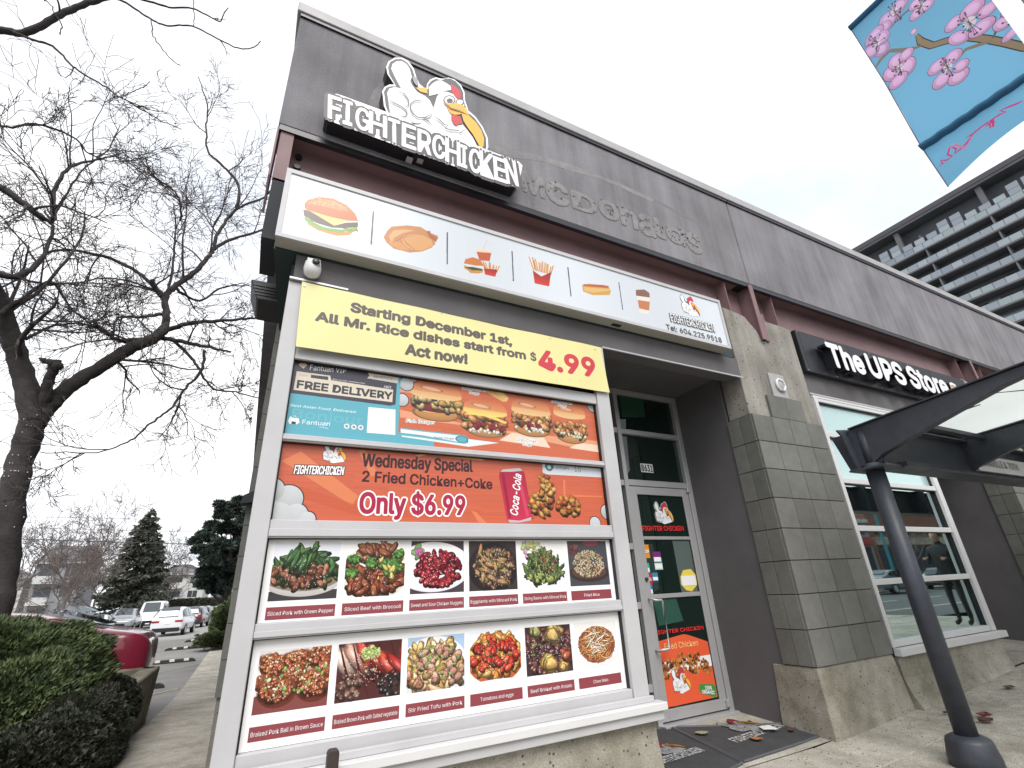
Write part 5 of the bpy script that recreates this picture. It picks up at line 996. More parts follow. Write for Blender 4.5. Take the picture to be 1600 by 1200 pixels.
flower(1205, 350, 1.0, five); flower(950, 350, .92, [(-45,30,48,60,.3), (-20,-40,44,52,.2), (50,-10,42,62,-.2), (-10,80,52,44,.3), (40,-80,40,40,0)]); flower(1320, 120, 1.35, [(-65,5,38,34,.3), (-45,65,30,50,.5), (50,20,52,42,0), (10,-55,50,46,.3), (75,-55,42,38,.2)])
flower(1545, 100, 1.2, [(-50,20,42,46,.2), (0,60,60,30,.3), (50,0,46,50,0), (-10,-55,50,42,.3), (55,-50,44,44,0)]); flower(1065, 30, .8, [(-20,45,60,50,.2), (40,0,50,50,0), (-40,-10,45,45,0)]); flower(925, 60, 1., [(-30,40,44,62,.6), (25,-30,50,48,.2), (-60,90,36,40,.3)], 1); flower(835, 220, .9, [(-20,-40,60,46,.5), (20,40,42,60,.2), (-40,60,40,50,.4), (30,-30,40,52,0)], 1)
petal(1025, 165, 26, 28, 0, (246, 190, 222))
sq_ = [(1150,860),(1170,850),(1160,830),(1190,830),(1220,810),(1195,800),(1210,760),(1240,770),(1235,795),(1270,770),(1300,740),(1330,700),(1290,720),(1340,690),(1380,660),(1410,640),(1450,640),(1430,670),(1420,635),(1480,600),(1510,590),(1480,580),(1530,560),(1570,545),(1600,530)]
bstroke(sq_, .016, (226, 84, 150)); bstroke([(1195,770),(1240,750),(1290,770),(1330,705)], .02, (240, 150, 190)); bstroke([(1400,660),(1440,630),(1445,665)], .03, (232, 80, 140))
bm_ = cb.material('blossom_print', .6, 1.05)
t_ = bm_.node_tree; L_ = t_.links; tr = t_.nodes.new('ShaderNodeBsdfTranslucent'); mxs = t_.nodes.new('ShaderNodeMixShader'); mxs.inputs[0].default_value = .66
pb = t_.nodes['Principled BSDF']; L_.new(pb.inputs['Base Color'].links[0].from_socket, tr.inputs['Color']); L_.new(pb.outputs[0], mxs.inputs[1]); L_.new(tr.outputs[0], mxs.inputs[2]); L_.new(mxs.outputs[0], t_.nodes['Material Output'].inputs['Surface'])
def clothX(name, za, zbf, y_left, nx=24, nz=24, amp=.012):
    V = []; UV = []
    for j in range(nz + 1):
        for i in range(nx + 1):
            s, t = i / nx, j / nz; y = y_left(t) * (1 - s) + .24 * s; z = za * (1 - t) + zbf(s) * t
            V.append((XB + amp * math.sin(s * 5 + t * 2) * math.sin(t * 3.1) + .4 * amp * math.sin(t * 17) * math.exp(-s * 6), y, z)); UV.append(((-y - cb.x0) / (cb.x1 - cb.x0), (z - cb.z0) / (cb.z1 - cb.z0)))
    F = [(j * (nx + 1) + i, j * (nx + 1) + i + 1, (j + 1) * (nx + 1) + i + 1, (j + 1) * (nx + 1) + i) for j in range(nz) for i in range(nx)]
    me = smooth(pyd(V, F)); uv = me.uv_layers.new(name='UVMap')
    for lp in me.loops: uv.data[lp.index].uv = UV[lp.vertex_index]
    return link(name, me, bm_, SBN)
clothX('cloth', zt_, lambda s: zb_ - .0, lambda t: yl + (q1[1] - yl) * t - .012 * math.sin(3.14 * t))
cbr = PX(1600, 190, XB)
clothX('tail_flap', zb_ - .001, lambda s: qt[2] * (1 - s) ** 1.0 + (cbr[2] + .015) * s - .03 * math.sin(3.14 * s) * 0 + .05 * math.sin(3.14 * s) , lambda t: q1[1] + (qt[1] - q1[1]) * t, 24, 12, .02)
slv = mat('doubled_blue_cloth', (.025, .125, .24), .8, noise=.3, nscale=14, bump=.5, bscale=30)  # darker blue imitates the weaker light coming through doubled cloth
V = [(XB - .012, q1[1] + .006 - s * (q1[1] - .2), zb_ - .01 + .004 * math.sin(s * 40)) for s in np.linspace(0, 1, 30)]; link('rod_sleeve', smooth(tube([(V, .034)], 12)), slv, SBN)
V = [(XB - .012, yl + .004 - s * (yl - .2), zt_ - .01) for s in np.linspace(0, 1, 20)]; link('rod_sleeve', smooth(tube([(V, .030)], 12)), slv, SBN)
link('edge_hem', tube([([(XB - .004, yl, zt_), (XB - .004, (yl + q1[1]) / 2 - .012, (zt_ + zb_) / 2), (XB - .004, q1[1], zb_), (XB - .004, qt[1], qt[2])], .004)], 5), mat('hem_thread', (.12, .10, .14), .8), SBN)
LP = empty('lamp_post', 'grey steel lamp post at the kerb carrying the blue banner arms', 'lamp post', (XB, .06, 0))
link('post', smooth(tube([([(XB, .06, -.1), (XB, .06, 7.5)], [.09, .06])], 16)), M['navy'], LP)
for z in (zb_ - .01, zt_ - .01): link('banner_arm', tube([([(XB - .012, .06, z), (XB - .012, .3, z)], .014)], 8), M['navy'], LP)
# ================================================================== TOWER BLOCK
XT = 100.
TW = empty('tower_block', 'tall grey residential tower with rows of glazed balconies behind the shops', 'tower', (XT, 30, -.4))
tw_c = mat('tower_slab', (.17, .175, .185), .8, noise=.2, nscale=.4); tw_d = mat('tower_recess', (.115, .125, .14), .6, noise=.4, nscale=.3); tw_w = mat('slab_edge_white', (.42, .43, .45), .6); tw_r = mat('tower_roof_fascia', (.085, .075, .085), .7)  # recess and slab tones lifted to imitate distance haze
tw_g = [mat('balcony_glass_%d' % i, c, .25, spec=.7) for i, c in enumerate(((.27, .31, .35), (.33, .38, .41), (.22, .26, .30), (.30, .36, .37)))]
box('core', (XT + 2.4, XT + 22, -30, 78, -.4, 60), tw_d, TW); box('roof_fascia', (XT - .6, XT + 22, -32, 79, 60.4, 61.3), tw_r, TW); box('roof_soffit', (XT - .5, XT + 22, -31.5, 78.5, 59.9, 60.39), tw_d, TW)
FH = 3.08; me_p = {}
floors = [60.4 - 6.1 - FH * i for i in range(17)]
pan = boxes([(0, .05, 0, 1.46, 0, 1.0)]); pm = bpy.data.meshes.new('panel'); pan.to_mesh(pm); pan.free()
pms = []
for g_ in tw_g: c = pm.copy(); c.materials.append(g_); pms.append(c)
wn = boxes([(0, .06, 0, 1.5, 0, 2.1)]); wm0 = bpy.data.meshes.new('window'); wn.to_mesh(wm0); wn.free(); wms = []
for g_ in (M['glass_tower'], tw_g[2], tw_d): c = wm0.copy(); c.materials.append(g_); wms.append(c)
for i, z in enumerate(floors):
    box('floor_slab', (XT, XT + 2.4, -30, 78, z - .34, z - .06), tw_c, TW); box('slab_edge', (XT - .03, XT - .001, -30, 78, z - .07, z + .02), tw_w, TW)
    if i < 9:
        y = 6 + (i % 3) * .4
        while y < 40 - i * 1.7:
            link('balcony_panel', pms[nr.choice([0, 0, 1, 1, 2, 3])], None, TW).location = (XT - .0, y, z + .04)
            if nr.rand() < .55: o = link('window', wms[nr.randint(3)], None, TW); o.location = (XT + 2.2, y, z + .1)
            y += 1.53
    for yy in np.arange(-28, 78, 9.2): box('fin_wall', (XT + .12, XT + 2.39, yy, yy + .22, z + .041 - 0, z + FH - .35), tw_c, TW)
for i, y in enumerate(np.arange(6, 40, 1.9)):      # glazed penthouse steps
    h = .0 if i % 5 < 3 else .9; link('balcony_panel', pms[1 if i % 2 else 0], None, TW).location = (XT + .05, y, floors[0] + 1.12)
    if h: link('balcony_panel', pms[0], None, TW).location = (XT + .1, y, floors[0] + 2.2)
for y in (17.5, 30): box('roof_column', (XT + .2, XT + .9, y, y + .8, floors[0] + .05, 59.89), tw_c, TW)
# ================================================================== CARS
def car(name, label, x, y, rot, kind, paint, tail=True, L=4.6, W_=1.84, Hh=1.45, grp=None, z=None):
    e = empty(name, label, {'van': 'van', 'pickup': 'pickup truck'}.get(kind, 'car'), (0, 0, 0), grp)
    zb = .22; hw = W_ / 2
    # stations: t along length (0 rear .. 1 front): lower z, belt z, belt halfwidth, roof z, roof halfwidth
    K = {'sedan': [(0, .34, .86, .80, .86, .70), (.02, .26, 1.08, .9, 1.10, .80), (.13, .24, 1.12, .97, 1.14, .8), (.3, .22, .98, 1., 1.40, .62), (.42, .22, .97, 1, 1.45, .62), (.55, .22, .96, 1, 1.42, .63), (.73, .22, .93, 1, .98, .8), (.93, .24, .78, .93, .80, .8), (.99, .3, .66, .8, .67, .68), (1, .36, .6, .7, .6, .6)],
         'suv': [(0, .42, .95, .86, .97, .80), (.015, .30, 1.02, .94, 1.06, .84), (.06, .28, 1.04, .98, 1.42, .70), (.14, .26, 1.04, 1, 1.60, .68), (.35, .26, 1.03, 1, 1.66, .68), (.55, .26, 1.01, 1, 1.62, .68), (.72, .26, .99, 1, 1.05, .82), (.93, .28, .92, .94, .94, .82), (.99, .34, .8, .84, .8, .74), (1, .4, .7, .75, .7, .66)],
         'van': [(0, .4, 1.2, .93, 2.3, .84), (.01, .3, 1.2, .98, 2.4, .88), (.05, .28, 1.2, 1, 2.48, .9), (.6, .28, 1.2, 1, 2.48, .9), (.74, .28, 1.2, 1, 2.35, .86), (.86, .28, 1.15, 1, 1.38, .9), (.95, .3, 1.02, .95, 1.06, .85), (.99, .36, .8, .85, .8, .76), (1, .42, .7, .76, .7, .68)]}
    K['pickup'] = [(0, .45, 1.05, .9, 1.06, .86), (.01, .4, 1.1, .96, 1.11, .9), (.34, .36, 1.12, 1, 1.13, .92), (.36, .34, 1.12, 1, 1.6, .72), (.42, .34, 1.12, 1, 1.78, .70), (.56, .34, 1.1, 1, 1.78, .70), (.72, .34, 1.08, 1, 1.12, .85), (.94, .36, 1.04, .96, 1.05, .88), (.99, .42, .9, .88, .9, .8), (1, .48, .8, .8, .8, .7)]
    st = K[kind]; sc_ = Hh / max(s[4] for s in st); V = []; F = []; GF = []
    for (t, a, b, bh, c, rh) in st:
        X_ = (t - .5) * L; a, b, c = a * sc_ if a > .3 else a, b * sc_, c * sc_
        ring = [(X_, 0, a), (X_, -hw * bh * .9, a), (X_, -hw * bh, a + .18), (X_, -hw * bh * 1.0, (a + b) / 2 + .05), (X_, -hw * bh * .965, b), (X_, -hw * rh, c - .04 * (c > b + .1)), (X_, -hw * rh * .82, c), (X_, 0, c + .015)]
        ring += [(p[0], -p[1], p[2]) for p in ring[-2:0:-1]]; V += ring
    n = 14; ns = len(st)
    for i in range(ns - 1):
        s0, s1 = st[i], st[i + 1]; gh = (s0[4] - s0[2] > .1) or (s1[4] - s1[2] > .1)
        for j in range(n):
            f = (i * n + j, i * n + (j + 1) % n, (i + 1) * n + (j + 1) % n, (i + 1) * n + j); F.append(f)
    F.append(tuple(range(n))); F.append(tuple((ns - 1) * n + j for j in range(n))[::-1])
    me = pyd(V, F); b_ = bmesh.new(); b_.from_mesh(me); bmesh.ops.recalc_face_normals(b_, faces=b_.faces); b_.to_mesh(me); b_.free(); smooth(me)
    body = link('body', me, paint, e); sb = body.modifiers.new('s', 'SUBSURF'); sb.levels = 1; sb.render_levels = 2
    V = np.array(V); gl = M['glass_car']
    def quadg(idx, nm='window', sh=.12, out=.03, m=gl):
        q_ = np.array([V[i] for i in idx]); c = q_.mean(0); q_ = c + (q_ - c) * (1 - sh); nrm = np.cross(q_[1] - q_[0], q_[2] - q_[1]); nrm /= np.linalg.norm(nrm) + 1e-9
        if np.dot(nrm, c - np.array([0, 0, .9])) < 0: nrm = -nrm
        k = [tuple(v + nrm * out) for v in q_]; o = link(nm, pyd(k, [(0, 1, 2, 3)]), m, e); so = o.modifiers.new('t', 'SOLIDIFY'); so.thickness = .01; return o
    for i in range(ns - 1):
        a, b2 = st[i], st[i + 1]; ga, gb = a[4] - a[2], b2[4] - b2[2]
        if ga > .3 and gb > .3 and not (kind == 'van' and b2[0] < .7):
            for j in (4, 9): quadg([i * n + j, i * n + j + 1, (i + 1) * n + j + 1, (i + 1) * n + j], 'side_window', .14)
        if (ga > .3) != (gb > .3):
            for j in (4, 9): quadg([i * n + j, i * n + j + 1, (i + 1) * n + j + 1, (i + 1) * n + j], 'side_window', .34)
            quadg([i * n + 6, i * n + 8, (i + 1) * n + 8, (i + 1) * n + 6], 'windscreen' if a[0] > .4 else 'rear_window', .14, .07)
    if kind == 'suv': quadg([1 * n + 6, 1 * n + 8, 2 * n + 8, 2 * n + 6], 'rear_window', .12, .09); quadg([2 * n + 6, 2 * n + 8, 3 * n + 8, 3 * n + 6], 'rear_window', .06, .05)
    rw = .33 if kind != 'sedan' else .32
    for sx in (-.31, .31):
        for sy in (-1, 1):
            c = (sx * L, sy * (hw - .10), rw); w_ = link('wheel', smooth(lathe([(.0, -.1), (rw * .96, -.1), (rw, -.07), (rw, .07), (rw * .96, .1), (.0, .1)], 24, 'y', c)), M['rubber'], e)
            link('rim', lathe([(.0, -.115 * 1), (rw * .62, -.108), (rw * .66, -.09)] if sy < 0 else [(.0, .115), (rw * .62, .108), (rw * .66, .09)], 10, 'y', c), M['alu'], w_)
            link('wheel_arch', smooth(tube([([(c[0] + (rw + .05) * math.cos(t), sy * (hw - .02), c[2] + (rw + .05) * math.sin(t)) for t in np.linspace(.1, 3.04, 10)], .03)], 6)), M['black'], e)
    bl_ = st[0][2] * sc_
    box('rear_bumper', (-L / 2 - .03, -L / 2 + .10, -hw * .78, hw * .78, .26, .26 + (.24 if kind != 'sedan' else .1)), M['black'], e, .03); box('front_bumper', (L / 2 - .10, L / 2 + .03, -hw * .7, hw * .7, .26, .5), M['black'], e, .03)
    box('number_plate', (-L / 2 - .045, -L / 2 - .031, -.16, .16, .45, .55) if kind != 'suv' else (-L / 2 - .02, -L / 2 + .0, -.16, .16, .72, .84), M['white'], e); box('number_plate', (L / 2 + .031, L / 2 + .045, -.16, .16, .38, .48), M['white'], e)
    tl = M['tail'] if 'tail' in M else M.setdefault('tail', mat('tail_lens', (.30, .01, .02), .2)); hl = M['head'] if 'head' in M else M.setdefault('head', mat('head_lens', (.6, .62, .65), .1))
    for sy in (-1, 1):
        y0, y1 = sorted((sy * hw * .45, sy * hw * .9))
        if tail: box('tail_light', (-L / 2 - .02, -L / 2 + .09, y0, y1, bl_ - .17, bl_ - .06), tl, e, .02)
        y0, y1 = sorted((sy * hw * .45, sy * hw * .88)); zf = st[-2][2] * sc_; box('headlight', (L / 2 - .16, L / 2 + .0, y0, y1, zf - .06, zf + .08), hl, e, .03)
        box('mirror', (L * .2, L * .2 + .1, *sorted((sy * hw * .98, sy * (hw + .17))), bl_ + .02, bl_ + .15), paint, e, .03)
    box('grille', (L / 2 - .03, L / 2 + .02, -hw * .42, hw * .42, .5, .68), M['black'], e, .02)
    e.location = (x, y, hg(x, y) - .03 if z is None else z); e.rotation_euler = (0, 0, rot); return e
pw = mat('white_car_paint', (.72, .72, .74), .25, coat=.6); pr_ = mat('crimson_car_paint', (.22, .008, .03), .25, coat=.8); pk = mat('black_car_paint', (.018, .018, .022), .2, coat=.6); ps = mat('silver_car_paint', (.36, .37, .38), .3, metal=.4, coat=.5); pg = mat('grey_car_paint', (.12, .13, .14), .3, coat=.5); pm_ = mat('maroon_car_paint', (.06, .02, .025), .3, coat=.5)
car('parked_car', 'dark red sports car parked behind the clipped hedge', -3.62, 10.6, math.pi + .04, 'sedan', pr_, L=4.9, Hh=1.52, z=-.30, tail=False)
RC = [o for o in bpy.data.objects if o.name == 'parked_car'][0]
prism([(-2.40, -.70, 1.06), (-2.52, -.62, 1.12), (-2.52, .62, 1.12), (-2.40, .70, 1.06), (-2.2, .70, 1.04), (-2.2, -.70, 1.04)], np.array([0, 0, .02]), 'spoiler', pr_, RC)
def place_px(u, v, zz=-.33): d = ray(u, v); t = (zz - H) / d[2]; return d[0] * t, d[1] * t
fwd = math.pi / 2
grpc = 'cars parked along the side street'
x = P(275, 965, 43)[0]; car('parked_car', 'white sport utility car seen from behind on the side street', x, 43, fwd - .10, 'suv', pw, L=4.6, W_=1.9, Hh=1.72, grp=grpc)
for i, (u, yy, k, p, l, hh) in enumerate(((306, 55, 'suv', pm_, 'dark maroon car just beyond the white sport utility car', 1.7), (318, 66, 'suv', pk, 'black car second beyond the white sport utility car', 1.7), (331, 80, 'suv', ps, 'small silver car far down the right side of the street', 1.6), (341, 95, 'suv', pk, 'furthest dark car beside the shrubs at the street end', 1.7))):
    p_ = P(u, 960, yy); car('parked_car', l, p_[0], yy, fwd - .1, k, p, Hh=hh, grp=grpc)
for i, (u, yy, k, p, l, L_, W2, hh) in enumerate(((239, 62, 'van', pw, 'tall white delivery van facing the camera beyond the red car', 5.6, 2.0, 2.35), (197, 55, 'pickup', ps, 'silver pickup style vehicle facing the camera left of the van', 5.2, 1.95, 1.78), (155, 50, 'sedan', pw, 'low white saloon car left of the silver pickup', 4.6, 1.8, 1.42), (118, 66, 'suv', pg, 'grey tall car left of the low white saloon', 4.6, 1.85, 1.7), (222, 92, 'suv', pk, 'small black car glimpsed between the pickup and the van', 4.6, 1.85, 1.7))):
    p_ = P(u, 960, yy); car('delivery_van' if k == 'van' else 'parked_car', l, p_[0], yy, -fwd + .02, k, p, Hh=hh, L=L_, W_=W2, grp=grpc)
# rubber wheel stops
WSM = mat('stop_rubber', (.03, .028, .026), .7, noise=.4, nscale=8)
LBL = ['long wheel stop nearest the camera beside the planter', 'second wheel stop from the planter with two pale reflectors', 'third wheel stop from the planter lying across a bay', 'fourth wheel stop from the planter near the wall', 'fifth and furthest wheel stop near the wall']
for i, (u, v) in enumerate(((257, 1075), (306, 1033), (335, 1011), (352, 999), (356, 990))):
    g = G(u, v, -.03); x1, y = g[0], g[1]; z = g[2]
    ws = empty('wheel_stop', LBL[i], 'wheel stop', (x1 - .9, y, z), 'rubber wheel stops in the parking bays')
    pr2 = [(x1 - 1.85, z), (x1 - 1.80, z + .07), (x1 - 1.72, z + .105), (x1 - .13, z + .105), (x1 - .05, z + .07), (x1, z)]
    prism([(a, y, b) for a, b in pr2], np.array([0, .15, 0]), 'rubber_body', WSM, ws, .012)
    for k in range(4):
        a = x1 - 1.55 + k * .4; link('reflector', boxes([(a, a + .14, y - .004, y + .10, z + .045, z + .109)]), mat('reflector_white', (.65, .63, .58), .5), ws)
# ================================================================== FOLIAGE AND TREES
def leaves(name, C, N, size, m, parent=None, up=.6, asp=.3, cols=3, seed=1):
    """C: (n,3) leaf positions, N: (n,3) outward directions"""
    r = np.random.RandomState(seed); n = len(C); d = N + r.normal(0, .55, (n, 3)); d[:, 2] += up; d /= np.linalg.norm(d, axis=1)[:, None]
    s = np.cross(d, r.normal(0, 1, (n, 3))); s /= np.linalg.norm(s, axis=1)[:, None] + 1e-9; L_ = size * r.uniform(.6, 1.4, n)[:, None]
    a = C + s * L_ * asp; b = C + d * L_; c = C - s * L_ * asp; V = np.stack([a, b, c], 1).reshape(-1, 3)
    me = bpy.data.meshes.new(name); me.vertices.add(3 * n); me.vertices.foreach_set('co', V.ravel().astype(np.float32)); me.loops.add(3 * n); me.loops.foreach_set('vertex_index', np.arange(3 * n, dtype=np.int32)); me.polygons.add(n); me.polygons.foreach_set('loop_start', np.arange(0, 3 * n, 3, dtype=np.int32)); me.polygons.foreach_set('loop_total', np.full(n, 3, np.int32)); me.update(calc_edges=True); me.validate()
    return link(name, me, m, parent)
def leafmat(name, c1, c2, sc_=30, rough=.6, c3=None):
    m = bpy.data.materials.new(name); m.use_nodes = True; t = m.node_tree; b = t.nodes['Principled BSDF']; b.inputs['Roughness'].default_value = rough
    g = t.nodes.new('ShaderNodeNewGeometry'); n = t.nodes.new('ShaderNodeTexNoise'); n.inputs['Scale'].default_value = sc_; n.inputs['Detail'].default_value = 3; t.links.new(g.outputs['Position'], n.inputs['Vector'])
    r = t.nodes.new('ShaderNodeValToRGB'); r.color_ramp.elements[0].position = .35; r.color_ramp.elements[1].position = .65; r.color_ramp.elements[0].color = (*c1, 1); r.color_ramp.elements[1].color = (*c2, 1); t.links.new(n.outputs['Fac'], r.inputs['Fac']); t.links.new(r.outputs['Color'], b.inputs['Base Color']); return m
def blobshell(c, rad, n, seed, thick=.35, bump=.12, freq=3.):
    r = np.random.RandomState(seed); d = r.normal(0, 1, (n, 3)); d /= np.linalg.norm(d, axis=1)[:, None]; d[:, 2] = np.where(d[:, 2] < -.5, -d[:, 2], d[:, 2])
    f = 1 + bump * (np.sin(d[:, 0] * freq * 2.1 + seed) * np.sin(d[:, 1] * freq * 1.7 + 2) + .6 * np.sin(d[:, 0] * freq * 5 + 1) * np.sin(d[:, 2] * freq * 4.3) + .4 * np.sin(d[:, 1] * freq * 9) * np.sin(d[:, 2] * freq * 8 + d[:, 0] * 11))
    q_ = (1 - thick * r.rand(n) ** 2) * f; return np.array(c) + d * q_[:, None] * np.array(rad), d
lg_m = leafmat('yew_green', (.036, .058, .024), (.14, .175, .07), 7); lg_y = leafmat('golden_green', (.06, .09, .03), (.20, .24, .08), 12); lg_d = leafmat('dark_ivy', (.006, .009, .004), (.028, .032, .015), 26)
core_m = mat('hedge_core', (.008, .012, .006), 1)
PL = empty('concrete_planter', 'low concrete planter wall holding the clipped shrubs beside the parking lot', 'planter', (-2, 8, -.3))
mossw = mat('planter_wall_concrete', (.20, .175, .13), .95, noise=.5, nscale=7, col2=(.07, .06, .04), bump=.4)
cx_, cy_, cz_ = G(226, 1127)
YPN = cy_
box('end_wall', (-7, -.98, YPN - .2, YPN, -.5, .40), mossw, PL, .015); prism([(-1.15, 3.4, -.4), (cx_, 3.4, -.4), (cx_ + .05, 3.4, .40), (-1.15, 3.4, .40)], np.array([0, YPN - 3.4 + .004, 0]), 'side_wall', mossw, PL, .015); box('soil', (-7, -1.15, 3.4, YPN - .2, -.3, .22), M['joint'], PL)
def shrub(name, label, lump, m, size, n, seed, asp=.28, up=.5):
    e = empty(name, label, 'shrub', lump[0][0]); Cs = []; Ns = []
    for i, (c, r_, fr_) in enumerate(lump):
        a, b = blobshell(c, r_, int(n * fr_), seed + i, .28, .09, 3.2); Cs.append(a); Ns.append(b)
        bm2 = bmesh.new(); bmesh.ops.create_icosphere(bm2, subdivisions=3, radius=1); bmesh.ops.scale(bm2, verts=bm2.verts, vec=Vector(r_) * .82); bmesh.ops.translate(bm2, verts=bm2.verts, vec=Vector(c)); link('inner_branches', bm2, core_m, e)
    leaves('foliage', np.concatenate(Cs), np.concatenate(Ns), size, m, e, up, asp, seed=seed); return e
shrub('clipped_shrub', 'large dark green clipped yew shrub in the planter left of the walk', [((-2.3, 6.9, .42), (1.25, 1.0, .74), .36), ((-3.9, 6.8, .4), (1.5, 1.1, .72), .3), ((-1.75, 6.5, .25), (.72, .9, .62), .2), ((-3.0, 5.9, .3), (1.1, .8, .6), .14)], lg_m, .036, 330000, 3)
shrub('golden_shrub', 'yellow green shrub at the lower left edge beside the clipped yew', [((-2.55, 4.75, .28), (.62, .6, .62), .6), ((-2.9, 4.3, -.1), (.6, .5, .5), .4)], lg_y, .036, 90000, 17)
shrub('ivy_cover', 'dark small leaved ground cover spilling over the planter wall to the walk', [((-1.10, 6.0, .05), (.30, 1.9, .46), .35), ((-1.12, 7.3, .2), (.26, .75, .30), .12), ((-1.02, 4.7, .12), (.30, 1.3, .42), .2), ((-1.8, 5.0, -.15), (.75, 1.2, .5), .28), ((-2.3, 4.2, -.3), (.8, 1.0, .5), .22)], lg_d, .024, 240000, 29, .45, .1)
# branching trees
def grow(out, p, d, L_, r, lvl, cfg, rg, lim):
    n = cfg['n'][lvl]; pts = [p.copy()]; q_ = p.copy(); v = d / np.linalg.norm(d)
    for i in range(n):
        v = v + rg.normal(0, cfg['zig'][lvl], 3); v[2] += cfg['up'][lvl]; v /= np.linalg.norm(v); q_ = q_ + v * L_ / n
        if lim and not lim(q_): break
        pts.append(q_.copy())
    if len(pts) < 2: return
    k = len(pts); rad = np.linspace(r, max(r * .35, cfg['rmin']), k); out[lvl].append((np.array(pts), rad))
    if lvl + 1 < len(cfg['n']):
        for c in range(cfg['kids'][lvl]):
            t = rg.uniform(.15, 1) * (k - 1); i = min(int(t), k - 2); b = pts[i] + (pts[i + 1] - pts[i]) * (t - i); tg = pts[i + 1] - pts[i]; tg /= np.linalg.norm(tg)
            s = rg.normal(0, 1, 3); s -= tg * (s @ tg); s /= np.linalg.norm(s); dd = tg * cfg['fwd'][lvl] + s
            grow(out, b, dd, L_ * cfg['len'][lvl] * rg.uniform(.55, 1.2), max(cfg['rmin'], rad[i] * .55), lvl + 1, cfg, rg, lim)
def limbs(out, pl3, rad, cfg, rg, lim, kids, L_, fwd=.7, lvl=0, start=.2):
    pts = np.array(pl3, float); n = len(pts); kids = int(round(kids * .72)); L_ *= 1.1
    for c in range(kids):
        t = rg.uniform(start, .999) * (n - 1); i = min(int(t), n - 2); b = pts[i] + (pts[i + 1] - pts[i]) * (t - i); tg = pts[i + 1] - pts[i]; tg /= np.linalg.norm(tg)
        s = rg.normal(0, 1, 3); s -= tg * (s @ tg); s /= np.linalg.norm(s); grow(out, b, tg * fwd + s, L_ * rg.uniform(.5, 1.2), .35 * rad[0] * (1 - t / n) + .006, lvl, cfg, rg, lim)
def spline(pts, m_=6, jit=0., rg=None):
    p = np.array(pts, float); out = []
    for i in range(len(p) - 1):
        p0, p1, p2, p3 = p[max(i - 1, 0)], p[i], p[i + 1], p[min(i + 2, len(p) - 1)]
        for t in np.linspace(0, 1, m_, endpoint=False): out.append(.5 * ((2 * p1) + (-p0 + p2) * t + (2 * p0 - 5 * p1 + 4 * p2 - p3) * t * t + (-p0 + 3 * p1 - 3 * p2 + p3) * t ** 3))
    out.append(p[-1]); out = np.array(out)
    if jit and rg is not None: out[1:-1] += rg.normal(0, jit, out[1:-1].shape)
    return out
rg = np.random.RandomState(5)
BT = empty('bare_tree', 'large bare street tree with forked dark trunk at the left beside the shops', 'tree', tuple(P(0, 960, 7.6)))
TR = dict(n=[9, 7, 5, 4], zig=[.13, .15, .18, .2], up=[.01, .0, .01, 0], kids=[6, 4, 2, 0], len=[.66, .6, .55], fwd=[1.1, 1.1, 1.], rmin=.0034)
lim = lambda p: p[0] < -.25 + .0 * p[1] or p[1] < 2.5
outs = {i: [] for i in range(4)}
def limb(name, px, ys, r0, r1, kids, L_, fwd=.8, jit=.006, col='bark', k=10, start=.25, lvl=0):
    pts = [np.array(P(u, v, y)) for (u, v), y in zip(px, np.interp(np.arange(len(px)), np.linspace(0, len(px) - 1, len(ys)), ys))]
    s = spline(pts, 6, jit, rg); rad = np.linspace(r0, r1, len(s)) * (1 + rg.normal(0, .04, len(s))); link(name, smooth(tube([(s, rad)], k)), M[col], BT); limbs(outs, s, (r0, r1), TR, rg, lim, kids, L_, fwd, lvl, start); return s
tr_ = limb('trunk', [(-28,1180),(-22,1040),(-4,930),(10,840),(24,750),(42,690),(58,640)], [7.6], .150, .118, 0, 1, k=16, jit=.008)
limb('limb', [(52,660),(40,600),(22,540),(2,480),(-30,410),(-60,330)], [7.6, 7.6, 7.4, 7.0, 6.6], .13, .07, 8, 1.6)
limb('limb', [(56,665),(72,640),(105,607),(150,577),(200,547),(243,527),(258,512)], [7.6, 7.7, 7.9], .100, .068, 6, 1.5, k=12)
limb('sawn_stub', [(66,640),(72,612),(80,585),(88,562)], [7.6, 7.3], .062, .052, 0, 1); limb('sawn_stub', [(86,570),(74,564),(62,562)], [7.3], .045, .022, 0, 1)
p_ = P(90, 572, 7.3); link('knot', smooth(lathe([(0, -.06), (.045, -.04), (.062, 0), (.045, .04), (0, .06)], 12, 'z', p_)), M['bark'], BT)
limb('limb', [(256,520),(260,492),(258,465),(272,448),(300,429),(320,408),(333,390),(342,362),(370,327),(412,308),(440,280)], [7.9, 8.0, 8.3], .055, .014, 11, 1.2)
limb('branch', [(370,327),(372,288),(345,256),(325,236),(322,200),(324,165),(310,120)], [8.2, 8.4], .028, .008, 6, .7)
limb('branch', [(333,390),(360,375),(408,360),(440,340)], [8.1, 8.3], .03, .012, 5, .7)
limb('branch', [(262,515),(300,505),(360,500),(400,497)], [7.9, 7.6], .04, .015, 5, .6)
limb('branch', [(252,528),(300,537),(335,545),(360,550)], [7.9, 7.4], .035, .014, 3, .5)
limb('branch', [(272,532),(300,560),(314,582),(335,608),(368,612),(415,626)], [7.9, 7.3], .026, .006, 6, .6); limb('branch', [(320,548),(314,580),(290,606),(265,640),(236,660),(205,688),(150,707),(62,706)], [7.8, 7.0], .022, .005, 8, .7)
limb('branch', [(242,528),(205,532),(180,530),(158,514),(146,500)], [7.9, 7.5], .04, .02, 6, .8); limb('branch', [(256,490),(222,495),(184,497),(176,520)], [8.0, 7.6], .026, .01, 4, .8)
limb('branch', [(256,465),(242,450),(238,436)], [8, 7.8], .05, .03, 5, .9); limb('branch', [(258,468),(268,430),(272,390),(274,360),(272,320)], [8.1, 8.5], .024, .009, 7, .9)
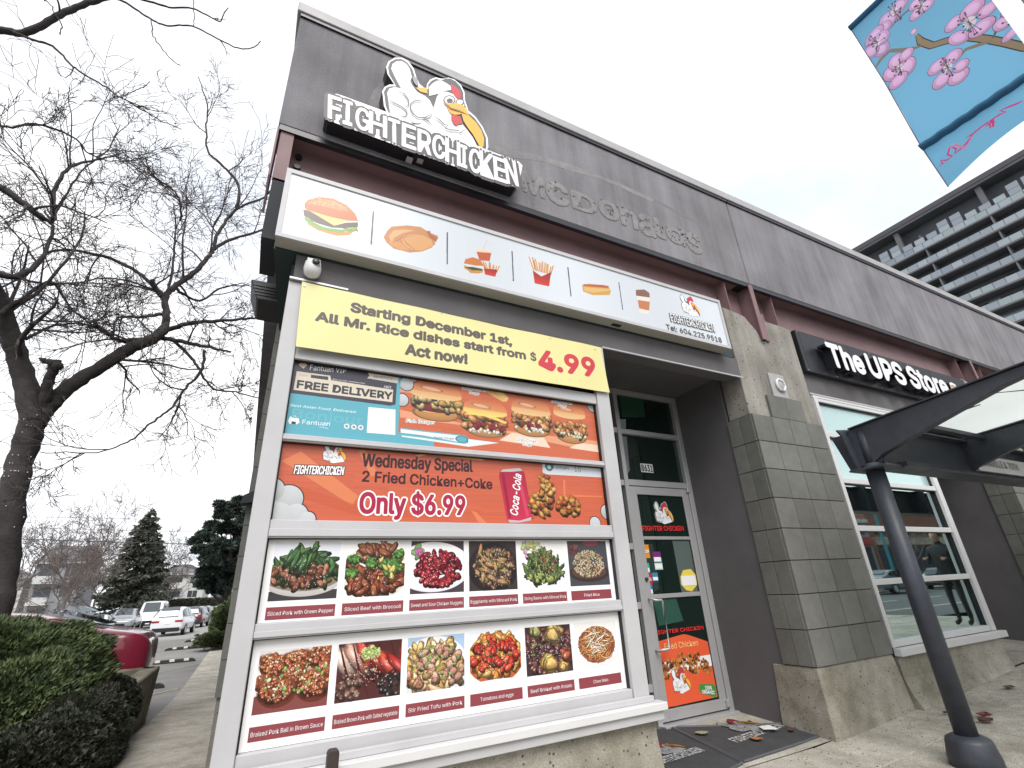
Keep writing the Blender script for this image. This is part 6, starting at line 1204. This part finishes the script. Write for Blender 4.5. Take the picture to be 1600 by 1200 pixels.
limb('branch', [(250,460),(215,425),(150,397),(80,393),(40,430),(0,450)], [8.1, 8.8], .03, .012, 10, 1.1)
limb('branch', [(272,448),(310,470),(345,450),(380,442)], [8.1, 8.6], .025, .008, 6, .8)
limb('limb', [(-60,330),(-10,290),(40,320),(82,345),(84,300),(110,262),(150,250),(188,240)], [6.6, 6.8, 7.2], .05, .008, 12, 1.0)
limb('branch', [(-30,420),(20,432),(60,410),(82,360),(70,330)], [6.9, 7.3], .045, .012, 9, 1.0); limb('branch', [(-40,190),(10,198),(60,195),(115,214),(140,240),(180,252),(225,245)], [6.4, 6.9], .018, .005, 7, .6)
limb('branch', [(-20,500),(30,470),(80,440),(110,480),(160,520)], [7.1, 7.6], .03, .008, 8, .9); limb('branch', [(40,530),(80,510),(120,505),(150,512)], [7.5, 7.9], .02, .008, 6, .7)
limb('branch', [(80,345),(100,310),(130,265),(170,232),(188,195)], [7.0, 7.4], .018, .005, 6, .6); limb('branch', [(282,345),(280,310),(255,285),(220,268)], [8.3, 8.0], .02, .006, 7, .6)
# overhead limb coming from behind the frame edge
limb('limb', [(-60,60),(-10,47),(32,52),(62,42),(88,26),(118,12),(150,0),(190,-10)], [5.2, 5.0, 4.8], .038, .03, 2, .35, .9, .003)
limb('branch', [(150,0),(182,-2),(212,14),(236,30),(262,40),(300,41),(345,63),(375,76),(398,73),(407,64)], [4.8, 4.6], .012, .005, 1, .2, .9, .002, lvl=2); limb('branch', [(190,-8),(240,4),(268,12),(300,13),(332,28),(344,33),(352,18),(357,12)], [4.8, 4.6], .012, .005, 1, .2, .9, .002, lvl=2)
limb('branch', [(22,50),(50,62),(82,72),(105,95),(122,110),(160,133),(190,153),(228,175),(256,191),(284,202)], [5.0, 4.7], .013, .004, 5, .25, .9, .003, lvl=2); limb('branch', [(236,32),(242,60),(262,86),(282,103)], [4.6, 4.6], .006, .004, 0, .2, lvl=2); limb('branch', [(302,-4),(303,20),(302,41)], [4.6], .005, .004, 0, .2, lvl=2); limb('branch', [(190,153),(205,144),(222,138),(234,127)], [4.75], .005, .004, 0, .2, lvl=2); limb('branch', [(94,54),(95,35),(78,8),(64,-6)], [4.9], .006, .004, 1, .2, lvl=2)
for L0 in (0, 1): tag(link('branches' if L0 == 0 else 'small_branches', smooth(tube(outs[L0], 5 if L0 == 0 else 4)), M['twig'], BT), kind='stuff')
tag(link('twigs', tube(outs[2] + outs[3], 3), M['twig'], BT), kind='stuff')
bx_ = []
for k in range(120):
    t = rg.uniform(.2, 1); i = int(t * (len(tr_) - 1)); a = rg.uniform(0, 6.28); c = tr_[i] + np.array([math.cos(a), math.sin(a), 0]) * .138; bx_.append((c[0] - .004, c[0] + .004, c[1] - .004, c[1] + .004, c[2] - .005, c[2] + .005))
tag(link('string_lights', boxes(bx_), M['white_metal'], BT), kind='stuff')
def far_tree(name, label, base, h, spread, rmin, seed, m, lean=(0, 0), kids=(7, 6, 4), grp='bare trees beyond the parking lot', nl=5, up=.05):
    r_ = np.random.RandomState(seed); e = empty(name, label, 'tree', base, grp); o_ = {i: [] for i in range(4)}; C = dict(n=[7, 6, 5, 4], zig=[.12, .16, .2, .24], up=[up, up * .6, .03, .02], kids=[*kids, 0], len=[.55, .5, .5], fwd=[1.0, .9, .9], rmin=rmin)
    tp = [np.array(base) + np.array([lean[0] * t * h, lean[1] * t * h, h * .42 * t]) + r_.normal(0, .04, 3) * (t > 0) for t in np.linspace(0, 1, 6)]; link('trunk', smooth(tube([(spline(tp, 3), np.linspace(h * .017, h * .012, 16))], 8)), m, e)
    for k in range(nl):
        a = 6.28 * k / nl + r_.uniform(0, .6); grow(o_, tp[-1 - (k % 3)], np.array([math.cos(a) * spread, math.sin(a) * spread, 1.]), h * .6 * r_.uniform(.8, 1.1), h * .008, 0, C, r_, None)
    tag(link('branches', tube(o_[0] + o_[1], 4), m, e), kind='stuff'); tag(link('twigs', tube(o_[2] + o_[3], 3), m, e), kind='stuff'); return e
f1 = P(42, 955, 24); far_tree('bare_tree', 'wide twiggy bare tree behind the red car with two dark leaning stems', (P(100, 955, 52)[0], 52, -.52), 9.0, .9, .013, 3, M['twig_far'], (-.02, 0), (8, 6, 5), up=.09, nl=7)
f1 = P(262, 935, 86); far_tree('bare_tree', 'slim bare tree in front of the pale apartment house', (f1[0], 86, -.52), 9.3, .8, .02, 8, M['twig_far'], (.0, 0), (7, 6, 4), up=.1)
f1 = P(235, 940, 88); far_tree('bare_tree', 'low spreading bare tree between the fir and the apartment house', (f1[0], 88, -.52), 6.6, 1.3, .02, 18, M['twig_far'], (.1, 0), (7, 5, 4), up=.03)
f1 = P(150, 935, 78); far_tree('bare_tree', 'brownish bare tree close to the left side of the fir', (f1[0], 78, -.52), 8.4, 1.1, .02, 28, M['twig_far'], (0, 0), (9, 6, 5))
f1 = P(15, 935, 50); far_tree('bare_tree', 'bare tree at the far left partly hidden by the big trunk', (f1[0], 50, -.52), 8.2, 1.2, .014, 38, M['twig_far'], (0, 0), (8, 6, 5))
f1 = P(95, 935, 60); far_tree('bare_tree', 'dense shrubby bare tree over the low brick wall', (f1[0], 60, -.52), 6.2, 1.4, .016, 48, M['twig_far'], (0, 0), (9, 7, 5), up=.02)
def conifer(label, base, h, rb, m, seed, size, n=16000, grp='evergreen trees'):
    r_ = np.random.RandomState(seed); e = empty('conifer', label, 'tree', base, grp); link('trunk', tube([([base, (base[0], base[1], base[2] + h * .97)], [.22, .03])], 8), M['bark'], e)
    C = []; N = []; nb = 260
    for b in range(nb):
        t = r_.rand() ** .8; z = h * (.06 + .94 * t); R_ = rb * (1 - t) ** .78 * r_.uniform(.7, 1.12) + .12; a = r_.uniform(0, 6.28); m2 = max(6, int(n / nb * (1 - t) * 2)); s = r_.rand(m2) ** .6
        x = base[0] + math.cos(a) * R_ * s; y = base[1] + math.sin(a) * R_ * s; zz = base[2] + z - .28 * R_ * s + .12 * R_ * s ** 3 + r_.normal(0, .07, m2); w2 = r_.normal(0, .16, m2) * (1.1 - s) * R_ * .6
        C.append(np.stack([x - math.sin(a) * w2, y + math.cos(a) * w2, zz], 1)); N.append(np.tile([math.cos(a), math.sin(a), -.25], (m2, 1)))
    leaves('foliage', np.concatenate(C), np.concatenate(N), size, m, e, .0, .35, seed=seed)
f1 = P(203, 940, 76); conifer('broad pyramidal dark fir tree standing behind the parked vans', (f1[0], 76, -.52), 13.2, 4.5, leafmat('fir_green', (.045, .055, .042), (.10, .105, .08), 1.), 4, .38, 30000)  # lighter greens stand in for haze over the distance
f1 = P(352, 930, 33); PB = (f1[0] - .1, 33, -.52); PN = empty('pine_tree', 'dark bushy pine tree at the corner of the shop wall', 'tree', PB, 'evergreen trees'); link('trunk', smooth(tube([(spline([PB, (PB[0] + .2, 33, 2), (PB[0], 33, 4), (PB[0] + .3, 33, 6.2)], 5), np.linspace(.24, .08, 16))], 8)), M['bark'], PN)
Cs = []; Ns = []; bw = []
for k, (u, v, r_) in enumerate(((372,795,.75),(350,805,.7),(392,812,.9),(330,822,.65),(358,832,.95),(388,845,1.),(322,842,.7),(340,855,.85),(312,860,.5),(365,865,.95),(330,875,.75),(352,888,.8),(320,898,.6),(338,908,.75),(362,900,.8),(380,880,.9),(318,915,.5),(334,922,.5),(352,915,.55),(398,792,.8),(396,870,1.),(306,850,.4),(345,790,.45),(375,780,.5))):
    for j in range(3):
        yy = 33 + rg.normal(0, 1.1); c = P(u + rg.normal(0, 3), v + rg.normal(0, 3), yy); a, b = blobshell(c, (r_ * .62, r_ * .62, r_ * .40), int(1500 * r_), 60 + k * 3 + j, .8, .2, 4); Cs.append(a); Ns.append(b)
        if j == 0: bw.append((spline([(PB[0] + .1, 33, max(1.2, c[2] - 1.2)), ((PB[0] + c[0]) / 2, (33 + c[1]) / 2, c[2] - .5), c], 4), np.linspace(.07, .02, 9)))
leaves('foliage', np.concatenate(Cs), np.concatenate(Ns), .15, leafmat('pine_green', (.012, .024, .018), (.038, .058, .040), 2.), PN, .3, .3); link('limbs', tube(bw, 5), M['bark'], PN)
# low planting beyond the walk
def bush(label, c, r_, m, n, s, seed, grp=None):
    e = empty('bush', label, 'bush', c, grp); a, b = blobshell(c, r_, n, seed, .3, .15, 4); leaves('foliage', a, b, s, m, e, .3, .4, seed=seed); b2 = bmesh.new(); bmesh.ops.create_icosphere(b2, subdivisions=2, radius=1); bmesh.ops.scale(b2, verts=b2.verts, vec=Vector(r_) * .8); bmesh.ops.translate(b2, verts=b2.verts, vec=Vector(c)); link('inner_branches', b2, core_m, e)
f1 = P(357, 968, 26.5); bush('upright dark bush at the end of the walk', (f1[0], 26.5, .3), (.62, .9, .95), lg_m, 9000, .11, 71, 'bushes at the end of the walk'); f1 = P(344, 981, 25.5); bush('low spreading bush in front of the upright dark bush', (f1[0], 25.6, -.18), (.75, .9, .32), leafmat('verge_green', (.03, .045, .02), (.10, .12, .05), 6), 7000, .09, 72, 'bushes at the end of the walk')
f1 = P(262, 945, 90); f2 = P(372, 940, 90); hc = ((f1[0] + f2[0]) / 2, 90, .6); e = empty('hedge', 'long clipped grey green hedge in front of the apartment house', 'hedge', hc); nn = 16000
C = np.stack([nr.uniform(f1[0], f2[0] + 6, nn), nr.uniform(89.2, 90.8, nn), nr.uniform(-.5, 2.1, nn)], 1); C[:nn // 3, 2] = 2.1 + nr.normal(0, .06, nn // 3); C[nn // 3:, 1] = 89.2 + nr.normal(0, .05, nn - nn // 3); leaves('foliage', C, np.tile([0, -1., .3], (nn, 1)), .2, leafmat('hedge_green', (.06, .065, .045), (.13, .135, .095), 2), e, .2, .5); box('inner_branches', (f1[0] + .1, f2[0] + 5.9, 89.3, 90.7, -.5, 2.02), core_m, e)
# ================================================================== FAR BUILDINGS, WALL, WIRES
cream = mat('pale_siding', (.52, .52, .50), .8, noise=.1, nscale=.6); roofm = mat('grey_shingles', (.15, .15, .155), .9, noise=.3, nscale=2); wg = mat('far_window_glass', (.05, .06, .07), .15)
def house(name, label, u0, u1, y, eave_v, ridge_v, floors_, wallm, seed, depth=10, hip=True):
    a, b = P(u0, eave_v, y), P(u1, eave_v, y); x0, x1, ze = a[0], b[0], a[2]; zr = P((u0 + u1) / 2, ridge_v, y)[2]
    e = empty(name, label, 'house', ((x0 + x1) / 2, y, -.4)); box('wall', (x0, x1, y, y + depth, -.45, ze), wallm, e)
    o_ = .5; hx = depth * .35 if hip else 0
    V = [(x0 - o_, y - o_, ze), (x1 + o_, y - o_, ze), (x1 + o_, y + depth + o_, ze), (x0 - o_, y + depth + o_, ze), (x0 + hx, y + depth / 2, zr), (x1 - hx, y + depth / 2, zr)]
    link('roof', pyd(V, [(0, 1, 5, 4), (1, 2, 5), (2, 3, 4, 5), (3, 0, 4), (3, 2, 1, 0)]), roofm, e); box('gutter', (x0 - o_, x1 + o_, y - o_ - .06, y - o_ - .001, ze - .12, ze + .1), cream, e)
    fh = (ze + .4) / floors_; nb = max(2, int((x1 - x0) / 2.6)); bw_ = (x1 - x0) / nb
    for f in range(floors_):
        z0 = -.4 + f * fh
        for k in range(nb):
            xx = x0 + k * bw_
            if (k + seed) % 3 == 1:
                r2 = box('balcony', (xx + .2, xx + bw_ - .1, y - 1.1, y - .001, z0 - .06, z0 + .1), cream, e); box('balcony_rail', (xx + .2, xx + bw_ - .1, y - 1.1, y - 1.05, z0 + .101, z0 + .95), mat('rail_white', (.5, .5, .5), .7), r2); w2 = box('window', (xx + .4, xx + bw_ - .3, y - .03, y - .002, z0 + .15, z0 + fh - .5), wg, e)
            else:
                w2 = box('window', (xx + bw_ * .28, xx + bw_ * .72, y - .03, y - .002, z0 + fh * .34, z0 + fh * .80), wg, e)
                box('frame', (xx + bw_ * .49, xx + bw_ * .51, y - .05, y - .031, z0 + fh * .34, z0 + fh * .80), cream, w2)
house('apartment_house', 'pale three storey apartment house with grey hipped roof and balconies', 222, 322, 112, 899, 877, 3, cream, 0, 18)
house('apartment_house', 'grey gabled house showing behind the bare trees at left', 60, 132, 95, 880, 848, 3, mat('grey_siding', (.24, .25, .26), .8), 1, 10, False)
house('distant_house', 'small pale house glimpsed right of the pine tree', 330, 380, 140, 925, 915, 2, cream, 2, 8)
house('distant_house', 'low pale house at far left behind the large trunk', -60, 40, 100, 905, 885, 2, cream, 1, 8)
bwall = empty('brick_wall', 'low orange brick garden wall behind the bare trees', 'wall', (P(40, 955, 34)[0], 34, -.4)); a, b = P(-60, 950, 34), P(84, 950, 34)
brickm = mat('orange_brick', (.26, .115, .075), .9, noise=.3, nscale=9); box('wall_panel', (a[0], b[0], 34, 34.2, -.45, .55), brickm, bwall); box('coping', (a[0], b[0], 33.96, 34.24, .551, .62), M['concrete'], bwall)
shl = empty('glazed_shelter', 'pale blue grey glazed shelter with arched top behind the parked cars', 'shelter', (P(118, 950, 64)[0], 64, -.5)); a, b = P(90, 950, 64), P(150, 950, 64); gb = mat('blue_grey_panel', (.30, .34, .37), .5)
for k in range(6):
    x0 = a[0] + (b[0] - a[0]) * k / 6; box('panel', (x0 + .03, x0 + (b[0] - a[0]) / 6 - .03, 64, 64.04, -.52, 1.1), gb, shl); box('post', (x0 - .03, x0 + .029, 63.98, 64.06, -.52, 1.2), M['alu'], shl)
V = [((a[0] + (b[0] - a[0]) * t), z) for t, z in zip(np.linspace(0, 1, 9), 1.2 + .5 * np.sin(np.linspace(0, 3.14, 9)))]; prism([(x, 64, z) for x, z in V], np.array([0, 1.4, 0]), 'arched_roof', gb, shl)
for i, ((u0, v0), (u1, v1), y, r_, l) in enumerate((((174,810),(321,813),40,.011,'upper thin overhead wire above the fir tree'), ((177,828),(315,831),40,.012,'middle overhead wire crossing the fir tree top'), ((27,842),(375,852),34,.020,'thick lowest overhead wire crossing the sky at left'), ((0,660),(399,694.5),30,.008,'higher of the two faint wires behind the big tree'), ((0,669),(399,704),30,.008,'lower of the two faint wires behind the big tree'))):
    A, B_ = np.array(P(u0, v0, y)), np.array(P(u1, v1, y)); d = B_ - A; d[1] = 0; tag(link('overhead_wire', tube([([A - d * 1.5, A, (A + B_) / 2 - np.array([0, 0, .02]), B_, B_ + d * .3], r_)], 4), mat('wire_%d' % i, (.06, .06, .065), .8)), l, 'wire', 'overhead wires')
# ================================================================== OPPOSITE SIDE OF THE STREET (seen in the shop windows)
def opp(name, label, x0, x1, y, h, wallm, band, nwin):
    e = empty(name, label, 'building', ((x0 + x1) / 2, y, -.1)); box('wall', (x0, x1, y - 8, y, -.4, h), wallm, e)
    box('fascia_band', (x0 + .2, x1 - .2, y + .001, y + .3, 3.9, 4.7), band, e)
    w_ = (x1 - x0 - .8) / nwin
    for k in range(nwin):
        q_ = x0 + .4 + k * w_; box('shop_pane', (q_ + .1, q_ + w_ - .1, y + .001, y + .04, .3, 3.7), wg, e)
        if h > 4.8: box('window', (q_ + .4, q_ + w_ - .4, y + .001, y + .05, 5.0, 5.9), wg, e)
    box('cornice', (x0 - .1, x1 + .1, y + .001, y + .25, h - .3, h + .1), cream, e)
redb = mat('red_awning', (.40, .05, .05), .7)
opp('shop_building', 'low tan shop building across the road with red band', 3, 16, -25, 6.2, mat('tan_wall', (.36, .33, .28), .8), redb, 4)
opp('shop_building', 'pale two storey building across the road with grey band', 16.3, 34, -25, 7.0, cream, M['navy'], 5)
opp('shop_building', 'brown brick building across the road left of the tan shop', -16, 2.7, -25, 5.8, brickm, M['teal_dark'], 5)
opp('shop_building', 'grey building across the road at its far right end', 34.3, 60, -25, 6.5, mat('grey_wall2', (.25, .25, .26), .8), redb, 6)
opp('shop_building', 'dark brick building far along the opposite side with tan band', 60.3, 78, -25, 8.2, brickm, mat('tan_band', (.4, .36, .28), .7), 6)
opp('shop_building', 'grey stone building far along the opposite side with red band', 78.3, 100, -25, 7.4, mat('stone_grey', (.2, .2, .19), .8), redb, 7)
opp('shop_building', 'last pale building at the far end of the opposite side', 100.3, 135, -25, 8.6, mat('pale_far_wall', (.34, .34, .33), .8), M['teal_dark'], 8)
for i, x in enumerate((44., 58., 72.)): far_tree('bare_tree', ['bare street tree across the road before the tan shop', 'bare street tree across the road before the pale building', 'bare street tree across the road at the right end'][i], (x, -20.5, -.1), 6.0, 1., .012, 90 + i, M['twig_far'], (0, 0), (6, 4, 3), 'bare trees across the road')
car('parked_car', 'dark grey car parked across the road', 38, -13.2, 0, 'sedan', pg, z=-.17, grp='cars parked across the road'); car('parked_car', 'black tall car parked across the road', 46, -13.2, 0, 'suv', pk, z=-.17, grp='cars parked across the road')
SP = empty('signal_pole', 'teal painted signal pole with orange light box across the road', 'traffic signal', (42, -14.8, -.04)); teal = mat('teal_paint', (.02, .20, .24), .5)
link('mast', tube([([(42, -14.8, -.04), (42, -14.8, 5.6)], .1), ([(42, -14.8, 5.3), (36.5, -14.2, 5.6)], .06)], 8), teal, SP); box('signal_head', (36.6, 36.95, -14.4, -14.1, 4.6, 5.6), mat('signal_orange', (.6, .12, .03), .5), SP, .03)
# pedestrian on the kerb, mirrored in the right shop window
def person(label, x, y, rot, zz):
    e = empty('person', label, 'person', (x, y, zz)); J = dict(pel=(0, 0, .95), che=(0, .02, 1.32), nek=(0, .03, 1.50), hed=(0, .0, 1.60), hl=(-.09, 0, .90), kl=(-.10, -.03, .50), al=(-.10, .02, .09), fl=(-.11, -.14, .04), hr=(.09, 0, .90), kr=(.10, -.01, .50), ar=(.10, .04, .09), fr=(.11, -.12, .04), sl=(-.19, .02, 1.42), el=(-.27, -.03, 1.14), wl=(-.17, -.27, 1.22), sr=(.19, .02, 1.42), er=(.26, -.03, 1.14), wr=(.13, -.28, 1.24))
    ks = list(J); E_ = [('pel', 'che'), ('che', 'nek'), ('pel', 'hl'), ('hl', 'kl'), ('kl', 'al'), ('al', 'fl'), ('pel', 'hr'), ('hr', 'kr'), ('kr', 'ar'), ('ar', 'fr'), ('che', 'sl'), ('sl', 'el'), ('el', 'wl'), ('che', 'sr'), ('sr', 'er'), ('er', 'wr'), ('nek', 'hed')]
    me = bpy.data.meshes.new('body'); me.from_pydata([J[k] for k in ks], [(ks.index(a), ks.index(b)) for a, b in E_], []); o = link('body', me, mat('dark_coat', (.015, .018, .02), .8), e)
    o.modifiers.new('skin', 'SKIN'); R_ = dict(pel=.15, che=.17, nek=.06, hed=.06, hl=.10, kl=.065, al=.045, fl=.045, hr=.10, kr=.065, ar=.045, fr=.045, sl=.07, el=.05, wl=.035, sr=.07, er=.05, wr=.035)
    for i, k in enumerate(ks): v = me.skin_vertices[0].data[i]; v.radius = (R_[k], R_[k] * .8); v.use_root = (k == 'pel')
    s = o.modifiers.new('s', 'SUBSURF'); s.levels = 1; s.render_levels = 2
    hm = bmesh.new(); bmesh.ops.create_uvsphere(hm, u_segments=20, v_segments=14, radius=.1); bmesh.ops.scale(hm, verts=hm.verts, vec=(.78, .95, 1.2)); bmesh.ops.translate(hm, verts=hm.verts, vec=(0, 0, 1.66)); skin = mat('skin', (.45, .28, .2), .6)
    hd = link('head', smooth(pyd([v.co for v in hm.verts], [[v.index for v in f.verts] for f in hm.faces])), skin, None); hd.parent = e; hm.free(); o.matrix_parent_inverse = Matrix.Identity(4)
    for nm, prof, c in (('hair', [(0, .09), (.055, .08), (.088, .03), (.092, -.02), (.085, -.05), (.0, -.05)], (0, .025, 1.70)), ('nose', [(.0, .02), (.012, .0), (.016, -.015), (0, -.02)], (0, -.098, 1.65))):
        h = link(nm, smooth(lathe(prof, 16, 'z', c)), mat('hair_dark', (.02, .015, .012), .7) if nm == 'hair' else skin, None); h.parent = e
    for sx in (-1, 1):
        for f in range(5):
            b0 = np.array(J['wl' if sx < 0 else 'wr']); dx = (f - 1.5) * .017; pts = [b0 + [dx * .5, -.02, 0], b0 + [dx, -.09, .01], b0 + [dx, -.12, .0], b0 + [dx * .9, -.13, -.03]] if f < 4 else [b0, b0 + [-sx * .03, -.05, .02], b0 + [-sx * .045, -.08, .03]]
            h = link('finger', smooth(tube([(np.array(pts), np.linspace(.010, .007, len(pts)))], 6)), skin, None); h.parent = e
    e.rotation_euler = (0, 0, rot); return e
PE = person('person in dark coat standing beyond the canopy holding up both hands', 12.6, .8, -math.pi / 2, hg(12.6, .8))
